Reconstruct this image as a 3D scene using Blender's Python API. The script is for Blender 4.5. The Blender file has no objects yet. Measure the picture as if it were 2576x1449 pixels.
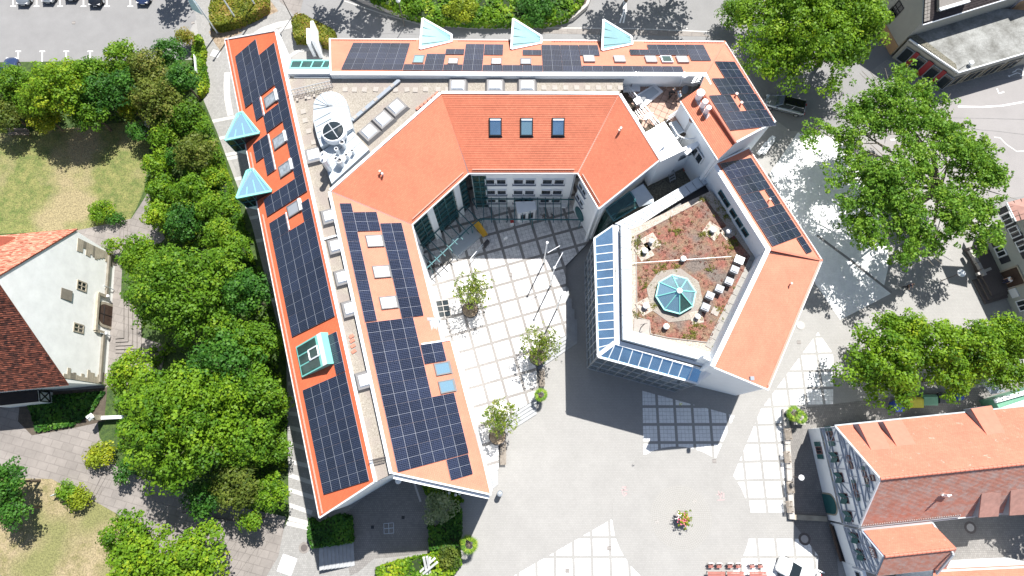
import bpy, bmesh, math, random
import numpy as np
from math import sin, cos, radians, pi, atan2, sqrt, hypot
from mathutils import Vector, Matrix
random.seed(7)
RNG = np.random.default_rng(7)
scene = bpy.context.scene
COL = scene.collection
F, TH, H = 1545.0, radians(14.7), 68.0        # focal length and pixel units of a 2576 px wide picture
cam_d = bpy.data.cameras.new('camera')
cam_d.sensor_width = 36.0
cam_d.lens = F / 2576.0 * 36.0
cam_d.clip_start = 1.0
cam_d.clip_end = 2000.0
cam = bpy.data.objects.new('camera', cam_d)
COL.objects.link(cam)
cam.location = (0, 0, H)
cam.rotation_euler = (TH, 0, 0)
scene.camera = cam
SUN = Vector((0.272, 0.565, 1.0)).normalized()
sun_d = bpy.data.lights.new('sun', 'SUN')
sun_d.energy = 4.9
sun_d.angle = radians(0.53)
sun_d.color = (1.0, 0.965, 0.91)
sun = bpy.data.objects.new('sun', sun_d)
COL.objects.link(sun)
sun.location = (30, 60, 110)
sun.rotation_euler = SUN.to_track_quat('Z', 'Y').to_euler()
world = bpy.data.worlds.new('World')
scene.world = world
world.use_nodes = True
wn, wl = world.node_tree.nodes, world.node_tree.links
sky = wn.new('ShaderNodeTexSky')
sky.sky_type = 'NISHITA'
sky.sun_disc = False
sky.sun_elevation = math.asin(SUN.z)
sky.sun_rotation = atan2(SUN.x, SUN.y)
sky.altitude = 200
sky.dust_density = 1.2
wg = wn.new('ShaderNodeTexCoord'); wz = wn.new('ShaderNodeTexNoise'); wz.inputs['Scale'].default_value = 3.4; wz.inputs['Detail'].default_value = 8; wz.inputs['Roughness'].default_value = 0.55
wr = wn.new('ShaderNodeMapRange'); wr.inputs[1].default_value = 0.54; wr.inputs[2].default_value = 0.68; wr.inputs[4].default_value = 0.85
wm = wn.new('ShaderNodeMix'); wm.data_type = 'RGBA'; wm.inputs[7].default_value = (4.6, 4.8, 5.2, 1)
wl.new(wg.outputs['Generated'], wz.inputs['Vector']); wl.new(wz.outputs['Fac'], wr.inputs[0]); wl.new(wr.outputs[0], wm.inputs[0])
wl.new(sky.outputs[0], wm.inputs[6]); wl.new(wm.outputs[2], wn['Background'].inputs[0])
wn['Background'].inputs[1].default_value = 0.068
scene.view_settings.view_transform = 'Standard'
scene.view_settings.look = 'None'
scene.view_settings.gamma = 1.0
scene.view_settings.use_curve_mapping = False
scene.view_settings.exposure = 0.96
scene.render.engine = 'CYCLES'
CT, ST = cos(TH), sin(TH)
CAMP = Vector((0, 0, H))
def ray(u, v):
 dx, dy = (u - 1288) / F, -(v - 724.5) / F
 return Vector((dx, dy * CT + ST, dy * ST - CT))
def P(u, v, z=0.0):
 d = ray(u, v)
 return CAMP + d * ((z - H) / d.z)
class Plane:
 """a roof plane: origin on the eave, a along the eave, w up the slope, n the normal"""
 def __init__(s, e1, e2, r, ze=10.8, zr=14.68):
  s.k = 1.0 if ze == 8.8 else 0.9695
  E1, E2, R = P(*e1, ze), P(*e2, ze), P(*r, zr)
  s.o = E1; s.a = (E2 - E1).normalized()
  w = R - E1; w -= s.a * w.dot(s.a); s.w = w.normalized()
  s.n = s.a.cross(s.w);
  if s.n.z < 0: s.n = -s.n
 def hit(s, u, v, lift=0.0):
  d = ray(u, v); o = s.o + s.n * lift
  return CAMP + d * ((o - CAMP).dot(s.n) / d.dot(s.n))
 def uw(s, u, v, lift=0.0):
  q = s.hit(u, v, lift) - s.o
  return q.dot(s.a), q.dot(s.w)
 def at(s, a, w, lift=0.0):
  return s.o + s.a * a + s.w * w + s.n * lift
 def mat(s, a, w, lift=0.0):
  p = s.at(a, w, lift); y = s.n.cross(s.a)
  return Matrix(((s.a.x, y.x, s.n.x, p.x), (s.a.y, y.y, s.n.y, p.y), (s.a.z, y.z, s.n.z, p.z), (0, 0, 0, 1)))
class Wall:
 """a vertical wall from base point A to base point B; s along, z up, n towards the viewer"""
 def __init__(s, A, B):
  s.A = Vector((A.x, A.y, 0)); d = Vector((B.x - A.x, B.y - A.y, 0)); s.L = d.length; s.d = d.normalized()
  s.n = Vector((s.d.y, -s.d.x, 0))
  if s.n.dot(-s.A) < 0: s.n = -s.n
 def hit(s, u, v):
  d = ray(u, v); return CAMP + d * ((s.A - CAMP).dot(s.n) / d.dot(s.n))
 def sz(s, u, v):
  q = s.hit(u, v); return (q - s.A).dot(s.d), q.z
 def at(s, t, z, out=0.0):
  p = s.A + s.d * t + s.n * out; return Vector((p.x, p.y, z))
 def mat(s, t, z, out=0.0):
  p = s.at(t, z, out); d = s.d
  if Vector((0, 0, 1)).cross(s.n).dot(d) < 0: d = -d
  return Matrix(((d.x, 0, s.n.x, p.x), (d.y, 0, s.n.y, p.y), (0, 1, 0, p.z), (0, 0, 0, 1)))
def new_mat(name):
 m = bpy.data.materials.new(name); m.use_nodes = True
 nt = m.node_tree; return m, nt, nt.nodes, nt.links, nt.nodes['Principled BSDF']
def mat(name, col, rough=0.8, metal=0.0, var=0.12, scale=1.5, fine=0.0, fscale=30.0, bump=0.0, spec=None, coord='Object', trans=0.0):
 m, nt, N, L, B = new_mat(name)
 B.inputs['Roughness'].default_value = rough
 B.inputs['Metallic'].default_value = metal
 if spec is not None: B.inputs['Specular IOR Level'].default_value = spec
 if trans: B.inputs['Transmission Weight'].default_value = trans
 if var == 0 and fine == 0:
  B.inputs['Base Color'].default_value = (*col, 1); return m
 tc = N.new('ShaderNodeNewGeometry')
 nz = N.new('ShaderNodeTexNoise'); nz.inputs['Scale'].default_value = scale; nz.inputs['Detail'].default_value = 6
 nz.inputs['Roughness'].default_value = 0.65
 L.new(tc.outputs['Position'], nz.inputs['Vector'])
 mr = N.new('ShaderNodeMapRange'); mr.inputs[1].default_value = 0.3; mr.inputs[2].default_value = 0.7
 mr.inputs[3].default_value = 1 - var; mr.inputs[4].default_value = 1 + var
 L.new(nz.outputs['Fac'], mr.inputs[0])
 last = mr.outputs[0]
 if fine > 0:
  n2 = N.new('ShaderNodeTexNoise'); n2.inputs['Scale'].default_value = fscale; n2.inputs['Detail'].default_value = 3
  L.new(tc.outputs['Position'], n2.inputs['Vector'])
  m2 = N.new('ShaderNodeMapRange'); m2.inputs[1].default_value = 0.3; m2.inputs[2].default_value = 0.7
  m2.inputs[3].default_value = 1 - fine; m2.inputs[4].default_value = 1 + fine
  L.new(n2.outputs['Fac'], m2.inputs[0])
  mm = N.new('ShaderNodeMath'); mm.operation = 'MULTIPLY'
  L.new(last, mm.inputs[0]); L.new(m2.outputs[0], mm.inputs[1]); last = mm.outputs[0]
  if bump > 0:
   bp = N.new('ShaderNodeBump'); bp.inputs['Strength'].default_value = bump; bp.inputs['Distance'].default_value = 0.05
   L.new(n2.outputs['Fac'], bp.inputs['Height']); L.new(bp.outputs[0], B.inputs['Normal'])
 sc = N.new('ShaderNodeVectorMath'); sc.operation = 'SCALE'; sc.inputs[0].default_value = col
 L.new(last, sc.inputs['Scale']); L.new(sc.outputs[0], B.inputs['Base Color'])
 return m
def tweak_two(name, c1, c2, scale, lo=0.4, hi=0.6, rough=0.9, fine=0.15, fscale=25, detail=6, c3=None, s3=0.3):
 """two (or three) colours blended by noise: lawns, sedum, weathered paving"""
 m, nt, N, L, B = new_mat(name); B.inputs['Roughness'].default_value = rough
 g = N.new('ShaderNodeNewGeometry')
 nz = N.new('ShaderNodeTexNoise'); nz.inputs['Scale'].default_value = scale; nz.inputs['Detail'].default_value = detail
 nz.inputs['Roughness'].default_value = 0.7
 L.new(g.outputs['Position'], nz.inputs['Vector'])
 cr = N.new('ShaderNodeValToRGB'); cr.color_ramp.elements[0].position = lo; cr.color_ramp.elements[1].position = hi
 cr.color_ramp.elements[0].color = (*c1, 1); cr.color_ramp.elements[1].color = (*c2, 1)
 L.new(nz.outputs['Fac'], cr.inputs[0]); out = cr.outputs[0]
 if c3:
  n3 = N.new('ShaderNodeTexNoise'); n3.inputs['Scale'].default_value = s3; n3.inputs['Detail'].default_value = 5
  L.new(g.outputs['Position'], n3.inputs['Vector'])
  r3 = N.new('ShaderNodeMapRange'); r3.inputs[1].default_value = 0.48; r3.inputs[2].default_value = 0.62
  L.new(n3.outputs['Fac'], r3.inputs[0])
  mx = N.new('ShaderNodeMix'); mx.data_type = 'RGBA'; mx.inputs[7].default_value = (*c3, 1)
  L.new(r3.outputs[0], mx.inputs[0]); L.new(out, mx.inputs[6]); out = mx.outputs[2]
 n2 = N.new('ShaderNodeTexNoise'); n2.inputs['Scale'].default_value = fscale; n2.inputs['Detail'].default_value = 3
 L.new(g.outputs['Position'], n2.inputs['Vector'])
 m2 = N.new('ShaderNodeMapRange'); m2.inputs[1].default_value = 0.3; m2.inputs[2].default_value = 0.7
 m2.inputs[3].default_value = 1 - fine; m2.inputs[4].default_value = 1 + fine
 L.new(n2.outputs['Fac'], m2.inputs[0])
 sc = N.new('ShaderNodeVectorMath'); sc.operation = 'SCALE'
 L.new(out, sc.inputs[0]); L.new(m2.outputs[0], sc.inputs['Scale']); L.new(sc.outputs[0], B.inputs['Base Color'])
 bp = N.new('ShaderNodeBump'); bp.inputs['Strength'].default_value = 0.4; bp.inputs['Distance'].default_value = 0.05
 L.new(n2.outputs['Fac'], bp.inputs['Height']); L.new(bp.outputs[0], B.inputs['Normal'])
 return m
def cobble_mat(name, col, joint, size=0.16, rough=0.85, mix=0.25, var=0.1, rot=0.0, wf=1.0):
 """small sett paving: brick pattern as fine relief and joint colour"""
 m, nt, N, L, B = new_mat(name); B.inputs['Roughness'].default_value = rough
 g = N.new('ShaderNodeNewGeometry')
 mp = N.new('ShaderNodeMapping'); mp.inputs['Rotation'].default_value = (0, 0, rot)
 L.new(g.outputs['Position'], mp.inputs[0])
 b = N.new('ShaderNodeTexBrick'); b.inputs['Scale'].default_value = 1.0
 b.inputs['Brick Width'].default_value = size * wf; b.inputs['Row Height'].default_value = size
 b.inputs['Mortar Size'].default_value = size * 0.07; b.inputs['Mortar Smooth'].default_value = 0.3
 b.inputs['Color1'].default_value = (*[c * (1 - var) for c in col], 1)
 b.inputs['Color2'].default_value = (*[c * (1 + var) for c in col], 1)
 b.inputs['Mortar'].default_value = (*joint, 1)
 L.new(mp.outputs[0], b.inputs['Vector'])
 nz = N.new('ShaderNodeTexNoise'); nz.inputs['Scale'].default_value = 0.35; nz.inputs['Detail'].default_value = 8
 nz.inputs['Roughness'].default_value = 0.7
 L.new(g.outputs['Position'], nz.inputs['Vector'])
 mr = N.new('ShaderNodeMapRange'); mr.inputs[1].default_value = 0.3; mr.inputs[2].default_value = 0.7
 mr.inputs[3].default_value = 1 - mix * 0.5; mr.inputs[4].default_value = 1 + mix * 0.5
 L.new(nz.outputs['Fac'], mr.inputs[0])
 sc = N.new('ShaderNodeVectorMath'); sc.operation = 'SCALE'
 L.new(b.outputs['Color'], sc.inputs[0]); L.new(mr.outputs[0], sc.inputs['Scale']); L.new(sc.outputs[0], B.inputs['Base Color'])
 bp = N.new('ShaderNodeBump'); bp.inputs['Strength'].default_value = 0.3; bp.inputs['Distance'].default_value = 0.02; bp.invert = True
 L.new(b.outputs['Fac'], bp.inputs['Height']); L.new(bp.outputs[0], B.inputs['Normal'])
 return m
def tile_mat(name, col, dirt=None, dirt_amt=0.0, var=0.1, tw=0.21, rough=0.7, c2=None, jf=0.55):
 """clay roof tiles: each course is geometry, the tile joints and tone changes are here (uv in metres)"""
 m, nt, N, L, B = new_mat(name); B.inputs['Roughness'].default_value = rough
 B.inputs['Specular IOR Level'].default_value = 0.3
 uv = N.new('ShaderNodeUVMap')
 b = N.new('ShaderNodeTexBrick'); b.inputs['Scale'].default_value = 1.0
 b.inputs['Brick Width'].default_value = tw; b.inputs['Row Height'].default_value = 0.17
 b.inputs['Mortar Size'].default_value = 0.006; b.inputs['Mortar Smooth'].default_value = 0.2
 cc = c2 or col
 b.inputs['Color1'].default_value = (*[c * (1 - var) for c in col], 1)
 b.inputs['Color2'].default_value = (*[c * (1 + var) for c in cc], 1)
 b.inputs['Mortar'].default_value = (*[c * jf for c in col], 1)
 L.new(uv.outputs[0], b.inputs['Vector'])
 g = N.new('ShaderNodeNewGeometry')
 nz = N.new('ShaderNodeTexNoise'); nz.inputs['Scale'].default_value = 0.5; nz.inputs['Detail'].default_value = 7
 nz.inputs['Roughness'].default_value = 0.7
 L.new(g.outputs['Position'], nz.inputs['Vector'])
 mr = N.new('ShaderNodeMapRange'); mr.inputs[1].default_value = 0.3; mr.inputs[2].default_value = 0.7
 mr.inputs[3].default_value = 0.87; mr.inputs[4].default_value = 1.10
 L.new(nz.outputs['Fac'], mr.inputs[0])
 sc = N.new('ShaderNodeVectorMath'); sc.operation = 'SCALE'
 L.new(b.outputs['Color'], sc.inputs[0]); L.new(mr.outputs[0], sc.inputs['Scale']); out = sc.outputs[0]
 if dirt:
  n3 = N.new('ShaderNodeTexNoise'); n3.inputs['Scale'].default_value = 1.1; n3.inputs['Detail'].default_value = 9
  n3.inputs['Roughness'].default_value = 0.8
  L.new(uv.outputs[0], n3.inputs['Vector'])
  r3 = N.new('ShaderNodeMapRange'); r3.inputs[1].default_value = 0.62 - 0.3 * dirt_amt; r3.inputs[2].default_value = 0.72 - 0.15 * dirt_amt
  r3.inputs[4].default_value = 0.9
  L.new(n3.outputs['Fac'], r3.inputs[0])
  mx = N.new('ShaderNodeMix'); mx.data_type = 'RGBA'; mx.inputs[7].default_value = (*dirt, 1)
  L.new(r3.outputs[0], mx.inputs[0]); L.new(out, mx.inputs[6]); out = mx.outputs[2]
 L.new(out, B.inputs['Base Color'])
 return m
def leaf_mat(name, c1, c2, c3=None, trans=0.34):
 """leaf colour varies from leaf clump to leaf clump through the 'tint' attribute"""
 m, nt, N, L, B = new_mat(name)
 at = N.new('ShaderNodeAttribute'); at.attribute_name = 'tint'
 cr = N.new('ShaderNodeValToRGB'); cr.color_ramp.elements[0].color = (*c1, 1); cr.color_ramp.elements[1].color = (*c2, 1)
 if c3:
  e = cr.color_ramp.elements.new(0.9); e.color = (*c3, 1); cr.color_ramp.elements[1].position = 0.65
  cr.color_ramp.elements[2].position = 0.97
  cr.color_ramp.elements[1].color = (*c2, 1); cr.color_ramp.elements[2].color = (*c3, 1)
 L.new(at.outputs['Fac'], cr.inputs[0]); L.new(cr.outputs[0], B.inputs['Base Color'])
 B.inputs['Roughness'].default_value = 0.55; B.inputs['Specular IOR Level'].default_value = 0.25
 tr = N.new('ShaderNodeBsdfTranslucent'); ms = N.new('ShaderNodeMixShader'); ms.inputs[0].default_value = trans
 hs = N.new('ShaderNodeHueSaturation'); hs.inputs['Value'].default_value = 1.4; hs.inputs['Hue'].default_value = 0.485
 L.new(cr.outputs[0], hs.inputs['Color']); L.new(hs.outputs[0], tr.inputs[0])
 L.new(B.outputs[0], ms.inputs[1]); L.new(tr.outputs[0], ms.inputs[2]); L.new(ms.outputs[0], N['Material Output'].inputs[0])
 return m
def pv_mat():
 """photovoltaic glass: cell grid and fine busbar grid as flat print under the glass (uv 0..1 over the panel)"""
 m, nt, N, L, B = new_mat('solar_glass')
 uv = N.new('ShaderNodeUVMap')
 b = N.new('ShaderNodeTexBrick'); b.offset = 0.0; b.inputs['Scale'].default_value = 1.0
 b.inputs['Brick Width'].default_value = 1 / 12.0; b.inputs['Row Height'].default_value = 1 / 6.0
 b.inputs['Mortar Size'].default_value = 0.0075; b.inputs['Mortar Smooth'].default_value = 0.1
 b.inputs['Color1'].default_value = (0.006, 0.009, 0.019, 1); b.inputs['Color2'].default_value = (0.010, 0.015, 0.034, 1)
 b.inputs['Mortar'].default_value = (0.055, 0.065, 0.105, 1)
 L.new(uv.outputs[0], b.inputs['Vector']); oi = N.new('ShaderNodeObjectInfo'); mr = N.new('ShaderNodeMapRange'); mr.inputs[3].default_value = .82; mr.inputs[4].default_value = 1.25; L.new(oi.outputs['Random'], mr.inputs[0])
 sc = N.new('ShaderNodeVectorMath'); sc.operation = 'SCALE'; L.new(b.outputs['Color'], sc.inputs[0]); L.new(mr.outputs[0], sc.inputs['Scale']); L.new(sc.outputs[0], B.inputs['Base Color'])
 B.inputs['Roughness'].default_value = 0.16; B.inputs['Specular IOR Level'].default_value = 0.55
 return m
M = {}
M['white'] = mat('white_render', (0.80, 0.83, 0.85), 0.75, var=0.03, scale=0.6)
M['white_metal'] = mat('white_metal', (0.72, 0.75, 0.78), 0.45, var=0.03, scale=2)
M['zinc'] = mat('pale_zinc', (0.44, 0.49, 0.53), 0.45, metal=0.0, var=0.06, scale=1.0)
M['zinc_dark'] = mat('grey_zinc', (0.22, 0.25, 0.29), 0.5, var=0.1, scale=1.0)
M['seam'] = mat('seam_grey', (0.16, 0.18, 0.20), 0.6, var=0)
M['tile_sunny'] = tile_mat('sunlit_orange_tiles', (0.52, 0.198, 0.128), var=0.04)  # same clay, paled in colour for the slopes that catch most sun
M['tile_dim'] = tile_mat('dim_orange_tiles', (0.54, 0.125, 0.055), var=0.05)  # weaker sun on the west slope is painted in as redder clay
M['tile_inner'] = tile_mat('orange_beaver_tiles', (0.60, 0.185, 0.105), var=0.08)  # deeper orange paints the weaker light on slopes tilted from the sun
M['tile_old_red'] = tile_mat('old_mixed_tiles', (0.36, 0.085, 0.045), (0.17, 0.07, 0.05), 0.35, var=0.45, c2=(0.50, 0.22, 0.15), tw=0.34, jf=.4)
M['tile_old_shaded'] = tile_mat('old_shaded_tiles', (0.12, 0.035, 0.022), (0.03, 0.022, 0.02), 0.6, var=0.6, c2=(0.27, 0.085, 0.05), tw=0.34)  # darkness of the slope facing from the sun is painted in; blotches are dirt
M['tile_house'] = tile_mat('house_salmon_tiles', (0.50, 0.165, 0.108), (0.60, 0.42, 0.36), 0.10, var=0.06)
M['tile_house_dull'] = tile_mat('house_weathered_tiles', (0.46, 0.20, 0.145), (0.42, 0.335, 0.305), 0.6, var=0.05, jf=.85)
M['tile_plain'] = mat('plain_clay', (0.48, 0.165, 0.11), 0.7, var=0.08, scale=2)
M['tile_plain_dull'] = mat('weathered_clay', (0.40, 0.22, 0.18), 0.7, var=0.2, scale=1.5)
M['tile_black'] = tile_mat('dark_brown_tiles', (0.045, 0.035, 0.035), (0.03, 0.03, 0.03), 0.3, var=0.3)
M['gutter'] = mat('white_gutter', (0.62, 0.60, 0.60), 0.4, var=0.05)
M['guard'] = mat('snow_guard_metal', (0.62, 0.40, 0.33), 0.5, var=0)
M['pv'] = pv_mat()
M['pv_frame'] = mat('aluminium_frame', (0.36, 0.38, 0.43), 0.35, metal=0.3, var=0)
M['pv_back'] = mat('panel_underside', (0.05, 0.02, 0.02), 0.7, var=0)
M['teal'] = mat('mint_painted_steel', (0.20, 0.56, 0.50), 0.4, var=0.03)
M['teal_dark'] = mat('petrol_painted_steel', (0.035, 0.13, 0.15), 0.45, var=0.05)
M['glass_sky'] = mat('sky_reflecting_glass', (0.42, 0.66, 0.74), 0.06, metal=0.75, var=0)
M['glass_pale'] = mat('pale_milky_glass', (0.40, 0.66, 0.68), 0.12, metal=0.65, var=0.08, scale=0.9)
M['glass_blue'] = mat('blue_solar_glass', (0.52, 0.78, 0.95), 0.03, metal=0.9, var=0.18, scale=0.5)  # uneven tone stands in for clouds mirrored in the panes
M['glass_dark'] = mat('dark_window_glass', (0.018, 0.026, 0.030), 0.08, var=0, spec=0.8)
M['glass_green'] = mat('dark_green_glass', (0.022, 0.060, 0.055), 0.08, var=0.3, scale=1.0, spec=0.8)
M['glass_grey'] = mat('grey_reflecting_pane', (0.40, 0.43, 0.45), 0.1, metal=0.4, var=0.4, scale=3)  # patchy grey paints in the pale reflections on the panes
M['glass_facade'] = mat('grey_blue_facade_glass', (0.10, 0.14, 0.17), 0.08, metal=0.3, var=0.3, scale=0.8)
M['dome'] = mat('opal_acrylic', (0.80, 0.82, 0.84), 0.3, var=0.02)
M['curb'] = mat('grey_plastic_curb', (0.17, 0.165, 0.165), 0.6, var=0.1)
M['blind'] = mat('grey_roller_shutter', (0.30, 0.32, 0.35), 0.5, var=0.03)
M['shutter_white'] = mat('pale_roller_shutter', (0.50, 0.50, 0.50), 0.5, var=0.03)
M['gravel'] = tweak_two('roof_gravel', (0.19, 0.165, 0.135), (0.36, 0.33, 0.285), 9, 0.35, 0.65, fine=0.35, fscale=22, c3=(0.26, 0.225, 0.20), s3=0.5)
M['gravel_dark'] = tweak_two('mossy_gravel', (0.05, 0.055, 0.035), (0.22, 0.20, 0.16), 5, 0.35, 0.65, fine=0.4, fscale=20)
M['sedum'] = tweak_two('sedum_mat', (0.205, 0.075, 0.055), (0.185, 0.125, 0.08), 0.9, 0.40, 0.60, fine=0.45, fscale=9, c3=(0.135, 0.11, 0.095), s3=0.33)
M['sedum_gravel'] = tweak_two('sedum_edge_gravel', (0.27, 0.22, 0.18), (0.50, 0.44, 0.38), 7, 0.35, 0.65, fine=0.35, fscale=18)
M['slab'] = mat('concrete_slab', (0.33, 0.30, 0.27), 0.85, var=0.1, scale=3, fine=0.1)
M['slab_grey'] = mat('grey_concrete_slab', (0.27, 0.26, 0.24), 0.85, var=0.12, scale=3, fine=0.1)
M['terrace'] = mat('pink_terrace_slab', (0.42, 0.28, 0.22), 0.85, var=0.12, scale=2, fine=0.08)
M['black'] = mat('black_metal', (0.02, 0.02, 0.022), 0.5, var=0)
M['steel'] = mat('galvanised_steel', (0.42, 0.44, 0.46), 0.35, metal=0.5, var=0.05)
M['duct'] = mat('galvanised_duct', (0.62, 0.64, 0.66), 0.35, metal=0.3, var=0.06, scale=2)
M['plaza'] = cobble_mat('light_granite_setts', (0.295, 0.289, 0.278), (0.235, 0.23, 0.22), 0.17, mix=0.14, var=0.035)
M['plaza_yard'] = cobble_mat('yard_band_setts', (0.255, 0.24, 0.23), (0.19, 0.18, 0.172), 0.17, mix=0.25, var=0.05)
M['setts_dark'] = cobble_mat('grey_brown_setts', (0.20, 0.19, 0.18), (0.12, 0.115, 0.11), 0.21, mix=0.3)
M['white_slab'] = mat('white_stone_slabs', (0.72, 0.725, 0.72), 0.7, var=0.10, scale=1.2, fine=0.06, fscale=6)
M['yard_slab'] = tweak_two('stained_white_slabs', (0.42, 0.41, 0.41), (0.74, 0.72, 0.70), 1.3, 0.30, 0.52, fine=0.10, fscale=5, detail=10)
M['road'] = mat('worn_asphalt', (0.205, 0.203, 0.203), 0.9, var=0.08, scale=0.4, fine=0.06, fscale=14, bump=0.2)
M['road_warm'] = mat('warm_asphalt', (0.25, 0.238, 0.235), 0.9, var=0.07, scale=0.3, fine=0.05, fscale=14, bump=0.2)
M['path'] = cobble_mat('path_blocks', (0.255, 0.25, 0.24), (0.20, 0.195, 0.19), 0.2, mix=0.14)
M['pink_stone'] = cobble_mat('pink_sandstone_slabs', (0.215, 0.195, 0.18), (0.18, 0.162, 0.15), 0.8, mix=0.4, var=0.06, rot=0.25, wf=1.5)
M['paint'] = mat('road_paint', (0.78, 0.78, 0.76), 0.7, var=0.08, scale=3)
M['kerb'] = mat('granite_kerb', (0.38, 0.36, 0.34), 0.8, var=0.15, scale=2, fine=0.1)
M['pale_stone'] = mat('pale_band_stone', (0.44, 0.43, 0.415), 0.8, var=0.08, scale=1.5)
M['crack'] = mat('tar_seam', (0.20, 0.195, 0.195), 0.9, var=0.2)
M['lawn'] = tweak_two('dry_lawn', (0.085, 0.115, 0.026), (0.185, 0.180, 0.060), 0.9, 0.38, 0.62, fine=0.42, fscale=7, detail=9, c3=(0.235, 0.195, 0.105), s3=0.16)
M['lawn_dry'] = tweak_two('parched_lawn', (0.16, 0.145, 0.06), (0.28, 0.225, 0.135), 0.8, 0.36, 0.6, fine=0.36, fscale=7, detail=9, c3=(0.16, 0.16, 0.06), s3=0.2)
M['soil'] = tweak_two('dry_soil', (0.17, 0.125, 0.08), (0.32, 0.25, 0.18), 2.5, 0.4, 0.6, fine=0.3, fscale=12)
M['soil_dark'] = mat('dark_soil', (0.075, 0.06, 0.045), 0.95, var=0.3, scale=2, fine=0.2, fscale=15)  # darker soil tone for beds, bank and terrace bedding
M['park_floor'] = tweak_two('ivy_floor', (0.016, 0.04, 0.008), (0.06, 0.10, 0.018), 2.2, .35, .65, fine=.4, fscale=14)
M['bark'] = mat('bark', (0.12, 0.095, 0.07), 0.9, var=0.25, scale=4)
M['bark_pale'] = mat('pale_bark', (0.22, 0.19, 0.15), 0.9, var=0.25, scale=4)
M['plaster_old'] = mat('old_white_plaster', (0.82, 0.83, 0.81), 0.85, var=0.08, scale=0.8)
M['sandstone'] = mat('weathered_sandstone', (0.36, 0.32, 0.25), 0.85, var=0.2, scale=1.5, fine=0.1)
M['sandstone_dark'] = mat('dark_sandstone', (0.20, 0.18, 0.145), 0.85, var=0.2, scale=1.5)  # darker stone tone, also mixed at random among the quoins
M['wood_dark'] = mat('dark_oak', (0.060, 0.035, 0.024), 0.7, var=0.25, scale=3)
M['wood'] = mat('grey_bench_wood', (0.22, 0.185, 0.15), 0.8, var=0.25, scale=4)
M['timber'] = mat('grey_painted_timber', (0.33, 0.37, 0.44), 0.75, var=0.08, scale=2)
M['shutter'] = mat('dark_green_shutter', (0.012, 0.085, 0.090), 0.55, var=0.08)
M['maroon'] = mat('maroon_window_frame', (0.15, 0.075, 0.075), 0.6, var=0.05)
M['beige'] = mat('beige_render', (0.36, 0.35, 0.31), 0.85, var=0.05)
M['ochre'] = mat('ochre_plinth', (0.42, 0.26, 0.14), 0.85, var=0.08)
M['facade_grey'] = mat('grey_green_render', (0.36, 0.38, 0.35), 0.85, var=0.06)
M['pinkwall'] = mat('rose_render', (0.55, 0.50, 0.55), 0.85, var=0.05)
M['red'] = mat('red_panel', (0.26, 0.018, 0.025), 0.5, var=0.06)
M['yellow'] = mat('yellow_plastic', (0.62, 0.36, 0.02), 0.5, var=0.12, scale=2)
M['skin'] = mat('skin', (0.50, 0.30, 0.22), 0.6, var=0)
M['skin_dark'] = mat('tanned_skin', (0.36, 0.20, 0.13), 0.6, var=0)
M['cloth_black'] = mat('black_cloth', (0.015, 0.014, 0.016), 0.9, var=0.1)
M['cloth_blue'] = mat('light_blue_cloth', (0.33, 0.48, 0.66), 0.9, var=0.05)
M['cloth_grey'] = mat('grey_trousers', (0.30, 0.31, 0.32), 0.9, var=0.05)
M['cloth_white'] = mat('white_cloth', (0.72, 0.72, 0.72), 0.9, var=0.03)
M['cloth_navy'] = mat('navy_cloth', (0.03, 0.035, 0.08), 0.9, var=0.05)
M['hair_grey'] = mat('grey_hair', (0.30, 0.28, 0.26), 0.8, var=0.1)
M['hair_brown'] = mat('brown_hair', (0.07, 0.05, 0.035), 0.8, var=0.1)
M['car_black'] = mat('black_car_paint', (0.010, 0.012, 0.016), 0.12, var=0, spec=0.8)
M['car_silver'] = mat('silver_car_paint', (0.30, 0.33, 0.36), 0.22, metal=0.6, var=0)
M['car_white'] = mat('white_car_paint', (0.74, 0.75, 0.76), 0.15, var=0)
M['car_blue'] = mat('dark_blue_car_paint', (0.02, 0.035, 0.09), 0.15, var=0, spec=0.8)
M['car_grey'] = mat('grey_car_paint', (0.16, 0.17, 0.185), 0.2, metal=0.5, var=0)
M['tyre'] = mat('tyre_rubber', (0.02, 0.02, 0.02), 0.85, var=0)
M['lamp_glass'] = mat('lamp_glass', (0.7, 0.7, 0.7), 0.1, var=0)
M['lamp_red'] = mat('tail_light_red', (0.35, 0.01, 0.01), 0.2, var=0)
M['bin_yellow'] = mat('yellow_bin_lid', (0.46, 0.42, 0.03), 0.5, var=0.1, scale=4)
M['bin_green'] = mat('green_bin', (0.10, 0.25, 0.17), 0.5, var=0.1, scale=4)
M['bin_black'] = mat('black_bin', (0.025, 0.03, 0.04), 0.5, var=0.1)
M['bin_blue'] = mat('blue_bin', (0.02, 0.05, 0.28), 0.5, var=0.1)
M['redwood'] = mat('red_slatted_seat', (0.34, 0.12, 0.095), 0.7, var=0.1)
M['plank'] = mat('pale_plank', (0.58, 0.58, 0.57), 0.7, var=0.06)
M['iron'] = mat('cast_iron', (0.10, 0.085, 0.08), 0.7, var=0.15, scale=8)
M['pot'] = mat('dark_planter', (0.05, 0.05, 0.055), 0.6, var=0.1)
M['pink_mark'] = mat('pink_spray_paint', (0.42, 0.31, 0.31), 0.8, var=0.15, scale=5)
M['flag'] = mat('pale_blue_flag', (0.55, 0.74, 0.82), 0.8, var=0.05, trans=0.0)
M['flower_pink'] = mat('pink_petals', (0.70, 0.15, 0.22), 0.7, var=0.2, scale=6)
M['flower_white'] = mat('white_petals', (0.75, 0.74, 0.68), 0.7, var=0.1)
M['leaf_a'] = leaf_mat('maple_leaves', (0.028, 0.095, 0.006), (0.125, 0.25, 0.014), (0.25, 0.33, 0.02))
M['leaf_b'] = leaf_mat('bright_maple_leaves', (0.036, 0.115, 0.006), (0.165, 0.295, 0.014), (0.33, 0.39, 0.02))
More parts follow.
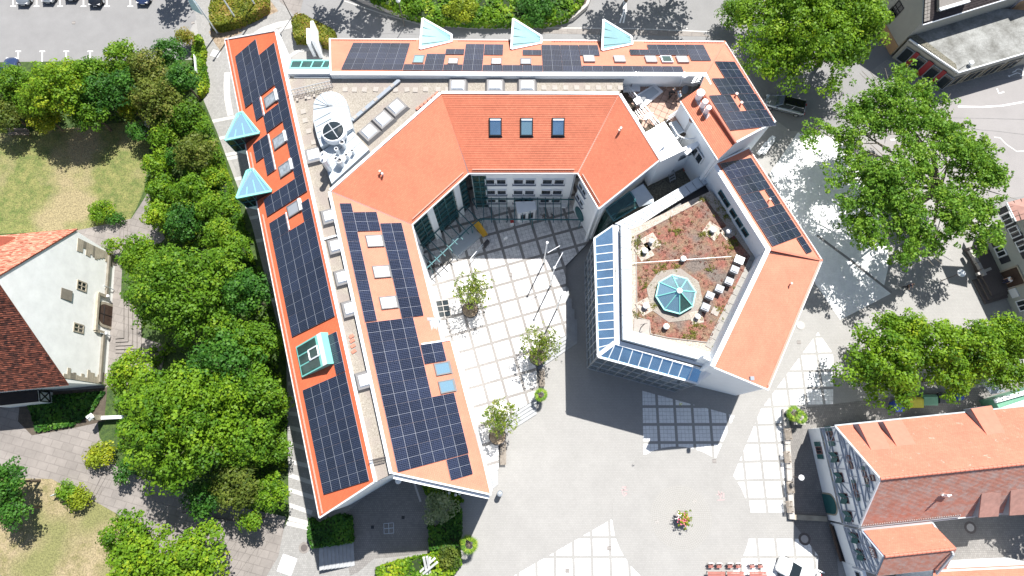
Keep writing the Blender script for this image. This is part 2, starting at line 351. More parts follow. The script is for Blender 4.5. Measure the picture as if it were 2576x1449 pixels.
M['leaf_c'] = leaf_mat('dark_green_leaves', (0.014, 0.065, 0.012), (0.055, 0.165, 0.018), (0.11, 0.24, 0.025))
M['leaf_d'] = leaf_mat('olive_leaves', (0.045, 0.085, 0.012), (0.14, 0.18, 0.025), (0.24, 0.22, 0.06))
M['leaf_e'] = leaf_mat('ash_leaves', (0.055, 0.150, 0.014), (0.155, 0.30, 0.028), (0.24, 0.36, 0.04))
M['leaf_y'] = leaf_mat('yellow_green_leaves', (0.085, 0.15, 0.010), (0.25, 0.31, 0.018), (0.42, 0.42, 0.02))
M['leaf_v'] = leaf_mat('variegated_leaves', (0.11, 0.16, 0.07), (0.24, 0.30, 0.15), (0.38, 0.42, 0.26))
M['seam_pale'] = mat('grey_glazing_seam', (0.10, 0.20, 0.20), 0.5, var=0)
M['leaf_h'] = leaf_mat('clipped_hedge_leaves', (0.085, 0.125, 0.012), (0.22, 0.235, 0.020), (0.33, 0.21, 0.06))
M['leaf_t'] = leaf_mat('thin_courtyard_leaves', (0.060, 0.13, 0.015), (0.20, 0.27, 0.035), (0.33, 0.34, 0.08), trans=0.4)
M['leaf_p'] = leaf_mat('palm_leaves', (0.045, 0.13, 0.012), (0.16, 0.28, 0.02), (0.30, 0.38, 0.04))
M['leaf_s'] = leaf_mat('sedum_tufts', (0.09, 0.12, 0.015), (0.19, 0.20, 0.03), (0.30, 0.22, 0.06))
M['leaf_r'] = leaf_mat('sedum_red_tufts', (0.15, 0.05, 0.04), (0.24, 0.11, 0.08), (0.33, 0.21, 0.15))
ORI = {}
def orig(o):
 return ORI.get(o.name, Vector((0, 0, 0))) if o is not None else Vector((0, 0, 0))
class MB:
 def __init__(s): s.v = []; s.f = []; s.m = []; s.uv = {}
 def face(s, pts, mi=0, uv=None):
  i = len(s.v); s.v += [tuple(p) for p in pts]; s.f.append(tuple(range(i, i + len(pts)))); s.m.append(mi)
  if uv: s.uv[len(s.f) - 1] = uv
  return s
 def hexa(s, b, t, mi=0, top_mi=None):
  """bottom ring b and top ring t of equal length"""
  i = len(s.v); n = len(b); s.v += [tuple(p) for p in b] + [tuple(p) for p in t]
  s.f.append(tuple(i + n + k for k in range(n))); s.m.append(mi if top_mi is None else top_mi)
  s.f.append(tuple(i + k for k in reversed(range(n)))); s.m.append(mi)
  for k in range(n):
   l = (k + 1) % n; s.f.append((i + k, i + l, i + n + l, i + n + k)); s.m.append(mi)
  return s
 def prism(s, pts, z0, z1, mi=0, top_mi=None):
  pts = ccw(pts)
  return s.hexa([(p[0], p[1], z0) for p in pts], [(p[0], p[1], z1) for p in pts], mi, top_mi)
 def slab(s, pts, th, mi=0, top_mi=None):
  pts = ccw(pts)
  return s.hexa([(p[0], p[1], p[2] - th) for p in pts], [tuple(p) for p in pts], mi, top_mi)
 def box(s, c, size, rz=0.0, mi=0, mat=None):
  x, y, z = size[0] / 2, size[1] / 2, size[2] / 2
  R = Matrix.Rotation(rz, 4, 'Z') if mat is None else mat.to_3x3().to_4x4()
  q = [Vector(c) + R @ Vector((a * x, b * y, d * z)) for d in (-1, 1) for a, b in ((-1, -1), (1, -1), (1, 1), (-1, 1))]
  return s.hexa(q[:4], q[4:], mi)
 def bar(s, p, q, w, h=None, mi=0, up=Vector((0, 0, 1))):
  p, q = Vector(p), Vector(q); h = h or w; d = (q - p)
  if d.length < 1e-6: return s
  d.normalize(); x = d.cross(up)
  if x.length < 1e-4: x = Vector((1, 0, 0))
  x.normalize(); y = x.cross(d); x = x * w / 2; y = y * h / 2
  return s.hexa([p - x - y, p + x - y, p + x + y, p - x + y], [q - x - y, q + x - y, q + x + y, q - x + y], mi)
 def tube(s, p, q, r, n=8, r2=None, mi=0):
  p, q = Vector(p), Vector(q); d = (q - p)
  if d.length < 1e-6: return s
  d.normalize(); r2 = r if r2 is None else r2
  x = d.cross(Vector((0, 0, 1)))
  if x.length < 1e-3: x = Vector((1, 0, 0))
  x.normalize(); y = d.cross(x)
  A = [p + (x * cos(t) + y * sin(t)) * r for t in [2 * pi * k / n for k in range(n)]]
  B = [q + (x * cos(t) + y * sin(t)) * r2 for t in [2 * pi * k / n for k in range(n)]]
  return s.hexa(A, B, mi)
 def lathe(s, c, prof, n=16, mi=0, cap=True):
  """prof: list of (r, z) from bottom to top about the vertical through c"""
  i = len(s.v)
  for r, z in prof:
   for k in range(n):
    t = 2 * pi * k / n; s.v.append((c[0] + r * cos(t), c[1] + r * sin(t), c[2] + z))
  for j in range(len(prof) - 1):
   for k in range(n):
    l = (k + 1) % n
    s.f.append((i + j * n + k, i + j * n + l, i + (j + 1) * n + l, i + (j + 1) * n + k)); s.m.append(mi)
  if cap:
   s.f.append(tuple(i + (len(prof) - 1) * n + k for k in range(n))); s.m.append(mi)
   s.f.append(tuple(i + k for k in reversed(range(n)))); s.m.append(mi)
  return s
 def mesh(s, name, mats, off=Vector((0, 0, 0)), smooth=False):
  me = bpy.data.meshes.new(name)
  me.from_pydata([(x - off.x, y - off.y, z - off.z) for x, y, z in s.v], [], s.f)
  if not isinstance(mats, (list, tuple)): mats = [mats]
  for m in mats: me.materials.append(M[m] if isinstance(m, str) else m)
  if len(mats) > 1: me.polygons.foreach_set('material_index', s.m)
  if s.uv:
   l = me.uv_layers.new(name='UVMap')
   for fi, uv in s.uv.items():
    p = me.polygons[fi]
    for k, li in enumerate(p.loop_indices): l.data[li].uv = uv[k % len(uv)]
  if smooth: me.polygons.foreach_set('use_smooth', [True] * len(me.polygons))
  me.update(); return me
 def build(s, name, mats, parent=None, smooth=False, label=None, kind=None):
  off = orig(parent)
  me = s.mesh(name, mats, off, smooth)
  o = bpy.data.objects.new(name, me); COL.objects.link(o)
  if parent is not None: o.parent = parent; ORI[o.name] = off
  if label: o['label'] = label
  if kind: o['kind'] = kind
  return o
def ccw(pts):
 a = 0
 for k in range(len(pts)):
  p, q = pts[k], pts[(k + 1) % len(pts)]; a += p[0] * q[1] - q[0] * p[1]
 return list(pts) if a > 0 else list(reversed(pts))
def clip_convex(poly, conv):
 conv = ccw(conv); out = [(p[0], p[1]) for p in poly]
 for k in range(len(conv)):
  a, b = conv[k], conv[(k + 1) % len(conv)]; res = []
  def side(p): return (b[0] - a[0]) * (p[1] - a[1]) - (b[1] - a[1]) * (p[0] - a[0])
  for i in range(len(out)):
   p, q = out[i], out[(i + 1) % len(out)]; sp, sq = side(p), side(q)
   if sp >= 0: res.append(p)
   if sp * sq < 0:
    t = sp / (sp - sq); res.append((p[0] + (q[0] - p[0]) * t, p[1] + (q[1] - p[1]) * t))
  out = res
  if len(out) < 3: return []
 return out
def thing(name, label, cat, loc=(0, 0, 0), group=None):
 o = bpy.data.objects.new(name, None); COL.objects.link(o); o.location = loc
 o.empty_display_size = 0.5
 ORI[o.name] = Vector(loc); o['label'] = label; o['category'] = cat
 if group: o['group'] = group
 return o
def solo(mb, name, mats, label, cat, loc, group=None, smooth=False):
 """a thing that is one mesh"""
 me = mb.mesh(name, mats, Vector(loc), smooth)
 o = bpy.data.objects.new(name, me); COL.objects.link(o); o.location = loc; ORI[o.name] = Vector(loc)
 o['label'] = label; o['category'] = cat
 if group: o['group'] = group
 return o
def structure(mb, name, mats, label=None, parent=None):
 o = mb.build(name, mats, parent)
 if parent is None: o['kind'] = 'structure'
 if label: o['label'] = label
 return o
def inst(me, name, mw, parent, sub=None):
 """an object on a shared mesh, placed by a world matrix, child of parent"""
 o = bpy.data.objects.new(name, me); COL.objects.link(o)
 o.parent = parent; o.matrix_local = Matrix.Translation(-orig(parent)) @ mw
 return o
def sub_inst(me, name, parent):
 o = bpy.data.objects.new(name, me); COL.objects.link(o); o.parent = parent; return o
MC = {}
def cached(key, fn):
 if key not in MC: MC[key] = fn()
 return MC[key]
def V2(p): return (p[0], p[1])
def tile_roof(name, pl, pts, material, parent, course=0.17, th=0.14, label=None, step=0.045, edge='gutter'):
 aw = [((p - pl.o).dot(pl.a), (p - pl.o).dot(pl.w)) for p in pts]
 aw = ccw(aw)
 mb = MB()
 base = [pl.at(a, w, -0.012) for a, w in aw]
 mb.slab(base, th, 1)
 w0 = min(w for _, w in aw); w1 = max(w for _, w in aw); a0 = min(a for a, _ in aw) - 1; a1 = max(a for a, _ in aw) + 1
 k = w0
 while k < w1 - 1e-4:
  st = clip_convex(aw, [(a0, k), (a1, k), (a1, k + course), (a0, k + course)])
  if len(st) >= 3:
   mb.face([pl.at(a, w, step * (1 - (w - k) / course)) for a, w in st], 0, [(a, w) for a, w in st])
   lo = [p for p in st if abs(p[1] - k) < 1e-4]
   if len(lo) >= 2:
    b0, b1 = min(lo)[0], max(lo)[0]
    mb.face([pl.at(b0, k, -0.01), pl.at(b1, k, -0.01), pl.at(b1, k, step), pl.at(b0, k, step)], 0, [(b0, k), (b1, k), (b1, k), (b0, k)])
  k += course
 return mb.build(name, [material, edge], parent, label=label)
def pv_mesh(A, B):
 def mk():
  mb = MB(); t = 0.04
  mb.box((A / 2, B / 2, 0), (A - 0.03, B - 0.02, t), mi=0)
  m = 0.022
  for h in range(2):
   x0 = m + (A / 2 - m / 2) * h; x1 = x0 + A / 2 - 1.5 * m + 0.004
   mb.face([(x0, m, t / 2 + .003), (x1, m, t / 2 + .003), (x1, B - m, t / 2 + .003), (x0, B - m, t / 2 + .003)], 1,
     [(h * .5, 0), (h * .5 + .5, 0), (h * .5 + .5, 1), (h * .5, 1)])
  return mb.mesh('solar_panel', ['pv_frame', 'pv'])
 return cached(('pv', round(A, 2), round(B, 2)), mk)
def pv_array(pl, parent, blocks):
 n = 0
 y = pl.n.cross(pl.a); flip = y.dot(pl.w) < 0
 for u0, u1, nu, w0, w1, nw in blocks:
  u0, u1, w0, w1 = u0 * pl.k, u1 * pl.k, w0 * pl.k, w1 * pl.k
  A, B = (u1 - u0) / nu, (w1 - w0) / nw
  me = pv_mesh(A, B)
  for i in range(nu):
   for j in range(nw):
    a = u0 + i * A; w = w0 + j * B
    mw = pl.mat(a, w + (B if flip else 0), 0.13)
    inst(me, 'solar_panel', mw, parent); n += 1
 return n
def snow_guard(pl, parent, a0, a1, w, n=None):
 mb = MB(); L = abs(a1 - a0); n = n or int(L / 0.28)
 for z in (0.10, 0.20): mb.bar(pl.at(a0, w, z), pl.at(a1, w, z), 0.035)
 for k in range(n + 1):
  a = a0 + (a1 - a0) * k / n
  mb.bar(pl.at(a, w - 0.10, 0.03), pl.at(a, w + 0.02, 0.22), 0.035)
 return mb.build('snow_guard', 'guard', parent)
def gutter(p, q, parent, m='gutter', r=0.09):
 mb = MB(); mb.tube(p, q, r, 6); return mb.build('gutter', m, parent)
def skylight(pl, parent, a0, a1, w0, w1, glass='glass_dark', frame='curb', lift=0.10, blind=None, apron=True):
 """a roof window: frame ring, pane; placed on the slope"""
 a0, a1, w0, w1 = a0 * pl.k, a1 * pl.k, w0 * pl.k, w1 * pl.k; A, B = a1 - a0, w1 - w0
 y = pl.n.cross(pl.a); flip = y.dot(pl.w) < 0
 mw = pl.mat(a0, w0 + (B if flip else 0), 0.0)
 def mk():
  mb = MB(); t = 0.11
  for c, s in (((A / 2, t / 2, lift), (A, t, 0.16)), ((A / 2, B - t / 2, lift), (A, t, 0.16)),
     ((t / 2, B / 2, lift), (t, B - 2 * t, 0.158)), ((A - t / 2, B / 2, lift), (t, B - 2 * t, 0.158))):
   mb.box(c, s)
  if apron: mb.box((A / 2, B + 0.09 if flip else -0.09, 0.045), (A + 0.1, 0.16, 0.03))
  return mb.mesh('skylight', frame)
 me = cached(('sky', round(A, 2), round(B, 2), frame, lift, flip), mk)
 s = inst(me, 'skylight', mw, parent)
 def mg():
  mb = MB(); mb.box((A / 2, B / 2, lift + 0.03), (A - 0.2, B - 0.2, 0.05)); return mb.mesh('pane', blind or glass)
 sub_inst(cached(('skp', round(A, 2), round(B, 2), blind or glass, lift), mg), 'shutter' if blind else 'pane', s)
 return s
def parapet(pts, parent, w=0.27, h=0.10, drop=1.3, inner=1, material='white_metal', name='parapet', zoff=0.12):
 """capping along a ridge line, with a wall down the inner side. pts: 3-D polyline on the ridge"""
 mb = MB()
 for k in range(len(pts) - 1):
  p, q = pts[k], pts[k + 1]; d = (q - p); d.z = 0; d.normalize(); n = Vector((-d.y, d.x, 0)) * inner
  e0 = d * (0.0 if k == 0 else 0.02); e1 = d * (0.0)
  a, b = p + e0, q + e1
  top = [a, b, b + n * w, a + n * w]
  mb.hexa([(t.x, t.y, t.z + zoff - h) for t in top], [(t.x, t.y, t.z + zoff) for t in top], 0)
  i0, i1 = a + n * 0.05, b + n * 0.05; j0, j1 = a + n * (w - 0.06), b + n * (w - 0.06)
  ring = [i0, i1, j1, j0]
  mb.hexa([(t.x, t.y, t.z - drop) for t in ring], [(t.x, t.y, t.z + zoff - h - 0.004) for t in ring], 1)
 return mb.build(name, [material, 'white'], parent)
def skirt(pts, parent, name='wall', material='white', zb=0.0, inset=0.15, close=True, drop=0.16):
 """walls below a roof outline (3-D points), inset a little, down to zb"""
 c = sum((Vector(V2(p)) for p in pts), Vector((0, 0))) / len(pts)
 mb = MB(); n = len(pts); ins = []
 for p in pts:
  v = Vector(V2(p)) - c; l = v.length; v = v * ((l - inset * 1.3) / l) + c; ins.append(Vector((v.x, v.y, p[2] - drop)))
 for k in range(n if close else n - 1):
  a, b = ins[k], ins[(k + 1) % n]
  mb.face([(a.x, a.y, zb), (b.x, b.y, zb), tuple(b), tuple(a)])
 return mb.build(name, material, parent)
def window_on(wall, s, z, w, h, parent, frame='white_metal', glass='glass_dark', nx=1, ny=1, depth=0.05, sill=None, name='window', ft=0.07, out=0.02):
 """s,z = centre of the opening on the wall"""
 def mk():
  mb = MB()
  for c, sz in (((0, h / 2 - ft / 2, 0), (w, ft, depth * 2)), ((0, -h / 2 + ft / 2, 0), (w, ft, depth * 2)),
     ((-w / 2 + ft / 2, 0, 0), (ft, h - 2 * ft, depth * 2)), ((w / 2 - ft / 2, 0, 0), (ft, h - 2 * ft, depth * 2))):
   mb.box(c, sz)
  for i in range(1, nx): mb.box((-w / 2 + w * i / nx, 0, 0), (ft * .8, h - 2 * ft, depth * 1.6))
  for j in range(1, ny): mb.box((0, -h / 2 + h * j / ny, 0.004), (w - 2 * ft, ft * .7, depth * 1.5))
  return mb.mesh(name, frame)
 f = inst(cached(('win', round(w, 2), round(h, 2), nx, ny, frame, ft, name), mk), name, wall.mat(s, z, out), parent)
 def mg():
  mb = MB(); mb.box((0, 0, -0.02), (w - ft, h - ft, 0.03)); return mb.mesh('pane', glass)
 sub_inst(cached(('pane', round(w, 2), round(h, 2), glass, ft), mg), 'pane', f)
 if sill:
  def ms():
   mb = MB(); mb.box((0, -h / 2 - 0.06, 0.08), (w + 0.16, 0.08, 0.26)); return mb.mesh('sill', sill)
  sub_inst(cached(('sill', round(w, 2), round(h, 2), sill), ms), 'sill', f)
 return f
def window_px(wall, u0, v0, u1, v1, parent, **k):
 """u0,v0 / u1,v1: two opposite corners in the picture"""
 s0, z0 = wall.sz(u0, v0); s1, z1 = wall.sz(u1, v1)
 return window_on(wall, (s0 + s1) / 2, (z0 + z1) / 2, abs(s1 - s0), abs(z1 - z0), parent, **k)
PW = Plane((567, 100), (805, 1302), (812, 600))
PC1 = Plane((1037, 565), (1094, 798), (833, 482))
PC2 = Plane((1037, 566), (1178, 437), (833, 482))
PC3 = Plane((1180, 437), (1453, 437), (1300, 240))
PC4 = Plane((1453, 437), (1506, 526), (1600, 310))
PN = Plane((830, 98), (1823, 105), (1300, 182))
PNE = Plane((1823, 105), (1950, 305), (1788, 213))
PE1 = Plane((1883, 373), (2068, 655), (1938, 628), 8.8, 12.8)
PE2 = Plane((2068, 655), (1932, 981), (1796, 925), 8.8, 12.8)
# ================================================================ outer west wing
wA, wB = P(567, 100, 10.8), P(805, 1302, 10.8)
wD, wC = P(692, 78, 14.68), P(941, 1213, 14.68)
west = thing('west_wing', 'long red tiled western wing with dark solar panels between striped footpath and gravel roof', 'building', (*V2((wA + wC) / 2), 0))
wo = [wA, wB, PW.hit(941, 1213), PW.hit(692, 78)]
tile_roof('roof', PW, wo, 'tile_dim', west)
skirt(wo, west)
pv_array(PW, west, [
 (3.0, 5.05, 1, 1.12, 4.66, 3), (5.05, 9.5, 2, 1.12, 7.12, 5), (9.5, 11.75, 1, 2.3, 3.45, 1), (9.5, 11.75, 1, 5.95, 7.15, 1),
 (11.75, 13.85, 1, 3.45, 7.15, 3), (13.87, 20.38, 3, 5.95, 7.15, 1), (14.0, 16.08, 1, 1.1, 3.5, 2), (16.08, 18.2, 1, 2.3, 3.5, 1),
 (20.4, 22.35, 1, 1.1, 7.15, 5), (23.15, 25.1, 1, 1.2, 3.65, 2), (23.15, 25.1, 1, 5.95, 7.15, 1), (25.12, 35.25, 5, 1.2, 7.15, 5),
 (36.65, 40.45, 2, 5.8, 6.95, 1), (40.5, 50.2, 5, 1.18, 6.93, 5)])
for a0 in (10.05, 14.95, 18.15): skylight(PW, west, a0, a0 + 1.25, 4.05, 5.75, glass='glass_grey', frame='curb')
skylight(PW, west, 22.6, 23.85, 4.05, 5.65, blind='blind')
for a0, a1 in ((10.0, 11.4), (14.9, 16.2), (18.1, 19.4), (22.55, 23.9)):
 mb = MB(); mb.box((0, 0, 0), (a1 - a0 - .15, 0.28, 0.22), mat=PW.mat(0, 0)) ; c = PW.at((a0 + a1) / 2 * PW.k, 5.9 * PW.k, 0.16)
 mb.v = [(x + c.x, y + c.y, z + c.z) for x, y, z in mb.v]; mb.build('shutter_box', 'white_metal', west)
LW = (wB - wA).length
for a0, a1 in ((0.2, 9.6), (14.2, 17.2), (21.2, LW - 0.3)): snow_guard(PW, west, a0, a1, 0.55)
gutter(wA - PW.w * .08, wB - PW.w * .08, west)
parapet([PW.hit(692, 78), PW.hit(941, 1213)], west, inner=1, drop=1.4)
mb = MB(); mb.bar(wA, PW.hit(692, 78), 0.14, 0.2); mb.build('verge_board', 'white_metal', west)
mb = MB(); mb.bar(wB, PW.hit(941, 1213), 0.14, 0.2); mb.build('verge_board', 'white_metal', west)
for a0, a1, w in ((5.4 + 4.2, 11.9, 3.62), (14.1, 18.2, 3.62), (23.1, 25.0, 3.78)):
 mb = MB(); mb.tube(PW.at(a0 * PW.k, w * PW.k, 0.12), PW.at(a1 * PW.k, w * PW.k, 0.12), 0.05, 6); mb.build('pipe', 'white_metal', west)
def glass_dormer(pl, parent, outer, inner, n_in, n_out, base_z, ztop=12.35, label=None, glass='glass_sky', rim='teal'):
 """wedge shaped glass bay: outer/inner = ends of the high edge, n_out/n_in = ends of the low edge (picture points)"""
 A = P(*outer, ztop); B = P(*inner, ztop)
 Cn = pl.hit(*n_in); Cn.z += 0.12
 D_ = P(*n_out, Cn.z - 0.25)
 B = pl.hit(*inner); B.z += 0.15
 d = glass_frame = thing_part = None
 mb = MB(); ring = [A, B, Cn, D_]
 for k in range(4): mb.bar(ring[k], ring[(k + 1) % 4], 0.20, 0.18)
 o = mb.build('glass_dormer', rim, parent, label=label)
 mb = MB(); mb.slab(ring, 0.05); mb.build('glass_roof', glass, o)
 mb = MB()
 for t in (0.28, 0.56, 0.84):
  p = A.lerp(B, t); q = D_.lerp(Cn, t); mb.bar(p + Vector((0, 0, .04)), q + Vector((0, 0, .04)), 0.06, 0.05)
 mb.build('glazing_bar', 'seam_pale' if rim == 'white_metal' else rim, o)
 A0 = Vector((A.x, A.y, base_z)); zb = (B - pl.o).dot(Vector((0, 0, 1))) + pl.o.z
 foot = Vector((B.x, B.y, pl.o.z + 0.0))
 eo = pl.o + pl.a * (B - pl.o).dot(pl.a); eo = Vector((eo.x, eo.y, pl.o.z))
 F0 = A.lerp(B, 0.0)
 t = max(0.05, min(0.95, (A - eo).dot(-pl.w.xy.to_3d().normalized()) / max(1e-3, (A - B).dot(-pl.w.xy.to_3d().normalized()))))
 E_ = A.lerp(B, t); E0 = Vector((E_.x, E_.y, base_z))
 mb = MB(); dn = Vector((0, 0, -0.09))
 mb.face([A + dn, E_ + dn, E0, A0]); mb.face([A + dn, A0, D_ + dn]) ; mb.face([E_ + dn, B + dn, E0])
 mb.face([A0, E0, Cn + dn, D_ + dn])
 mb.build('side_glass', 'glass_dark', o)
 mb = MB()
 for p, q in ((A, A0), (A0, E0), (E_, E0), (A.lerp(E_, .5), A0.lerp(E0, .5)), (A.lerp(A0, .5), E_.lerp(E0, .5)), (A0, D_)): mb.bar(p, q, 0.09, 0.09)
 mb.build('side_frame', 'teal_dark', o)
 mb = MB(); w0 = Vector((E0.x, E0.y, base_z - 2.2))
 mb.face([A0 + Vector((0, 0, -.02)), E0 + Vector((0, 0, -.02)), w0]); mb.face([A0, w0, Vector((D_.x, D_.y, base_z))])
 mb.build('soffit', 'white', o)
 return o
glass_dormer(PW, west, (566.8, 352.7), (654.6, 336), (611, 283), (596.8, 288), 9.93, label='upper triangular mint framed glass bay on the west eave')
glass_dormer(PW, west, (595.5, 498), (685, 482), (638, 426), (622, 430), 9.93, label='lower triangular mint framed glass bay on the west eave')
def roof_lantern():
 a0, a1, w0, w1 = 35.24, 38.15, 1.5, 5.58; h0, h1 = 0.25, 0.85
 c = [PW.at(a, w, 0) for a, w in ((a0, w0), (a1, w0), (a1, w1), (a0, w1))]
 top = [c[0] + PW.n * h0, c[1] + PW.n * h0, c[2] + PW.n * h1, c[3] + PW.n * h1]
 mb = MB(); mb.hexa(c, top)
 o = mb.build('roof_lantern', 'teal', west, label='large mint framed rooflight box with green glass')
 def q(x, y, l=0.0):
  p = top[0].lerp(top[1], x).lerp(top[3].lerp(top[2], x), y); return p + PW.n * l
 for y0, y1, x0, x1 in ((.05, .62, .05, .30), (.05, .42, .35, .62), (.05, .62, .67, .95)):
  mb = MB(); mb.hexa([q(x0, y0), q(x1, y0), q(x1, y1 + .14), q(x0, y1 + .14)], [q(x0, y0, .04), q(x1, y0, .04), q(x1, y1 + .14, .04), q(x0, y1 + .14, .04)])
  mb.build('pane', 'glass_green', o)
 mb = MB(); ring = [q(.33, .46, .10), q(.64, .46, .10), q(.64, .80, .10), q(.33, .80, .10)]
 for k in range(4): mb.bar(ring[k], ring[(k + 1) % 4], .12, .08)
 mb.build('vent_frame', 'white_metal', o)
 mb = MB(); mb.slab([q(.35, .48, .08), q(.62, .48, .08), q(.62, .78, .08), q(.35, .78, .08)], .03); mb.build('pane', 'glass_green', o)
 mb = MB(); mb.slab([q(0, .84, .03), q(1, .84, .03), q(1, 1.0, .03), q(0, 1.0, .03)], .10); mb.build('blind_box', 'white_metal', o)
roof_lantern()
# ================================================================ courtyard wing
cx0 = P(1150, 600, 10.8)
yard = thing('courtyard_wing', 'inner wing wrapped around the paved courtyard, plain orange tiles above, blue solar panels below', 'building', (cx0.x, cx0.y, 0))
V = P(833, 482, 14.68); Vv = P(1037, 565.5, 10.8); X = P(1111, 237, 14.68); Xv = P(1179, 437, 10.8); Y = P(1556, 239, 14.68); Yv = P(1453.5, 437, 10.8)
r1 = [PC1.hit(1037, 565.5), PC1.hit(1103, 838), PC1.hit(1058, 866), PC1.hit(1144, 856), PC1.hit(1235, 1244), PC1.hit(988, 1190), PC1.hit(833, 482)]
s0 = PC1.hit(1060, 866); rid = PC1.at((s0 - PC1.o).dot(PC1.a), (PC1.hit(833, 482) - PC1.o).dot(PC1.w))
tile_roof('roof', PC1, [PC1.hit(1037, 565.5), PC1.at((s0 - PC1.o).dot(PC1.a), 0.0), rid, PC1.hit(833, 482)], 'tile_sunny', yard, label='sunlit orange roof slope carrying blue solar panels')
e2 = PC1.hit(1144, 856)
tile_roof('roof', PC1, [PC1.at((s0 - PC1.o).dot(PC1.a) + .01, -1.0), PC1.hit(1235, 1244), PC1.hit(988, 1190), rid + PC1.a * .01], 'tile_sunny', yard)
tile_roof('roof', PC2, [Vv, Xv, X, V], 'tile_inner', yard)
tile_roof('roof', PC3, [Xv, Yv, Y, X], 'tile_inner', yard)
Yr = PC4.hit(1658.5, 404); Yb = PC4.hit(1506, 526)
tile_roof('roof', PC4, [Yv, Yb, Yr, PC4.hit(1556, 239)], 'tile_inner', yard)
pv_array(PC1, yard, [
 (-2.4, 9.67, 6, 5.97, 7.15, 1), (-1.44, 0.6, 1, 3.58, 5.97, 2), (-0.18, 9.72, 5, 1.2, 3.5, 2), (9.76, 17.6, 4, 2.35, 7.1, 4),
 (12.55, 14.45, 1, -0.05, 2.28, 2), (17.6, 23.35, 3, 0.0, 7.08, 6), (23.4, 25.25, 1, 0.1, 2.38, 2)])
for a0 in (1.05, 4.27, 7.42): skylight(PC1, yard, a0, a0 + 1.25, 3.6, 5.3, glass='dome')
for a0 in (14.55, 16.3): skylight(PC1, yard, a0, a0 + 1.2, -0.25, 1.38, glass='glass_sky')
for a0, g in ((2.14, 'glass_blue'), (5.33, 'glass_sky'), (8.55, 'glass_blue')):
 s = skylight(PC3, yard, a0, a0 + 1.3, 3.85, 5.65, glass=g, frame='black')
 mb = MB(); c = PC3.at((a0 + .65) * PC3.k, 5.45 * PC3.k, .2); mb.box((0, 0, 0), (1.05, .16, .08), mat=PC3.mat(0, 0)); mb.v = [(x + c.x, y + c.y, z + c.z) for x, y, z in mb.v]
 mb.build('awning_box', 'white_metal', yard)
def sg(pl, p, q, w=0.45):
 a0, a1 = (p - pl.o).dot(pl.a), (q - pl.o).dot(pl.a); snow_guard(pl, yard, a0 + (.4 if a1 > a0 else -.4), a1 - (.4 if a1 > a0 else -.4), w)
sg(PC2, Vv, Xv); sg(PC3, Xv, Yv); sg(PC4, Yv, Yb)
for p, q in ((Vv, Xv), (Xv, Yv), (Yv, Yb), (PC1.hit(1037, 565.5), PC1.hit(1094, 798)), (PC1.hit(1144, 856), PC1.hit(1235, 1244))): gutter(p, q, yard)
for p, q in ((PC1.hit(1060, 866, .05), PC1.at((s0 - PC1.o).dot(PC1.a), -1.0, .05)), (PC1.hit(988, 1190, .03), PC1.hit(1235, 1244, .03)), (Yb, Yr)): mb = MB(); mb.bar(p, q, .14, .16); mb.build('verge_board', 'white_metal', yard)
for p, q in ((V, Vv), (X, Xv)): mb = MB(); mb.bar(p + Vector((0, 0, .03)), q + Vector((0, 0, .03)), .09, .03); mb.build('valley_strip', 'seam', yard)
mb = MB(); mb.bar(Y + Vector((0, 0, .03)), Yv + Vector((0, 0, .03)), .14, .05); mb.build('valley_strip', 'guard', yard)
parapet([PC1.hit(988, 1190), V, X, Y, Yr], yard, inner=1, drop=1.3)
def roof_vent(pl, u, v, parent, m='guard', h=0.45, r=0.07):
 p = pl.hit(u, v); mb = MB(); mb.tube(p, p + Vector((0, 0, h)), r, 8); mb.tube(p + Vector((0, 0, h)), p + Vector((0, 0, h + .08)), r * 1.7, 8)
 return mb.build('vent_pipe', m, parent)
roof_vent(PC2, 958, 436, yard); roof_vent(PC2, 964, 442, yard, 'zinc'); roof_vent(PC4, 1560, 328, yard, 'zinc'); roof_vent(PC4, 1556, 333, yard)
roof_vent(PE2, 1986, 716, None) if False else None
W3 = Wall(P(1180, 437, 10.8), P(1453, 437, 10.8)); W4 = Wall(P(1453, 437, 10.8), P(1506, 526, 10.8)); W2 = Wall(P(1037, 565.5, 10.8), P(1180, 437, 10.8))
for w_ in (W2, W3, W4): w_.A = w_.A - w_.n * .4
W1 = Wall(P(1037, 565.5, 10.8), PC1.hit(1094, 798)); W5 = Wall(P(1506, 526, 10.8), P(1659, 405, 10.8))
def wallbox(wall, s0, s1, z0, z1, t=0.3, parent=None, name='wall', m='white', out=-0.15, ztop1=None):
 mb = MB(); a, b = wall.at(s0, 0, out), wall.at(s1, 0, out); c, d = wall.at(s1, 0, out - t), wall.at(s0, 0, out - t)
 z2 = z1 if ztop1 is None else ztop1
 bt = [(p.x, p.y, z0) for p in (a, b, c, d)]; tp = [(a.x, a.y, z1), (b.x, b.y, z2), (c.x, c.y, z2), (d.x, d.y, z1)]
 mb.hexa(bt, tp); return mb.build(name, m, parent)
wallbox(W3, 0.1, W3.L, 0.6, 10.65, parent=yard)
wallbox(W4, 0, W4.L - .1, 0.6, 10.65, parent=yard)
wallbox(W5, 0.05, W5.L, 0, 10.61, parent=yard, ztop1=14.39)
wallbox(W1, 0, W1.L + 5, 0.6, 10.41, parent=yard)
wallbox(W2, 0, W2.L, 9.59, 10.65, parent=yard)
wallbox(W2, 0, W2.L, 0.6, 9.59, t=0.1, parent=yard, name='glass_front', m='glass_green', out=-0.42)
for s, e_ in ((0.0, .03), (.29, .385), (.77, .86)):
 wallbox(W2, s * W2.L, e_ * W2.L, 0.6, 9.58, t=0.3, parent=yard, name='pier', out=-0.15)
mb = MB()
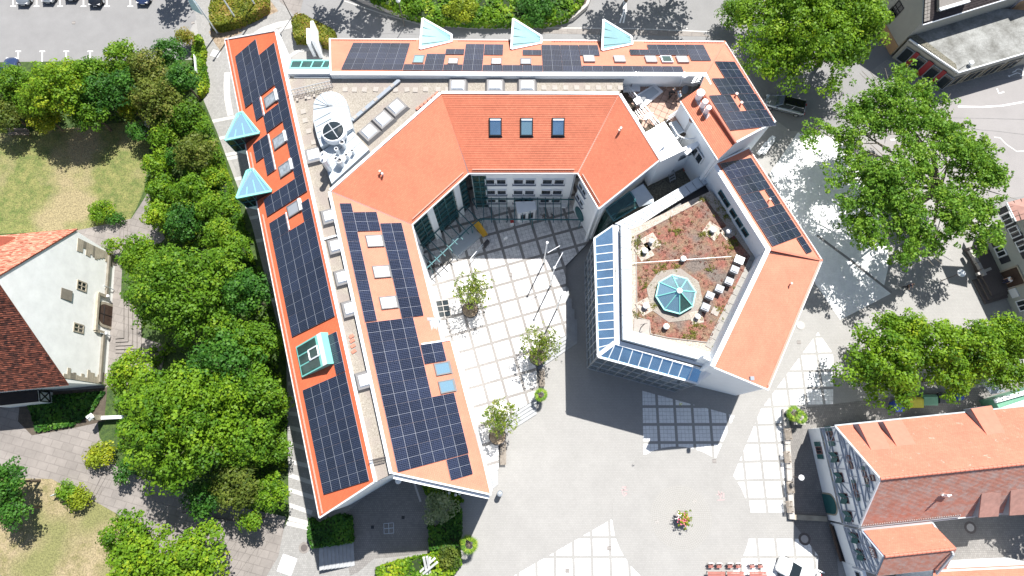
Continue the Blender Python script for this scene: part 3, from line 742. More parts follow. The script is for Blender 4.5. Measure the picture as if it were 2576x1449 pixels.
for z in (1.7, 2.9, 4.1, 5.3, 6.5, 7.7, 8.8): mb.bar(W2.at(.3, z, -.36), W2.at(W2.L, z, -.36), .10, .10)
k = 0.3
while k < W2.L: mb.bar(W2.at(k, .7, -.36), W2.at(k, 9.54, -.36), .08, .08); k += 1.1
mb.build('glazing_frame', 'teal_dark', yard)
wallbox(W3, 0.15, 1.6, 0.7, 9.15, t=0.04, parent=yard, name='glass_front', m='glass_green', out=-0.10)
mb = MB()
for z in (1.7, 2.9, 4.1, 5.3, 6.5, 7.7): mb.bar(W3.at(.15, z, -.06), W3.at(1.6, z, -.06), .08, .08)
for s in (.2, .9, 1.6): mb.bar(W3.at(s, .7, -.06), W3.at(s, 9.15, -.06), .08, .08)
mb.build('glazing_frame', 'teal_dark', yard)
for u0, u1 in ((1219, 1274), (1290.6, 1346.5), (1364, 1419)):
 s0, z0 = W3.sz(u0, 452); s1, z1 = W3.sz(u1, 465)
 for zc, hh in ((W3.sz(u0, 459)[1], 1.3), (W3.sz(u0, 485.5)[1], 1.3), (W3.sz(u0, 507)[1], 1.1)):
  sm = (s0 + s1) / 2; ww = (s1 - s0) / 2 - .05
  for sg_ in (-1, 1): window_on(W3, sm + sg_ * (ww / 2 + .05), zc, ww, hh, yard, sill='zinc_dark', depth=.08, ft=.10, out=-.10)
for u0, v0, u1, v1 in ((1457, 466, 1469, 493), (1451, 492, 1461, 520)):
 s0, z0 = W4.sz(u0, v0); s1, z1 = W4.sz(u1, v1); window_on(W4, (s0 + s1) / 2, (z0 + z1) / 2 + .2, 1.6, 1.1, yard, sill='zinc_dark', ft=.10, nx=2, out=-.1, depth=.08)
s0, z0 = W4.sz(1452, 552); mb = MB()
ring = [W4.at(s0 + 1.0 * cos(t) * .9, 2.2 + 1.2 * sin(t), -.12) for t in [2 * pi * k / 20 for k in range(20)]]
mb.hexa([p for p in ring], [p + W4.n * .08 for p in ring]); mb.build('oval_panel', 'teal_dark', yard, label='petrol green oval panel on the wall')
mb = MB(); mb.tube(W3.at(W3.L - .15, .6, .0), W3.at(W3.L - .15, 10.7, .0), .06, 6); mb.build('downpipe', 'zinc_dark', yard)
bx = P(1089, 829, 10.41)
def hood():
 p = [P(1063, 803, 10.7), P(1103, 801, 10.7), P(1111, 856, 10.31), P(1075, 866, 10.7)]
 mb = MB(); z = 10.36; pr = [(0, 0.0), (.2, .35), (.5, .55), (.8, .35), (1.0, -.1)]
 a, b, c, d = p
 for k in range(4):
  t0, h0 = pr[k]; t1, h1 = pr[k + 1]
  q = [a.lerp(b, t0) + Vector((0, 0, h0)), a.lerp(b, t1) + Vector((0, 0, h1)), d.lerp(c, t1) + Vector((0, 0, h1)), d.lerp(c, t0) + Vector((0, 0, h0))]
  mb.face(q); mb.face([q[0], q[1], q[1] + Vector((0, 0, -2 - h1)), q[0] + Vector((0, 0, -2 - h0))]); mb.face([q[3], q[2], q[2] + Vector((0, 0, -2 - h1)), q[3] + Vector((0, 0, -2 - h0))])
 o = mb.build('curved_hood', 'zinc', yard)
 mb = MB(); mb.box(a.lerp(b, .45) * .94 + d.lerp(c, .45) * .06 + Vector((0, 0, .5)), (.45, .3, .12)); mb.build('hatch', 'blind', o)
hood()
Ws = Wall(PC1.hit(988, 1190), PC1.hit(1235, 1244))
wallbox(Ws, 0.1, Ws.L - .1, 0, 14.29, parent=yard, ztop1=9.83)
Wst = Wall(PC1.hit(1144, 856), PC1.hit(1235, 1244)); wallbox(Wst, .1, Wst.L - .1, 0.6, 10.02, parent=yard)
# ================================================================ gravel roof between the wings
gz = 14.14
link = thing('gravel_flat_roof', 'flat gravel roof between the red west wing and the courtyard wing, with opal roof domes', 'building', (*V2(P(850, 700, 12)), 0))
gp = [P(718, 190, 14.68), P(1573, 190, 14.68), P(1558, 238, 14.68), X, V, P(988, 1190, 14.68), P(941, 1213, 14.68)]
def flat(pts, z, name, m, parent, th=0.3):
 mb = MB(); pts = ccw(pts); mb.hexa([(p[0], p[1], z - th) for p in pts], [(p[0], p[1], z) for p in pts]); return mb.build(name, m, parent)
flat(gp, gz, 'gravel_bed', 'gravel', link)
mb = MB(); e0, e1 = P(941, 1213, 14.68), P(988, 1190, 14.68)
mb.face([(e0.x, e0.y, 0), (e1.x, e1.y, 0), (e1.x, e1.y, 13.42), (e0.x, e0.y, 13.42)]); mb.build('end_wall', 'white', link)
def dome(u, v, w, l, rz, parent=None, z=gz, blind=False):
 c = P(u, v, z + .45); R = Matrix.Translation((c.x, c.y, z)) @ Matrix.Rotation(rz, 4, 'Z')
 def mk():
  mb = MB(); mb.hexa([(-w / 2 - .2, -l / 2 - .2, 0), (w / 2 + .2, -l / 2 - .2, 0), (w / 2 + .2, l / 2 + .2, 0), (-w / 2 - .2, l / 2 + .2, 0)],
      [(-w / 2, -l / 2, .38), (w / 2, -l / 2, .38), (w / 2, l / 2, .38), (-w / 2, l / 2, .38)])
  return mb.mesh('roof_dome', 'curb')
 o = inst(cached(('dome', w, l), mk), 'roof_dome', R, parent)
 def mg():
  mb = MB(); a, b = w / 2 - .17, l / 2 - .17
  mb.hexa([(-a, -b, .381), (a, -b, .381), (a, b, .381), (-a, b, .381)], [(-a * .8, -b * .8, .58), (a * .8, -b * .8, .58), (a * .8, b * .8, .58), (-a * .8, b * .8, .58)])
  return mb.mesh('opal_cap', 'dome')
 sub_inst(cached(('cap', w, l), mg), 'opal_cap', o)
rw = atan2((wB - wA).y, (wB - wA).x) + pi / 2
rc2 = atan2((Xv - Vv).y, (Xv - Vv).x)
for u, v in ((827, 543), (844, 618), (861, 697), (880, 776), (916, 957)): dome(u, v, 1.3, 1.4, rw, link)
dome(788, 389, 1.5, 1.5, rw, link)
for u, v in ((996, 268), (963, 299), (928, 330)): dome(u, v, 1.55, 1.45, rc2, link)
for u in (1151, 1245, 1326): dome(u, 214, 1.6, 1.35, 0, link)
sl = cached('slab', lambda: MB().box((0, 0, .03), (.5, .5, .06)).mesh('paving_slab', 'slab'))
for k in range(11):
 p = P(870 + k * 25.5 + random.uniform(-4, 4), 226 + random.uniform(-1, 1), gz); inst(sl, 'paving_slab', Matrix.Translation(p) @ Matrix.Rotation(random.uniform(-.15, .15), 4, 'Z'), link)
for k in range(8):
 p = P(1368 + k * 27.5, 221, gz); inst(sl, 'paving_slab', Matrix.Translation(p) @ Matrix.Rotation(random.uniform(-.05, .05), 4, 'Z'), link)
for u, v in ((763, 281), (768, 303), (777, 330), (789, 358), (776, 245)): inst(sl, 'paving_slab', Matrix.Translation(P(u, v, gz)) @ Matrix.Rotation(.25, 4, 'Z'), link)
for u, v in ((886, 857), (888, 870), (890, 884), (884, 846)):
 mb = MB(); mb.box(P(u, v, gz + .05), (.42, .28, .08), rw + .3); mb.build('loose_tile', 'tile_plain', link)
for k in range(6):
 p = P(1051 + k * 9.5, 273 - k * 7.5, gz + .1); mb = MB(); mb.box(p, (.36, .25, .16), rc2); mb.build('loose_brick', 'tile_plain', link)
def lattice(p, q, h, n, parent, name='railing', m='steel', t=.035):
 mb = MB(); up = Vector((0, 0, h))
 mb.bar(p + up, q + up, t * 1.6); mb.bar(p + up * .5, q + up * .5, t); mb.bar(p + up * .12, q + up * .12, t)
 for k in range(n + 1):
  a = p.lerp(q, k / n); mb.bar(a, a + up, t, t, up=Vector((1, 0, 0)))
 return mb.build(name, m, parent)
pz = P(732, 243, gz); qz = P(838, 218, gz)
lattice(pz, qz, 1.0, 14, link); lattice(P(935, 1158, gz), P(976, 1148, gz), 1.0, 12, link, m='iron')
mb = MB()
for k in range(6):
 a = pz.lerp(qz, k / 5); mb.bar(a + Vector((0, 0, .5)), a + Vector((-.1, -.6, .05)), .04); mb.box(a + Vector((-.1, -.65, .1)), (.2, .3, .2))
mb.build('ballast_block', 'slab', link)
mb = MB(); mb.bar(P(808, 616 - 12, gz + .1), P(851, 602 - 10, gz + .1), .15, .2); mb.build('cross_beam', 'white_metal', link)
mb = MB(); mb.bar(P(1005, 202, gz + .2), P(886, 303, gz + .2), .36, .25); d_ = mb.build('cable_duct', 'zinc_dark', link, label='grey cable duct running diagonally over the gravel')
for t in (.15, .5, .75, .93):
 p = P(1005, 202, gz + .2).lerp(P(886, 303, gz + .2), t); mb = MB(); mb.box(p + Vector((0, 0, .12)), (.25, .42, .08), -.75); mb.build('concrete_weight', 'slab', d_)
mb = MB(); a_, b_ = P(941, 1213, 13.61), P(988, 1190, 13.61); c_, e_ = P(1010, 1172, 13.61), P(952, 1190, 13.61)
mb.slab([a_ + Vector((0, 0, -1.2)), b_ + Vector((0, 0, -1.0)), P(981, 1172, 13.76), P(941, 1190, 13.76)], .1); mb.build('mint_flashing', 'teal', link)
def plant_housing():
 o = thing('rooftop_plant_housing', 'white sheet metal plant housing with round rooflight and flue pipes on the gravel roof', 'roof plant', V3(P(850, 330, gz)))
 z1 = 15.26
 zc = P(831, 290, z1)
 arc = [P(831 + 43 * cos(t), 268 - 38 * sin(t), z1) for t in [pi * (1.06 - k * 1.06 / 9) for k in range(10)]]
 body = arc + [P(887, 322, z1), P(858, 345, z1), P(807, 370, z1), P(798, 345, z1), P(787, 300, z1)]
 body = ccw([(p.x, p.y) for p in body]); mb = MB(); ctr = P(829, 285, z1 + .7)
 n = len(body); base = [(x, y, gz) for x, y in body]; top = [(x, y, z1) for x, y in body]
 i = len(mb.v)
 for k in range(n):
  l = (k + 1) % n; mb.face([base[k], base[l], top[l], top[k]])
 rd = [P(829, 268, z1 + .55), P(842, 345, z1 + .45)]
 for k in range(n):
  l = (k + 1) % n; m = (Vector(top[k]) + Vector(top[l])) / 2
  r = min(rd, key=lambda q: (q - m).length); r0 = min(rd, key=lambda q: (q - Vector(top[k])).length); r1_ = min(rd, key=lambda q: (q - Vector(top[l])).length)
  mb.face([top[k], top[l], tuple(r1_), tuple(r0)] if r0 is not r1_ else [top[k], top[l], tuple(r0)])
 mb.build('housing', 'zinc', o)
 mb = MB()
 for p in arc: mb.bar(Vector((p.x, p.y, z1 + .02)), rd[0] + Vector((0, 0, .02)), .03, .05)
 for t in (.2, .4, .6, .8):
  r = rd[0].lerp(rd[1], t); a = P(787 + 18 * t, 290 + 75 * t, z1); b = P(874 + 12 * t, 268 + 55 * t, z1)
  mb.bar(a + Vector((0, 0, .02)), r + Vector((0, 0, .02)), .03, .05); mb.bar(r + Vector((0, 0, .02)), b + Vector((0, 0, .02)), .03, .05)
 mb.build('standing_seam', 'seam', o)
 c = P(838, 329, z1 + .8); mb = MB(); mb.lathe((c.x, c.y, z1 + .2), [(1.16, 0), (1.16, .5), (1.08, .62)], 28); k = mb.build('round_rooflight', 'white_metal', o)
 mb = MB(); mb.lathe((c.x, c.y, z1 + .83), [(.98, 0), (.9, .08), (.5, .16)], 28); mb.build('pane', 'glass_dark', k)
 mb = MB(); t = z1 + 1.0; mb.box((c.x, c.y, t), (1.9, .09, .05), .6); mb.box((c.x, c.y, t + .01), (1.9, .09, .05), .6 + pi / 2); mb.build('glazing_bar', 'steel', k)
 q = [P(807, 384, 14.87), P(883, 325, 14.87), P(928, 376, 14.87), P(834, 462, 14.87)]
 mb = MB(); mb.prism([(p.x, p.y) for p in q], gz, 14.87); mb.build('flat_cover', 'zinc', o)
 mb = MB(); c0 = [Vector((p.x, p.y, 14.89)) for p in q]
 for t in (.3, .6): mb.bar(c0[0].lerp(c0[3], t), c0[1].lerp(c0[2], t), .03, .04)
 mb.build('standing_seam', 'seam', o)
 for u, v, r, h in ((853, 412, .20, 1.0), (867, 370, .22, .9), (890, 387, .14, .6), (876, 399, .15, .7), (860, 412 + 3, .27, .9), (852, 385, .17, .8)):
  p = P(u, v, 14.87); mb = MB(); mb.lathe((p.x, p.y, 14.87), [(r * 1.25, 0), (r, .12), (r, h), (r * 1.12, h + .02), (r * 1.12, h + .1), (r * .8, h + .1), (r * .8, h - .2)], 14)
  f = mb.build('flue_pipe', 'duct', o, smooth=False)
  mb = MB(); mb.lathe((p.x, p.y, 14.87), [(r * .79, h - .3), (r * .79, h - .1)], 12); mb.build('flue_mouth', 'curb', f)
 for u, v, h in ((828, 425, 2.0), (824, 412, 1.3), (821, 400, 1.1)):
  p = P(u, v, 15.07); mb = MB(); mb.lathe((p.x, p.y, 14.87), [(.26, 0), (.26, h), (.30, h + .02), (.30, h + .12), (.08, h + .2), (.08, h + .45)], 14); mb.build('chimney_pipe', 'duct', o)
 return o
def V3(p): return (p.x, p.y, p.z)
plant_housing()
# ================================================================ north wing
nc = P(1300, 140, 10.8)
north = thing('north_wing', 'northern wing along the road with solar panels and three triangular glass bays', 'building', (nc.x, nc.y, 0))
nA, nB = PN.hit(830, 98), PN.hit(1823, 105); nC = PN.hit(1776, 184); nD = PN.hit(832, 181)
tile_roof('roof', PN, [nA, nB, nC, nD], 'tile_sunny', north)
skirt([nA, nB, nC, nD], north)
hipT = PNE.hit(1776, 184)
ne = [PNE.hit(1823, 105), PNE.hit(1950, 306), PNE.hit(1851, 359), PNE.hit(1761, 219), PNE.hit(1789, 213), hipT]
a_, w_ = PNE.uw(1851, 359)
tile_roof('roof', PNE, [ne[0], ne[1], ne[2], ne[3], PNE.hit(1776, 184)], 'tile_sunny', north)
skirt([ne[0], ne[1], ne[2], PNE.hit(1789, 213), hipT], north)
pv_array(PN, north, [
 (2.85, 9.1, 3, 1.3, 7.75, 5), (9.13, 11.2, 1, 6.45, 7.8, 1), (11.2, 13.22, 1, 3.95, 7.8, 3), (13.22, 15.2, 1, 6.45, 7.8, 1), (13.15, 15.15, 1, 2.72, 4.0, 1),
 (15.2, 17.25, 1, 1.4, 7.8, 5), (17.27, 19.3, 1, 1.45, 4.05, 2), (17.27, 23.43, 3, 6.5, 7.82, 1), (21.4, 23.42, 1, 2.8, 4.05, 1), (23.45, 27.5, 2, 1.5, 7.9, 5),
 (27.52, 29.6, 1, 1.45, 4.05, 2), (27.52, 37.8, 5, 6.5, 7.85, 1), (32.9, 35.0, 1, 2.5, 3.8, 1), (35.0, 39.1, 2, 1.2, 3.8, 2), (39.12, 41.2, 1, 1.15, 5.1, 3)])
pv_array(PNE, north, [(2.9, 5.1, 1, .85, 4.6, 3), (5.12, 7.2, 1, .8, 7.0, 5), (7.22, 9.3, 1, .7, 4.3, 3), (7.22, 9.3, 1, 5.55, 9.3, 3), (9.32, 11.45, 1, .6, 9.3, 7)])
skylight(PN, north, 9.9, 11.05, 4.3, 6.15, glass='glass_sky'); skylight(PN, north, 13.6, 14.65, 5.0, 6.3, glass='dome'); skylight(PN, north, 18.1, 19.2, 4.95, 6.3, glass='dome')
skylight(PN, north, 21.15, 22.3, 4.9, 6.3, blind='blind')
for a0, g in ((27.8, 'shutter_white'), (31.0, 'shutter_white'), (34.3, 'shutter_white'), (35.95, None), (37.6, 'shutter_white')):
 skylight(PN, north, a0, a0 + 1.15, 4.2, 5.7, blind=g, glass='glass_green', frame='steel' if g else 'white_metal', lift=.16)
LN = (nB - nA).length
for a0, a1 in ((.2, 9.3), (13.9, 19.6), (23.9, 29.6), (33.8, LN - .3)): snow_guard(PN, north, a0, a1, .5)
snow_guard(PNE, north, .5, (ne[1] - ne[0]).length - .4, .35)
gutter(nA, nB, north); gutter(ne[0], ne[1], north)
mb = MB(); mb.bar(nB + Vector((0, 0, .06)), PN.hit(1776, 184) + Vector((0, 0, .06)), .2, .1); mb.build('hip_strip', 'tile_plain', north)
for p, q in ((nA, nD), (ne[1], ne[2])): mb = MB(); mb.bar(p, q, .15, .2); mb.build('verge_board', 'white_metal', north)
parapet([nD, nC, PNE.hit(1789, 213)], north, inner=-1, w=.4, drop=1.3)
mb = MB(); mb.tube(PNE.hit(1851, 359, .1), PNE.hit(1761, 219, .1), .13, 8)
mb.build('ridge_tiles', 'tile_plain', north)
glass_dormer(PN, north, (1063, 46.7), (1057, 126), (1137, 106), (1136, 88), 10.02, label='westmost triangular glass bay on the north eave', glass='glass_pale', rim='white_metal')
glass_dormer(PN, north, (1291, 48), (1286, 126), (1362, 110), (1361, 91), 10.02, label='middle triangular glass bay on the north eave', glass='glass_pale', rim='white_metal')
glass_dormer(PN, north, (1518, 50), (1514, 129), (1590, 113), (1588, 92), 10.02, label='eastmost triangular glass bay on the north eave', glass='glass_pale', rim='white_metal')
for u, v in ((1768, 121 + 243 - 5),): pass
for u, v in ((1770 + 19, 242), (1786 + 12, 262)):
 pass
for u, v in ((1849, 243), (1861, 265)): roof_vent(PNE, u, v, north, 'guard', .5, .09)
for u, v in ((1710, 188),):
 p = P(1721, 190, 15.07); mb = MB(); mb.lathe((p.x, p.y, 13.22), [(.06, 0), (.06, 1.7), (.32, 1.72), (.32, 2.0), (.1, 2.05)], 14); mb.build('antenna_drum', 'white_metal', north)
mb = MB(); mb.tube(P(740, 195, 13.95), P(1500, 197, 13.95), .10, 6); mb.tube(P(960, 199, 13.85), P(1540, 200, 13.85), .07, 6); mb.build('pipe', 'zinc', north)
br = thing('glass_entrance_canopy', 'narrow glazed canopy with mint bars joining the red west wing and the north wing', 'canopy', (*V2(P(780, 162, 11)), 0))
q = [P(727, 153, 13.32), P(833, 153, 13.32), P(833, 172, 13.9), P(727, 172, 13.9)]
mb = MB(); mb.slab(q, .06); mb.build('glass_roof', 'glass_green', br)
mb = MB()
for k in range(4): mb.bar(q[k], q[(k + 1) % 4], .16, .14)
for t in (0.02, .27, .53, .79, .98): mb.bar(q[3].lerp(q[2], t * .96), q[0].lerp(q[1], min(1, t + .06)), .10, .12)
mb.build('frame', 'teal', br)
mb = MB(); a, b = P(722, 180, 14.29), P(833, 180, 14.29); mb.hexa([(a.x, a.y - .28, 0), (b.x, b.y - .28, 0), (b.x, b.y + .2, 0), (a.x, a.y + .2, 0)], [(a.x, a.y - .28, 14.39), (b.x, b.y - .28, 14.39), (b.x, b.y + .2, 14.39), (a.x, a.y + .2, 14.39)]); mb.build('rear_wall', 'white', br)
p0, p1, p2 = PW.hit(692, 78), P(733, 152, 13.22), P(722, 178, 14.39)
mb = MB(); mb.slab([Vector((p0.x + .3, p0.y, 14.29)), p1, p2, PW.hit(716, 190) + Vector((.35, 0, -.3))], .2); mb.build('side_fin', 'white', br)
for i, (ub, vb, ut, vt, lab) in enumerate(((790, 139, 772, 107, 'left'), (806, 138, 783, 94, 'right'))):
 b = P(ub, vb, 0); t = min([h / 10 for h in range(10, 90)], key=lambda h: (P(ut, vt, h) - Vector((b.x, b.y, h))).length)
 mb = MB(); mb.box((b.x, b.y + .9, t / 2), (.38, 2.2 if i == 0 else 2.8, t), .12)
 solo(mb, 'white_slab_stele', 'white', ('shorter' if i == 0 else 'taller') + ' of two upright white slabs standing at the north-west entrance', 'stele', (b.x, b.y, 0), 'white slabs at the entrance')
# ================================================================ stair tower roof, terrace and white box (north-east)
tz = 12.16
ne2 = thing('terrace_block', 'north-east block of the town hall with roof terrace, small tiled roof and white flat roof', 'building', (*V2(P(1720, 290, 11)), 0))
tp = [P(1566, 190, 14.58), P(1786, 190, 14.58), P(1795, 214, 14.58), P(1762, 222, 14.58), P(1765, 300, tz), P(1718, 345, tz), P(1672, 305, tz), P(1626, 332, tz)]
flat(tp, tz, 'terrace_floor', 'soil_dark', ne2, .3)
ax = (P(1700, 200, tz) - P(1640, 330, tz)); rot = radians(-27)
cell = .62
def poly_in(p, poly):
 c = False; n = len(poly)
 for i in range(n):
  a, b = poly[i], poly[(i + 1) % n]
  if (a[1] > p[1]) != (b[1] > p[1]) and p[0] < (b[0] - a[0]) * (p[1] - a[1]) / (b[1] - a[1]) + a[0]: c = not c
 return c
tslab = cached('tslab', lambda: MB().box((0, 0, .03), (cell - .04, cell - .04, .06)).mesh('terrace_slab', 'terrace'))
c0 = P(1680, 265, tz); tpp = [V2(P(*q, tz)) for q in ((1574, 214), (1760, 214), (1760, 225), (1716, 262), (1722, 300), (1716, 330), (1672, 300), (1622, 325), (1590, 250))]
for i in range(-10, 11):
 for j in range(-10, 11):
  p = c0 + Vector((i * cell * cos(rot) - j * cell * sin(rot), i * cell * sin(rot) + j * cell * cos(rot), 0))
  if poly_in(p, tpp): inst(tslab, 'terrace_slab', Matrix.Translation(p) @ Matrix.Rotation(rot, 4, 'Z'), ne2)
mb = MB()
a, b, c = P(1573, 198, 13.61), P(1768, 196, 13.61), P(1787, 213, 13.61)
for p, q in ((a, b), (b, c)):
 for z in (0, -.28, -.56, -.84): mb.bar(p + Vector((0, 0, z)), q + Vector((0, 0, z)), .05)
 n = max(1, int((q - p).length / 1.7))
 for k in range(n + 1):
  t = p.lerp(q, k / n); mb.bar(t + Vector((0, 0, .05)), t + Vector((0, 0, -1.2)), .05, up=Vector((1, 0, 0)))
mb.build('terrace_railing', 'white_metal', ne2)
lattice(P(1576, 230, tz), P(1655, 325, tz), 1.0, 10, ne2, 'terrace_railing', 'white_metal', .05)
tA, tB = P(1711, 255, 14.87), P(1805, 402, 14.87); tR = PNE.hit(1851, 359)
print('T ridge', tR.z)
PT = Plane((1711, 255), (1805, 402), (1851, 359), 14.87, tR.z)
tile_roof('tiled_roof', PT, [tA, tB, PNE.hit(1851, 359) - Vector((0, 0, .02)), PNE.hit(1762, 219) - Vector((0, 0, .02))], 'tile_inner', ne2)
Wt = Wall(tA, tB); wallbox(Wt, .05, Wt.L - .05, 7.5, 14.68, parent=ne2)
Wse = Wall(P(1805, 402, 14.87), PNE.hit(1851, 359)); wallbox(Wse, 0, Wse.L, 5, 14.68, parent=ne2, ztop1=tR.z - .25)
Wse2 = Wall(PNE.hit(1851, 359), PNE.hit(1950, 306)); wallbox(Wse2, 0, Wse2.L - .1, 0, tR.z - .3, parent=ne2, ztop1=10.51)
s0, z0 = Wt.sz(1770, 388); s0 = Wt.L - 2.2
for ds in (-.45, .45): window_on(Wt, s0 + ds, 12.06, .85, 1.5, ne2, ft=.08)
gutter(tA, tB, ne2, 'white_metal', .07)
for u, v, r, h in ((1759, 241, .34, 1.5), (1770, 266 - 3, .24, 1.2), (1779, 278, .22, 1.1)):
 t = h + 1.0; z = 14.87 + 1.2
 p = P(u, v, 15.65); mb = MB(); mb.lathe((p.x, p.y, 14.29), [(r, 0), (r, 1.7), (r * 1.15, 1.72), (r * 1.15, 1.95), (r * .7, 1.97)], 16)
 f = mb.build('chimney_cowl', 'dome', ne2, smooth=False); mb = MB(); mb.lathe((p.x, p.y, 14.29), [(r * .5, 1.90), (r * .5, 1.985)], 12); mb.build('cowl_mouth', 'zinc_dark', f)
mb = MB(); mb.slab([PT.hit(1748, 252, .03), PT.hit(1757, 245, .03), PT.hit(1787, 290, .03), PT.hit(1777, 300, .03)], .03); mb.build('chimney_flashing', 'zinc', ne2)
wb = [P(1625, 333, 13.71), P(1671, 306, 13.71), P(1720, 378, 13.71), P(1661, 406, 13.71)]
mb = MB(); mb.prism([V2(p) for p in wb], 7.9, 13.71); mb.build('white_roof_box', 'dome', ne2)
mb = MB(); e = [P(1675, 322, 13.76), P(1699, 352, 13.76), P(1705, 345, 13.76)]; mb.bar(e[0], e[1], .06); mb.bar(e[1], e[2], .06); mb.build('edge_rail', 'steel', ne2)
sw0, sw1 = P(1724, 388, 13.13), P(1762, 356, 13.13)
mb = MB(); mb.bar(sw0, sw1, .35, .3); mb.build('wall_coping', 'white_metal', ne2)
Wsw = Wall(P(1662, 408, 13.13), P(1776, 352, 13.13)); wallbox(Wsw, .3, Wsw.L, 7.5, 13.03, parent=ne2, out=-.05)
for s in (3.1, 4.3): window_on(Wsw, s, 11.38, .9, .9, ne2, frame='zinc_dark', ft=.06, out=.0)
def spiral():
 c = P(1726, 330, 12.16); o = thing('spiral_stair', 'grey steel spiral staircase with curved handrail beside the white roof box', 'staircase', (c.x, c.y, 7.6))
 mb = MB(); mb.tube((c.x, c.y, 7.6), (c.x, c.y, 14.29), .24, 14); mb.build('centre_column', 'duct', o)
 mb = MB(); mb.lathe((c.x, c.y, 14.29), [(.32, 0), (.32, .12)], 14); mb.build('column_cap', 'terrace', o)
 n = 16
 for k in range(n):
  t = radians(-140) + k * radians(17); z = 7.9 + k * .27
  mb = MB(); a, b = t, t + radians(16)
  p = [(c.x + .2 * cos(a), c.y + .2 * sin(a), z), (c.x + 1.35 * cos(a), c.y + 1.35 * sin(a), z), (c.x + 1.35 * cos(b), c.y + 1.35 * sin(b), z), (c.x + .2 * cos(b), c.y + .2 * sin(b), z)]
  mb.slab([Vector(x) for x in p], .05); mb.build('tread', 'zinc_dark', o)
 mb = MB()
 for k in range(28):
  t0 = radians(-150) + k * radians(9.5); t1 = t0 + radians(9.5); z0, z1 = 12.64 + min(k, 8) * .04, 12.64 + min(k + 1, 8) * .04
  mb.bar((c.x + 1.5 * cos(t0), c.y + 1.5 * sin(t0), z0 + .5), (c.x + 1.5 * cos(t1), c.y + 1.5 * sin(t1), z1 + .5), .08)
  mb.bar((c.x + 1.5 * cos(t0), c.y + 1.5 * sin(t0), z0 + .5), (c.x + 1.5 * cos(t0), c.y + 1.5 * sin(t0), z0 - .6), .03, up=Vector((1, 0, 0)))
 mb.build('handrail', 'white_metal', o)
 mb = MB()
 mb.slab([P(*q, 12.25) for q in ((1682, 309), (1702, 303), (1722, 330), (1712, 336), (1700, 345))], .1); mb.build('landing', 'zinc', o)
 mb = MB(); mb.bar(P(1686, 308, 12.93), P(1704, 337, 12.93), .1); mb.bar(P(1704, 337, 12.93), P(1722, 330, 12.93), .1); mb.build('landing_rail', 'white_metal', o)
spiral()
lattice(P(1676, 320 - 13, tz), P(1740, 262, tz), 1.0, 14, ne2, 'terrace_railing', 'white_metal', .05)
mb = MB(); w = [P(1724, 300, 10.8), P(1756, 292, 10.8), P(1778, 350, 10.8), P(1725, 392, 10.8), P(1700, 360, 10.8)]
mb.prism([V2(p) for p in w], 7.3, 7.6); mb.build('stair_well_floor', 'zinc_dark', ne2)
# ================================================================ lower flat roofs by the hall
low = thing('low_flat_roof', 'low mossy gravel roof with a ladder between the courtyard wing and the council hall', 'building', (*V2(P(1690, 450, 8)), 0))
lz = 7.6
flat([P(1560, 545, lz), P(1625, 470, lz), P(1665, 410, lz), P(1765, 375, lz), P(1812, 420, lz), P(1800, 480, lz), P(1650, 560, lz)], lz, 'gravel_bed', 'gravel_dark', low)
mb = MB(); q = [(1800, 435), (1750, 448)]
band = [P(1548, 562, 9.9), P(1646, 509, 9.9), P(1790, 425, 9.9), P(1806, 444, 9.9), P(1762, 476, 9.9), P(1592, 578, 9.9)]
mb.slab([band[0], band[1], P(1665, 530, 9.9), band[5]], .4); mb.slab([band[1] + Vector((0.01, 0, 0)), band[2], band[3], P(1665.5, 530, 9.9)], .4); mb.build('metal_band', 'zinc', low)
mb = MB(); e1, e2_ = P(1652, 509, 9.93), P(1795, 428, 9.93); f1, f2 = P(1668, 528, 9.93), P(1808, 447, 9.93)
for k in range(9): mb.bar(e1.lerp(e2_, k / 8.5 + .03), f1.lerp(f2, k / 8.5 + .03), .03, .04)
e1, e2_ = P(1556, 566, 9.93), P(1640, 519, 9.93); f1, f2 = P(1590, 572, 9.93), P(1655, 535, 9.93)
for k in range(5): mb.bar(e1.lerp(e2_, k / 5 + .12), f1.lerp(f2, k / 5 + .10), .03, .04)
mb.build('standing_seam', 'seam', low)
g = [P(1524, 526, 8.2), P(1585, 482, 9.4), P(1607, 518, 8.6), P(1544, 556, 7.8)]
mb = MB(); mb.slab(g, .06); mb.build('sloping_glass', 'glass_green', low, label='sloping teal glass roof between courtyard wing and council hall')
mb = MB()
for k in range(4): mb.bar(g[k], g[(k + 1) % 4], .14, .12)
mb.bar(g[0].lerp(g[3], .62), g[1].lerp(g[2], .62), .09, .1); mb.build('frame', 'teal_dark', low)
mb = MB(); mb.slab([P(1586, 481, 9.3), P(1618, 462, 9.3), P(1644, 498, 9.0), P(1645, 510, 9.0), P(1608, 520, 8.7)], .15); mb.build('metal_roof', 'zinc', low)
mb = MB(); mb.face([P(1524, 527, 8.0), P(1545, 557, 7.8), P(1497, 600, 0.2), P(1482, 604, 0.2)]); mb.build('glass_wall', 'glass_green', low)
def ladder(p, q, w, n, m='steel'):
 mb = MB(); d = (q - p); x = d.cross(Vector((0, 0, 1))).normalized() * w / 2
 mb.bar(p - x, q - x, .07); mb.bar(p + x, q + x, .07)
 for k in range(n): t = (k + .5) / n; mb.bar(p.lerp(q, t) - x, p.lerp(q, t) + x, .12, .05)
 return mb
la = ladder(P(1681, 402, 9.6), P(1693, 455, lz + .1), .7, 8)
solo(la, 'roof_ladder', 'steel', 'wide aluminium stair ladder leaning from the white roof to the low gravel roof', 'ladder', V3(P(1693, 455, lz)))
la = ladder(P(1672, 405, 9.4), P(1642, 445, lz + .3), .35, 7)
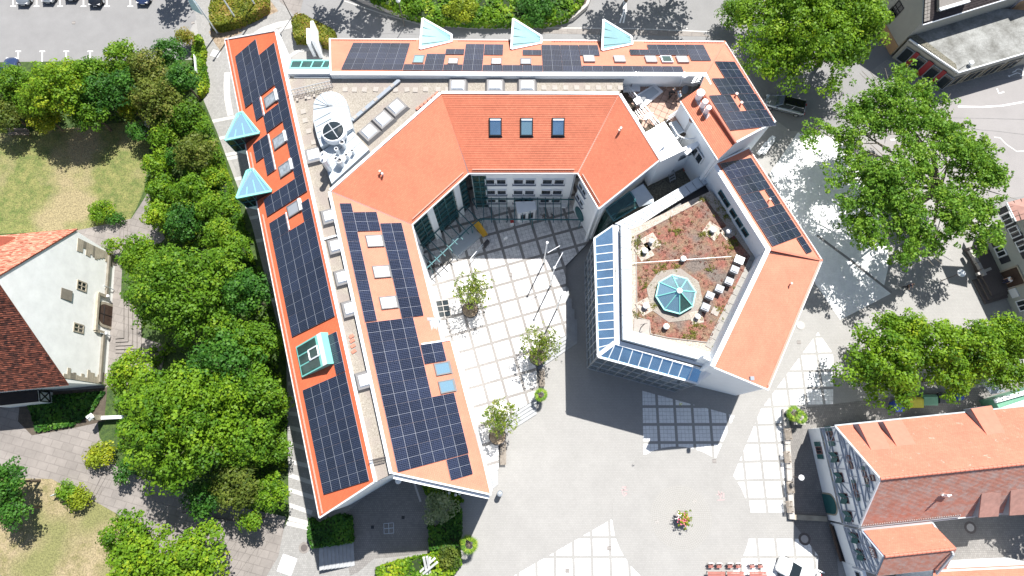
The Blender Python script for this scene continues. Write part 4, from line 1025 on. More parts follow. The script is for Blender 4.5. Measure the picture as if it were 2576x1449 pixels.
solo(la, 'folding_ladder', 'steel', 'narrow grey ladder lying slanted beside the stair ladder', 'ladder', V3(P(1650, 440, lz)))
mb = MB(); mb.bar(P(1717, 412, lz + .1), P(1722, 430, lz + .1), .2, .1); solo(mb, 'timber_plank', 'tile_plain', 'short red-brown plank lying on the dark gravel roof', 'plank', V3(P(1719, 421, lz)))
# ================================================================ east wing
ec = P(1900, 650, 9)
east = thing('east_wing', 'angled eastern wing, solar panels on its upper half and bare orange tiles below', 'building', (ec.x, ec.y, 0))
b1 = PE1.hit(2068, 655); b2 = PE1.hit(1938, 628); a1 = PE1.hit(1883, 373); a2 = PE1.hit(1801, 411)
tile_roof('roof', PE1, [a1, b1, b2, a2], 'tile_sunny', east)
c1, c2 = PE2.hit(1932, 981), PE2.hit(1796, 925)
tile_roof('roof', PE2, [b1 + Vector((0, 0, 0)), c1, c2, PE2.hit(1938, 628)], 'tile_sunny', east, label='bare sunlit orange roof slope without panels')
skirt([a1, b1, b2, a2], east); skirt([b1, c1, c2, b2], east)
pv_array(PE1, east, [(1.2, 5.0, 2, .95, 6.95, 5), (5.03, 6.93, 1, .95, 2.15, 1), (5.03, 6.93, 1, 3.35, 6.95, 3), (6.96, 10.8, 2, .95, 6.95, 5), (10.85, 12.7, 1, .95, 2.15, 1)])
def sge(pl, p, q, w):
 mbp, mbq = (p - pl.o).dot(pl.a), (q - pl.o).dot(pl.a); snow_guard(pl, east, mbp + .3, mbq - .3, w)
sge(PE1, a1, b1, .4); sge(PE2, b1, c1, .4)
gutter(a1, b1, east); gutter(b1, c1, east)
mb = MB(); mb.bar(b1 + Vector((0, 0, .06)), b2 + Vector((0, 0, .06)), .22, .08); mb.build('hip_strip', 'tile_plain', east)
for p, q in ((c1, c2), (a1, a2)): mb = MB(); mb.bar(p, q, .14, .2); mb.build('verge_board', 'white_metal', east)
parapet([a2, b2, c2], east, inner=-1, w=.42, drop=3.6)
roof_vent(PE2, 1986, 716, east); roof_vent(PE1, 1932, 506, east, 'guard', .5)
Win = Wall(PE1.hit(1801, 411), PE1.hit(1938, 628)); Win.n = -Win.n if (Win.n.x > 0) else Win.n
L_ = Win.L
for t in (.28, .37, .50, .61, .72): window_on(Win, L_ * t, 11.2, .95, .8, east, frame='teal_dark', ft=.07, out=.42)
Wg = Wall(P(1766, 928, 8.8), P(1932, 981, 8.8))
wallbox(Wg, -1.0, Wg.L - 2.4, 5.6, 12.3, parent=east, ztop1=9.6, out=-.25)
wallbox(Wg, Wg.L - 2.39, Wg.L - .1, 6.6, 9.6, parent=east, ztop1=8.6, out=-.25)
wallbox(Wg, 3.2, 4.3, 0, 5.6, parent=east, t=.6, out=-.25, name='pillar'); wallbox(Wg, -1.0, 3.1, 0, 5.5, parent=east, t=.2, out=-1.6, name='recessed_wall')
mb = MB(); s0, z0 = Wg.sz(1822, 963); s1, z1 = Wg.sz(1858, 972); random.seed(11)
n = 30
for k in range(n):
 t = k / n; p = Wg.at(s0 + (s1 - s0) * t, z0 + (z1 - z0) * t + .12 * sin(k * 2.1) + .05, -.20); q = Wg.at(s0 + (s1 - s0) * (t + .9 / n), z0 + (z1 - z0) * t + .16 * sin((k + 1) * 2.1), -.20)
 if k % 9 != 8: mb.bar(p, q, .045, .045)
mb.build('script_lettering', 'zinc_dark', east, label='dark slanted handwriting style lettering on the white gable wall')
for u, v in ((1792, 934), (1891, 952)):
 s, z = Wg.sz(u, v); mb = MB(); mb.box(Wg.at(s, z, 0), (.35, .35, .35)); mb.build('wall_lamp', 'zinc_dark', east)
# ================================================================ council hall (pentagon with sedum roof)
hc = P(1700, 720, 10)
hall = thing('council_hall', 'pentagonal council hall with planted red sedum roof, octagonal glass pyramid and blue glass skirt', 'building', (hc.x, hc.y, 0))
gz2 = 10.1
gard = [P(u, v, gz2) for u, v in ((1584, 578), (1788, 480), (1912, 640), (1795, 897), (1590, 833))]
flat(gard, gz2, 'gravel_border', 'sedum_gravel', hall, 1.0)
sed = [P(u, v, gz2) for u, v in ((1600, 592), (1775, 500), (1888, 645), (1785, 862), (1682, 850), (1636, 840), (1634, 807), (1602, 798))]
mb = MB(); mb.prism([V2(p) for p in sed], gz2, gz2 + .05); mb.build('sedum_bed', 'sedum', hall)
mb = MB()
for k in range(len(sed)): mb.bar(sed[k] + Vector((0, 0, .05)), sed[(k + 1) % len(sed)] + Vector((0, 0, .05)), .07, .10)
mb.build('edging_strip', 'slab', hall)
def ring_quads(outer, inner, z_o, z_i, name, m, th=.3, seams=0, closed=False):
 mb = MB(); sm = MB()
 for k in range(len(outer) - 1):
  a, b, c, d = P(*outer[k], z_o), P(*outer[k + 1], z_o), P(*inner[k + 1], z_i), P(*inner[k], z_i)
  mb.slab([a, b, c, d], th)
  if seams:
   n = max(2, int((b - a).length / seams))
   for j in range(1, n): sm.bar(a.lerp(b, j / n) + Vector((0, 0, .02)), d.lerp(c, j / n) + Vector((0, 0, .02)), .03, .04)
 o = mb.build(name, m, hall)
 if seams: sm.build('standing_seam', 'seam', o)
 return o
co_o = [(1562, 567), (1567, 853), (1788, 912)]; co_i = [(1587, 579), (1590, 832), (1796, 889)]
ring_quads(co_o, co_i, 10.55, 10.45, 'metal_coping', 'zinc', .8, 1.05)
ring_quads([(1548, 561), (1551, 864), (1783, 925)], [(1557, 562), (1561, 858), (1786, 917)], 9.75, 9.75, 'white_ledge', 'white_metal', .5)
mb = MB(); w = [P(1552, 566, 9.7), P(1556, 860, 9.7), P(1784, 918, 9.7), P(1800, 890, 9.7), P(1930, 640, 9.7), P(1800, 450, 9.7)]
mb.prism([V2(p) for p in w], 0.0, 9.2); mb.build('hall_body', 'white', hall)
mb = MB(); mb.prism([V2(p) for p in w], 9.21, 9.26); mb.build('groove_shade', 'black', hall)  # black sheet that paints the shade in the groove beside the coping
sl2 = cached('slab2', lambda: MB().box((0, 0, .03), (.75, .95, .06)).mesh('paving_slab', 'slab_grey'))
ea, eb = P(1898, 648, gz2), P(1788, 864, gz2); rr = atan2((ea - eb).y, (ea - eb).x) + pi / 2
for k in range(11): inst(sl2, 'paving_slab', Matrix.Translation(ea.lerp(eb, k / 10)) @ Matrix.Rotation(rr, 4, 'Z'), hall)
zb = gz2 + .45; oc = [(1690.7, 692.3), (1728, 701.3), (1749, 731.3), (1745.5, 773), (1706, 788), (1668.6, 776), (1649.3, 746.3), (1657.6, 711.3)]
cen = P(1700, 740, zb); R8 = sum((P(u, v, zb) - cen).length for u, v in oc) / 8
ap = P(1705, 732, zb + 1.7)
ap = Vector((cen.x, cen.y, zb + 1.35))
an0 = atan2((P(*oc[0], zb) - cen).y, (P(*oc[0], zb) - cen).x)
ring8 = [cen + Vector((cos(an0 + k * pi / 4), sin(an0 + k * pi / 4), 0)) * R8 for k in range(8)]
gp8 = [cen + Vector((cos(an0 + pi / 8 + k * pi / 4), sin(an0 + pi / 8 + k * pi / 4), 0)) * (R8 + .85) for k in range(8)]
mb = MB(); mb.prism([V2(p) for p in gp8], gz2 + .03, gz2 + .09); mb.build('gravel_ring', 'gravel', hall)
mb = MB(); mb.prism([V2(p) for p in ring8], gz2, zb - .02); oct_ = mb.build('glass_pyramid', 'teal_dark', hall, label='octagonal glass pyramid with mint ribs on the planted roof')
for k in range(8):
 a, b = ring8[k], ring8[(k + 1) % 8]; mb = MB(); mb.slab([a, b, ap], .03); mb.build('pane', 'glass_sky' if k not in (4,) else 'glass_green', oct_)
mb = MB()
for k in range(8): mb.bar(ring8[k], ap, .09, .12); mb.bar(ring8[k], ring8[(k + 1) % 8], .12, .14)
mb.build('rib', 'teal', oct_)
mb = MB(); mb.lathe(V3(ap), [(.26, -.05), (.26, .08)], 12); mb.build('apex_cap', 'dome', oct_)
def small_vent(u, v, r=.35, plate=1.1, rot=.4, dark=False):
 p = P(u, v, gz2 + .3); mb = MB(); mb.lathe((p.x, p.y, gz2 + .05), [(r * .7, 0), (r * .7, .35), (r, .36), (r, .5), (r * .4, .62)], 14)
 o = mb.build('mushroom_vent', 'dome', hall)
 if plate: mb = MB(); mb.box((p.x, p.y, gz2 + .07), (plate, plate, .04), rot); mb.build('gravel_patch', 'sedum_gravel', o)
for u, v, r, pl_ in ((1718, 652, .28, 0), (1675, 822, .28, 0), (1793, 579, .3, 1.5), (1622, 632, .28, 1.5), (1638, 607, .25, 1.5), (1832, 583, .25, 1.2), (1754, 797, .25, 1.2), (1624, 770, .3, 1.4)): small_vent(u, v, r, pl_, random.uniform(0, 1))
mb = MB(); mb.bar(P(1590, 662, gz2 + .35), P(1840, 645, gz2 + .35), .03); mb.build('lightning_conductor', 'steel', hall)
def exhaust(u, v, s=.66, slatted=False):
 z = gz2 + .05; p = P(u, v, z + .4); R = rr + .1
 mb = MB(); mb.box((p.x, p.y, z + .25), (1.05 * s, .95 * s, .5), R); o = mb.build('exhaust_box', 'steel', hall)
 if slatted:
  for k in range(5):
   mb = MB(); off = Vector((cos(R), sin(R), 0)) * (k - 2) * .2; mb.box((p.x + off.x, p.y + off.y, z + .54), (.1, .75, .06), R); mb.build('slat', 'dome', o)
 else:
  mb = MB(); mb.box((p.x, p.y, z + .62), (1.15 * s, 1.05 * s, .22), R); mb.box((p.x, p.y, z + .76), (.8 * s, .7 * s, .08), R); mb.build('lid', 'blind', o)
exhaust(1859, 654, .8, True)
for u, v in ((1846, 680), (1832, 709), (1808, 728), (1784, 745), (1773, 774)): exhaust(u, v)
mb = MB(); mb.box(P(1800, 783, gz2 + .05), (.7, .8, .08), rr); mb.build('loose_slab', 'slab', hall)
mb = MB(); mb.box(P(1614, 822, gz2 + .05), (1.5, 1.5, .06), -.1); mb.build('antenna_base', 'slab', hall)
mb = MB(); p = P(1612, 824, gz2); mb.bar(p + Vector((0, 0, .1)), p + Vector((.1, .1, 1.4)), .06, up=Vector((1, 0, 0))); mb.bar(p + Vector((-.3, 0, 1.2)), p + Vector((.4, .2, 1.2)), .05); mb.build('antenna', 'iron', hall)
def glass_strip(o0, o1, i0, i1, n, zo=8.7, zi=9.6, first=0.0):
 a, b, d, c = P(*o0, zo), P(*o1, zo), P(*i0, zi), P(*i1, zi)
 up = Vector((0, 0, .03))
 fr = MB();
 for p, q in ((a, b), (b, c), (c, d), (d, a)): fr.bar(p + up, q + up, .16, .16)
 o = fr.build('glass_skirt', 'white_metal', hall, label='sloping skirt of blue panes between white bars')
 dc = c - d
 def inn(t):
  q = a.lerp(b, t) - d; return d.lerp(c, min(1, max(0, q.dot(dc) / dc.length_squared)))
 for k in range(n):
  t0, t1 = k / n, (k + 1) / n; g = .02 / n; i0 = d if k == 0 else inn(t0 + g); i1 = c if k == n - 1 else inn(t1 - g)
  mb = MB(); mb.slab([a.lerp(b, t0 + g), a.lerp(b, t1 - g), i1, i0], .03); mb.build('pane', 'glass_blue', o)
  if k: mb = MB(); mb.bar(a.lerp(b, t0) + up, inn(t0) + up, .08, .10); mb.build('glazing_bar', 'white_metal', o)
 mb = MB(); mb.face([V3(a + Vector((0, 0, -.08))), V3(b + Vector((0, 0, -.08))), (b.x, b.y, 0), (a.x, a.y, 0)]); mb.build('glass_facade', 'glass_facade', o)
 mb = MB()
 for z in (.15, 2.9, 5.6, 8.2): mb.bar((a.x, a.y, z), (b.x, b.y, z), .12, .1)
 m = n
 for k in range(m + 1): p = a.lerp(b, k / m); mb.bar((p.x, p.y, 0), (p.x, p.y, zo), .09, .09, up=Vector((1, 0, 0)))
 mb.build('facade_frame', 'steel', o)
 return a, b, c, d
g1 = glass_strip((1495, 600), (1504, 897), (1543, 567), (1547, 864), 14)
g2 = glass_strip((1504.5, 898), (1755, 965), (1547.5, 865), (1767, 929), 10)
mb = MB(); mb.slab([P(1505, 897, 8.8), P(1547, 864, 9.7), P(1543, 857, 9.7), P(1500, 891, 8.8)], .1); mb.build('corner_bar', 'white_metal', hall)
mb = MB(); mb.slab([g2[1], P(1790, 940, 8.8), P(1792, 920, 9.7), g2[2]], .15); mb.build('white_corner', 'white_metal', hall)
mb = MB(); q = [P(1490, 610, 2.6), P(1497, 600, 2.6), P(1497, 720, 2.6), P(1486, 735, 2.6)]; mb.prism([V2(p) for p in q], 0, 2.6); mb.build('white_wedge_wall', 'white', hall)
# ================================================================ ground
def sheet(name, pts, z, m, label=None, parent=None, px=True):
 q = [P(u, v, z) for u, v in pts] if px else pts
 mb = MB(); mb.face([(p[0], p[1], z) for p in ccw(q)]); return structure(mb, name, m, label, parent)
def arc_px(c, r, t0, t1, n): return [(c[0] + r * cos(t0 + (t1 - t0) * k / n), c[1] - r * sin(t0 + (t1 - t0) * k / n)) for k in range(n + 1)]
L0, L1, L2, L3, L4, L5, L6 = [0.004 * k for k in range(1, 8)]
mb = MB(); mb.face([(-700, -700, 0), (700, -700, 0), (700, 700, 0), (-700, 700, 0)])
structure(mb, 'ground', 'plaza', 'light grey sett paving of the town square')
sheet('road', [(-300, -400), (3200, -400), (3200, 560), (2500, 560), (2380, 420), (2260, 360), (2100, 330), (1990, 330), (1935, 290), (1850, 110), (1700, 100), (820, 98), (735, 60), (640, -60), (520, 0), (470, 90), (560, 260), (420, 210), (-300, 210)], L0, 'road', 'worn grey asphalt road around the town hall')
sheet('east_road', [(2130, 420), (2200, 330), (2340, 240), (2480, 205), (2700, 180), (2700, 480), (2520, 500), (2430, 520), (2300, 480)], L1, 'road_warm', 'pinkish asphalt junction east of the trees')
sheet('parking_lot', [(-300, -300), (470, -300), (470, 60), (500, 110), (455, 160), (280, 150), (280, 215), (-300, 215)], L2, 'road', 'grey asphalt car park with white bay marks')
sheet('footpath', [(455, 165), (500, 100), (487, 0), (560, -60), (760, -60), (735, 40), (735, 150), (725, 400), (1010, 1290), (800, 1449), (900, 1600), (560, 1600), (700, 1380), (727, 1220), (690, 780), (590, 420), (545, 330), (520, 270), (500, 235), (490, 170)], L3, 'path', 'light block paved footpath along the west wing')
def bandq(a, b, w, z=L4, name='pale_band', m='pale_stone'):
 A, B = P(*a, z), P(*b, z); d = (B - A).normalized(); n = Vector((-d.y, d.x, 0)) * w / 2
 mb = MB(); mb.face([A - n, B - n, B + n, A + n]); return structure(mb, name, m)
for a, b in (((530, 306), (590, 294)), ((543, 350), (566, 345)), ((557, 392), (600, 383)), ((560, 402), (600, 394)), ((574, 454), (617, 446)), ((600, 520), (640, 515)), ((605, 553), (650, 545)), ((625, 610), (680, 600)), ((660, 760), (710, 750)), ((725, 965), (770, 960)), ((727, 1000), (780, 1002)), ((727, 1040), (780, 1046)), ((727, 1075), (785, 1090)), ((727, 1115), (790, 1135)),
   ((727, 1160), (790, 1176)), ((727, 1195), (790, 1216)), ((727, 1232), (790, 1252)), ((727, 1270), (785, 1290)), ((712, 1300), (775, 1316)), ((705, 1312), (775, 1328))): bandq(a, b, .42)
def strip_line(pts, w, z, name, m, label=None):
 mb = MB(); q = [P(u, v, z) for u, v in pts]
 for k in range(len(q) - 1):
  a, b = q[k], q[k + 1]; d = (b - a).normalized(); n = Vector((-d.y, d.x, 0)) * w / 2; e = d * w * .1
  da = (q[k] - q[k - 1]).normalized() if k else d; db = (q[k + 2] - b).normalized() if k + 2 < len(q) else d
  na = Vector((-(d + da).y, (d + da).x, 0)).normalized() * w / 2; nb = Vector((-(d + db).y, (d + db).x, 0)).normalized() * w / 2
  mb.face([a - na, b - nb, b + nb, a + na])
 return structure(mb, name, m, label)
strip_line([(572, 182), (570, 215), (572, 250), (580, 290)], .75, L4, 'pale_band', 'pale_stone')
strip_line([(640, 90), (660, 76), (700, 62), (738, 56)], .85, L4, 'pale_band', 'pale_stone')
strip_line([(692, 84), (712, 72), (735, 66)], .4, L4, 'pale_band', 'pale_stone')
strip_line([(727, 142), (750, 128), (775, 124), (800, 128), (833, 142)], .45, L4, 'pale_band', 'pale_stone')
strip_line([(744, 33), (775, 46), (820, 72), (835, 92)], .4, L4, 'kerb_line', 'pale_stone')
sheet('sett_corner', [(690, -10), (765, -10), (755, 30), (740, 38)], L4, 'pink_stone')
strip_line([(770, 10), (840, 45), (900, 75), (960, 84), (1060, 86)], .06, L4, 'tar_seam', 'crack')
strip_line([(2040, 300), (2140, 296), (2250, 290), (2400, 296), (2576, 300)], .05, L5, 'tar_seam', 'crack')
strip_line([(2400, 305), (2450, 325), (2510, 330), (2576, 338)], .05, L5, 'tar_seam', 'crack')
strip_line([(1640, -10), (1655, 30), (1700, 75), (1720, 100)], .05, L5, 'tar_seam', 'crack'); strip_line([(1600, 20), (1615, 60), (1612, 95)], .05, L5, 'tar_seam', 'crack')
sheet('gutter_band', [(1360, 62), (1500, 72), (1760, 80), (1790, 92), (1360, 84)], L3, 'pink_stone')
strip_line([(860, 0), (960, 34), (1060, 62), (1200, 72), (1400, 70), (1600, 72), (1786, 80)], .16, L5, 'kerb_line', 'pale_stone')
strip_line([(1664, 40), (1690, 58), (1730, 72)], .14, L4, 'kerb_line', 'pale_stone')
strip_line([(1570, 0), (1569, 30), (1559, 58)], .2, L4, 'road_line', 'paint'); strip_line([(1574, 0), (1574, 30), (1568, 58)], .2, L4, 'road_line', 'paint')
for k in range(6):
 x = 33 + k * 59; strip_line([(x, -60), (x, 15)], .14, L3, 'bay_line', 'paint'); strip_line([(x - 7, 15.5), (x + 7, 15.5)], .14, L4, 'bay_line', 'paint')
for k in range(4):
 x = 46 + k * 60.3; strip_line([(x, 129), (x - 1, 190)], .14, L3, 'bay_line', 'paint'); strip_line([(x - 7, 129), (x + 7, 129)], .14, L4, 'bay_line', 'paint')
strip_line([(2410, 268), (2470, 269), (2520, 266), (2576, 256), (2640, 240)], .2, L3, 'road_line', 'paint')
strip_line([(2240, 352), (2260, 350), (2280, 365)], .3, L3, 'kerb_line', 'pale_stone')
strip_line([(2500, 345), (2516, 347), (2530, 362), (2558, 381), (2600, 378)], .18, L4, 'kerb_line', 'pale_stone')
strip_line([(2508, 223), (2513, 235), (2526, 231)], .16, L4, 'bay_line', 'paint')
mb = MB()   # wheelchair symbol painted on the disabled bay
c = P(2563, 184, L4); sy = MB()
def arc3(cx, cy, r, t0, t1, n, w, z):
 for k in range(n):
  a, b = t0 + (t1 - t0) * k / n, t0 + (t1 - t0) * (k + 1) / n
  sy.face([(cx + (r - w) * cos(a), cy + (r - w) * sin(a), z), (cx + r * cos(a), cy + r * sin(a), z), (cx + r * cos(b), cy + r * sin(b), z), (cx + (r - w) * cos(b), cy + (r - w) * sin(b), z)])
arc3(c.x + .1, c.y + .1, .55, -1.6, 2.9, 12, .1, L4)
def sline(p, q, w=.12):
 d = Vector((q[0] - p[0], q[1] - p[1], 0)).normalized(); n = Vector((-d.y, d.x, 0)) * w / 2; a, b = Vector((c.x + p[0], c.y + p[1], L4 + .002)), Vector((c.x + q[0], c.y + q[1], L4 + .002))
 sy.face([a - n, b - n, b + n, a + n])
sline((-.2, .05), (-.75, -.2)); sline((-.75, -.2), (-1.15, -.35)); sline((-.25, .35), (-.8, .1)); sline((-.2, .05), (.2, -.1)); arc3(c.x - 1.3, c.y - .42, .14, 0, 6.28, 8, .14, L4)
structure(sy, 'wheelchair_symbol', 'paint', 'white painted wheelchair symbol on the shaded disabled bay')
sheet('shop_pavement', [(2230, 150), (2400, 210), (2600, 150), (2600, 190), (2500, 200), (2410, 235), (2290, 210), (2190, 180)], L2, 'path')
sheet('park_soil', [(-300, 160), (490, 150), (505, 235), (545, 330), (632, 560), (720, 900), (727, 1300), (600, 1600), (-300, 1600)], L5, 'park_floor', 'dark soil and low ivy under the park trees')
sheet('upper_lawn', [(-300, 330), (30, 335), (200, 320), (378, 300), (372, 420), (362, 480), (345, 520), (325, 555), (200, 580), (-300, 600)], L6, 'lawn', 'dry upper lawn in front of the white gabled house')
sheet('lower_lawn', [(-300, 1190), (60, 1200), (95, 1186), (145, 1205), (200, 1235), (240, 1260), (285, 1285), (330, 1340), (300, 1600), (-300, 1600)], L6, 'lawn_dry', 'parched lower lawn at the bottom left')
pz_ = L6 + .004
sheet('stone_path', [(190, 580), (240, 570), (330, 550), (350, 520), (375, 480), (400, 560), (415, 600), (400, 615), (310, 612), (300, 830), (420, 870), (400, 960), (262, 975), (240, 1010), (250, 1100), (300, 1180), (520, 1260), (720, 1300), (700, 1400), (580, 1600), (500, 1600), (380, 1345), (290, 1290), (245, 1265), (130, 1205), (-300, 1195), (-300, 960), (100, 960)], pz_, 'pink_stone', 'pinkish sandstone path between lawns and trees')
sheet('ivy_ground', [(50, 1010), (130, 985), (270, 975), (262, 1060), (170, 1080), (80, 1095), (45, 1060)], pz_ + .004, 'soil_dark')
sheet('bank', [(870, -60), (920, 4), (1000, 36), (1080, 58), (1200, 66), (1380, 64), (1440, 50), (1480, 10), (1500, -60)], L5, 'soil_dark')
mb = MB(); pts = [(862, -20), (915, 6), (1000, 38), (1080, 58), (1200, 66), (1380, 64), (1440, 50), (1475, 20), (1490, -20)]
q = [P(u, v, 0) for u, v in pts]
for k in range(len(q) - 1): mb.bar(q[k] + Vector((0, 0, .35)), q[k + 1] + Vector((0, 0, .35)), .4, .7)
solo(mb, 'retaining_wall', 'kerb', 'low curved stone wall holding the planted bank across the north road', 'wall', V3(q[4]))
sheet('flagpole_bed', [(525, 80), (560, 50), (640, 20), (672, -10), (700, 28), (650, 50), (600, 78), (610, 82), (570, 98), (556, 130), (540, 108)], L5, 'soil', 'dry planted bed at the foot of the flagpoles')
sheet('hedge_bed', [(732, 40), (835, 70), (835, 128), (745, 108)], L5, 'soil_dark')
def field_mesh(cells, z, m='white_slab'):
 mb = MB()
 for c in cells:
  i = len(mb.v); n = len(c)
  mb.hexa([(x, y, z - .02) for x, y in c], [(x, y, z) for x, y in c])
 return mb
def lay_fields(parent, anchor, rot, pitch, size, conv_list, z, m, n=4, gap=.022, rng=range(-30, 31)):
 ca, sa = cos(rot), sin(rot); cnt = 0
 for conv in conv_list:
  cq = [V2(P(u, v, z)) for u, v in conv]
  xs = [p[0] for p in cq]; ys = [p[1] for p in cq]
  for i in rng:
   for j in rng:
    cx, cy = anchor.x + (i * ca - j * sa) * pitch, anchor.y + (i * sa + j * ca) * pitch
    ctr = (cx + (ca - sa) * pitch / 2, cy + (sa + ca) * pitch / 2)
    if ctr[0] < min(xs) - pitch or ctr[0] > max(xs) + pitch or ctr[1] < min(ys) - pitch or ctr[1] > max(ys) + pitch: continue
    cells = []; w = size / n; b0 = (pitch - size) / 2
    for a in range(n):
     for b in range(n):
      x0, y0 = b0 + a * w + gap / 2, b0 + b * w + gap / 2; x1, y1 = x0 + w - gap, y0 + w - gap
      c = clip_convex([(cx + x * ca - y * sa, cy + x * sa + y * ca) for x, y in ((x0, y0), (x1, y0), (x1, y1), (x0, y1))], cq)
      if len(c) >= 3: cells.append(c)
    if cells: field_mesh(cells, z).build('slab_field', m, parent); cnt += 1
 return cnt
plaza = structure(MB().face([(p.x, p.y, L0) for p in ccw([P(*q) for q in ((1200, 1050), (1420, 950), (1990, 1000), (1990, 860), (2100, 860), (2260, 735), (2240, 640), (2380, 600), (2576, 900), (2576, 1030), (1985, 1030), (1990, 1300), (2040, 1330), (2060, 1600), (1000, 1600), (1170, 1300))])]), 'plaza', 'plaza', 'pale grey setts of the main square with white slab fields')
an = P(1699.7, 1067.7)
zf = .018
R1 = [(1616, 983), (1848, 1046), (1801, 1152), (1700, 1155), (1619, 1143)]
R2 = [(2058, 836), (2079, 862), (2100, 900), (2090, 1020), (1987, 1300), (1985, 1289), (1850, 1289), (1845, 1196)]
R2b = [(1845, 1196), (1914, 1033), (2058, 836), (2100, 900), (2080, 1026), (1978, 1030), (1990, 1289), (1850, 1289)]
R3 = [(1538, 1307), (1640, 1449), (1640, 1600), (1030, 1600)]
R4 = [(1800, 1348), (2075, 1348), (2075, 1600), (1800, 1600)]
lay_fields(plaza, an, 0.0, 1.9, 1.62, [R1, R3, R4], zf, 'white_slab')
lay_fields(plaza, P(1899, 1024), 0.02, 1.9, 1.62, [[(1914, 1031), (2058, 836), (2096, 890), (2096, 1031)], [(1845, 1196), (1914, 1031), (1981, 1031), (1990, 1289), (1850, 1289)]], zf, 'white_slab')
sq = sheet('pale_square', [(2007, 333), (1937, 436), (2052, 715), (2114, 805), (2242, 738), (2224, 720), (2238, 655), (2200, 500), (2130, 350)], .012, 'white_slab', 'white triangular paved area under the big ash tree')
strip_line([(2055, 592), (2140, 655), (2243, 736)], .3, .016, 'drain_channel', 'crack')
M['ring_stone'] = mat('pale_ring_cobble', (0.30, 0.295, 0.28), 0.8, var=0.06, scale=6)
cc_ = P(1713, 1302); rad = (P(1886, 1302) - cc_).length
mb = MB(); mb.prism([(cc_.x + rad * cos(2 * pi * k / 96), cc_.y + rad * sin(2 * pi * k / 96)) for k in range(96)], 0.0, .022); structure(mb, 'paved_circle', 'plaza', 'large circle of pale setts cut out of the slab fields')
mb = MB(); r = .75
while r < 3.15:
 n = int(2 * pi * r / .2); g = .025
 for k in range(n):
  a, b = 2 * pi * k / n, 2 * pi * (k + .86) / n; r1_ = r + .18
  mb.face([(cc_.x + r * cos(a), cc_.y + r * sin(a), .034), (cc_.x + r1_ * cos(a), cc_.y + r1_ * sin(a), .034), (cc_.x + r1_ * cos(b), cc_.y + r1_ * sin(b), .034), (cc_.x + r * cos(b), cc_.y + r * sin(b), .034)])
 r += .205
o = mb.build('ring_cobbles', 'ring_stone'); o['kind'] = 'stuff'; o['label'] = 'rings of small pale cobbles around the flower pot'
mb = MB(); mb.prism([(cc_.x + 3.2 * cos(2 * pi * k / 64), cc_.y + 3.2 * sin(2 * pi * k / 64)) for k in range(64)], .0, .028); structure(mb, 'cobble_bed', 'plaza_yard')
yz = .6
yp = [P(u, v, yz) for u, v in ((1010, 430), (1190, 400), (1510, 400), (1510, 560), (1478, 612), (1423, 668), (1424, 842), (1350, 889), (1350, 1002), (1254, 1062), (1254, 1180), (1225, 1197), (1120, 1197), (1030, 700))]
mb = MB(); mb.prism([V2(p) for p in yp], 0, yz); ygr = structure(mb, 'courtyard', 'plaza_yard', 'raised courtyard with stained slab fields framed by grey bands')
pa = P(1349.7, 601.8, yz)
A1 = [(1020, 480), (1190, 440), (1500, 440), (1500, 560), (1478, 612), (1423, 668), (1030, 668)]; A1b = [(1030, 668), (1423, 668), (1424, 842), (1350, 889), (1040, 889)]
A2 = [(1040, 889), (1350, 889), (1350, 1002), (1254, 1062), (1060, 1062)]; A3 = [(1060, 1062), (1254, 1062), (1254, 1180), (1225, 1197), (1100, 1197)]
ux = P(1349.7 + 44.2, 601.8 - 12.0, yz) - pa
lay_fields(ygr, pa, atan2(ux.y, ux.x), 2.06, 1.76, [A1, A1b, A2, A3], yz + .018, 'yard_slab')
def steps(pts_fn, n, name, label):
 for k in range(n):
  z1 = yz - .12 * (k + 1); pts = pts_fn(k); mb = MB(); mb.prism([V2(P(u, v, z1)) for u, v in pts], 0, z1)
  structure(mb, 'step', 'zinc', None, None)['label'] = f'{["top", "second", "third", "lowest"][k]} pale granite step {label}'
M['step_stone'] = mat('step_granite', (0.34, 0.35, 0.36), 0.8, var=0.12, scale=2, fine=0.08)
def st1(k): d = 7 * (k + 1); return [(1420, 690 + 26 * (k + 1)), (1424 + d, 700 + 26 * (k + 1)), (1424 + d, 845 + 4.5 * (k + 1)), (1352, 893 + 9.5 * (k + 1)), (1352, 880), (1420, 840)]
def st2(k): return [(1250, 1060), (1347, 996), (1350, 1002 + 10 * (k + 1)), (1270, 1052 + 10 * (k + 1)), (1254, 1060 + 6 * k)]
def st3(k): return [(1222, 1190), (1252, 1172), (1253, 1182 + 9 * (k + 1)), (1232, 1200 + 9 * (k + 1)), (1222, 1200)]
for fn, lab in ((st1, 'at the east corner of the courtyard'), (st2, 'between the two round planted trees'), (st3, 'beside the south tip of the roof')):
 for k in range(4):
  z1 = yz - .12 * (k + 1); mb = MB(); mb.prism([V2(P(u, v, z1)) for u, v in fn(k)], 0, z1)
  o = structure(mb, 'step', 'step_stone'); o['label'] = f'{["top", "second", "third", "lowest"][k]} pale granite step {lab}'
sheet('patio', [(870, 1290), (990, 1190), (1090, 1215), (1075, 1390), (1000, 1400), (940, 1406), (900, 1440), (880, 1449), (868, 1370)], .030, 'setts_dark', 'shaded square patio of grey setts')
strip_line([(1042, 1215), (1058, 1262)], .2, .034, 'pale_band', 'pale_stone')
sheet('patio_front', [(800, 1436), (890, 1422), (940, 1396), (1080, 1390), (1090, 1600), (790, 1600)], .026, 'path')
stair = thing('garden_stair', 'short flight of broad pale blue grey steps beside the planter and patio', 'stairs', V3(P(845, 1405)))
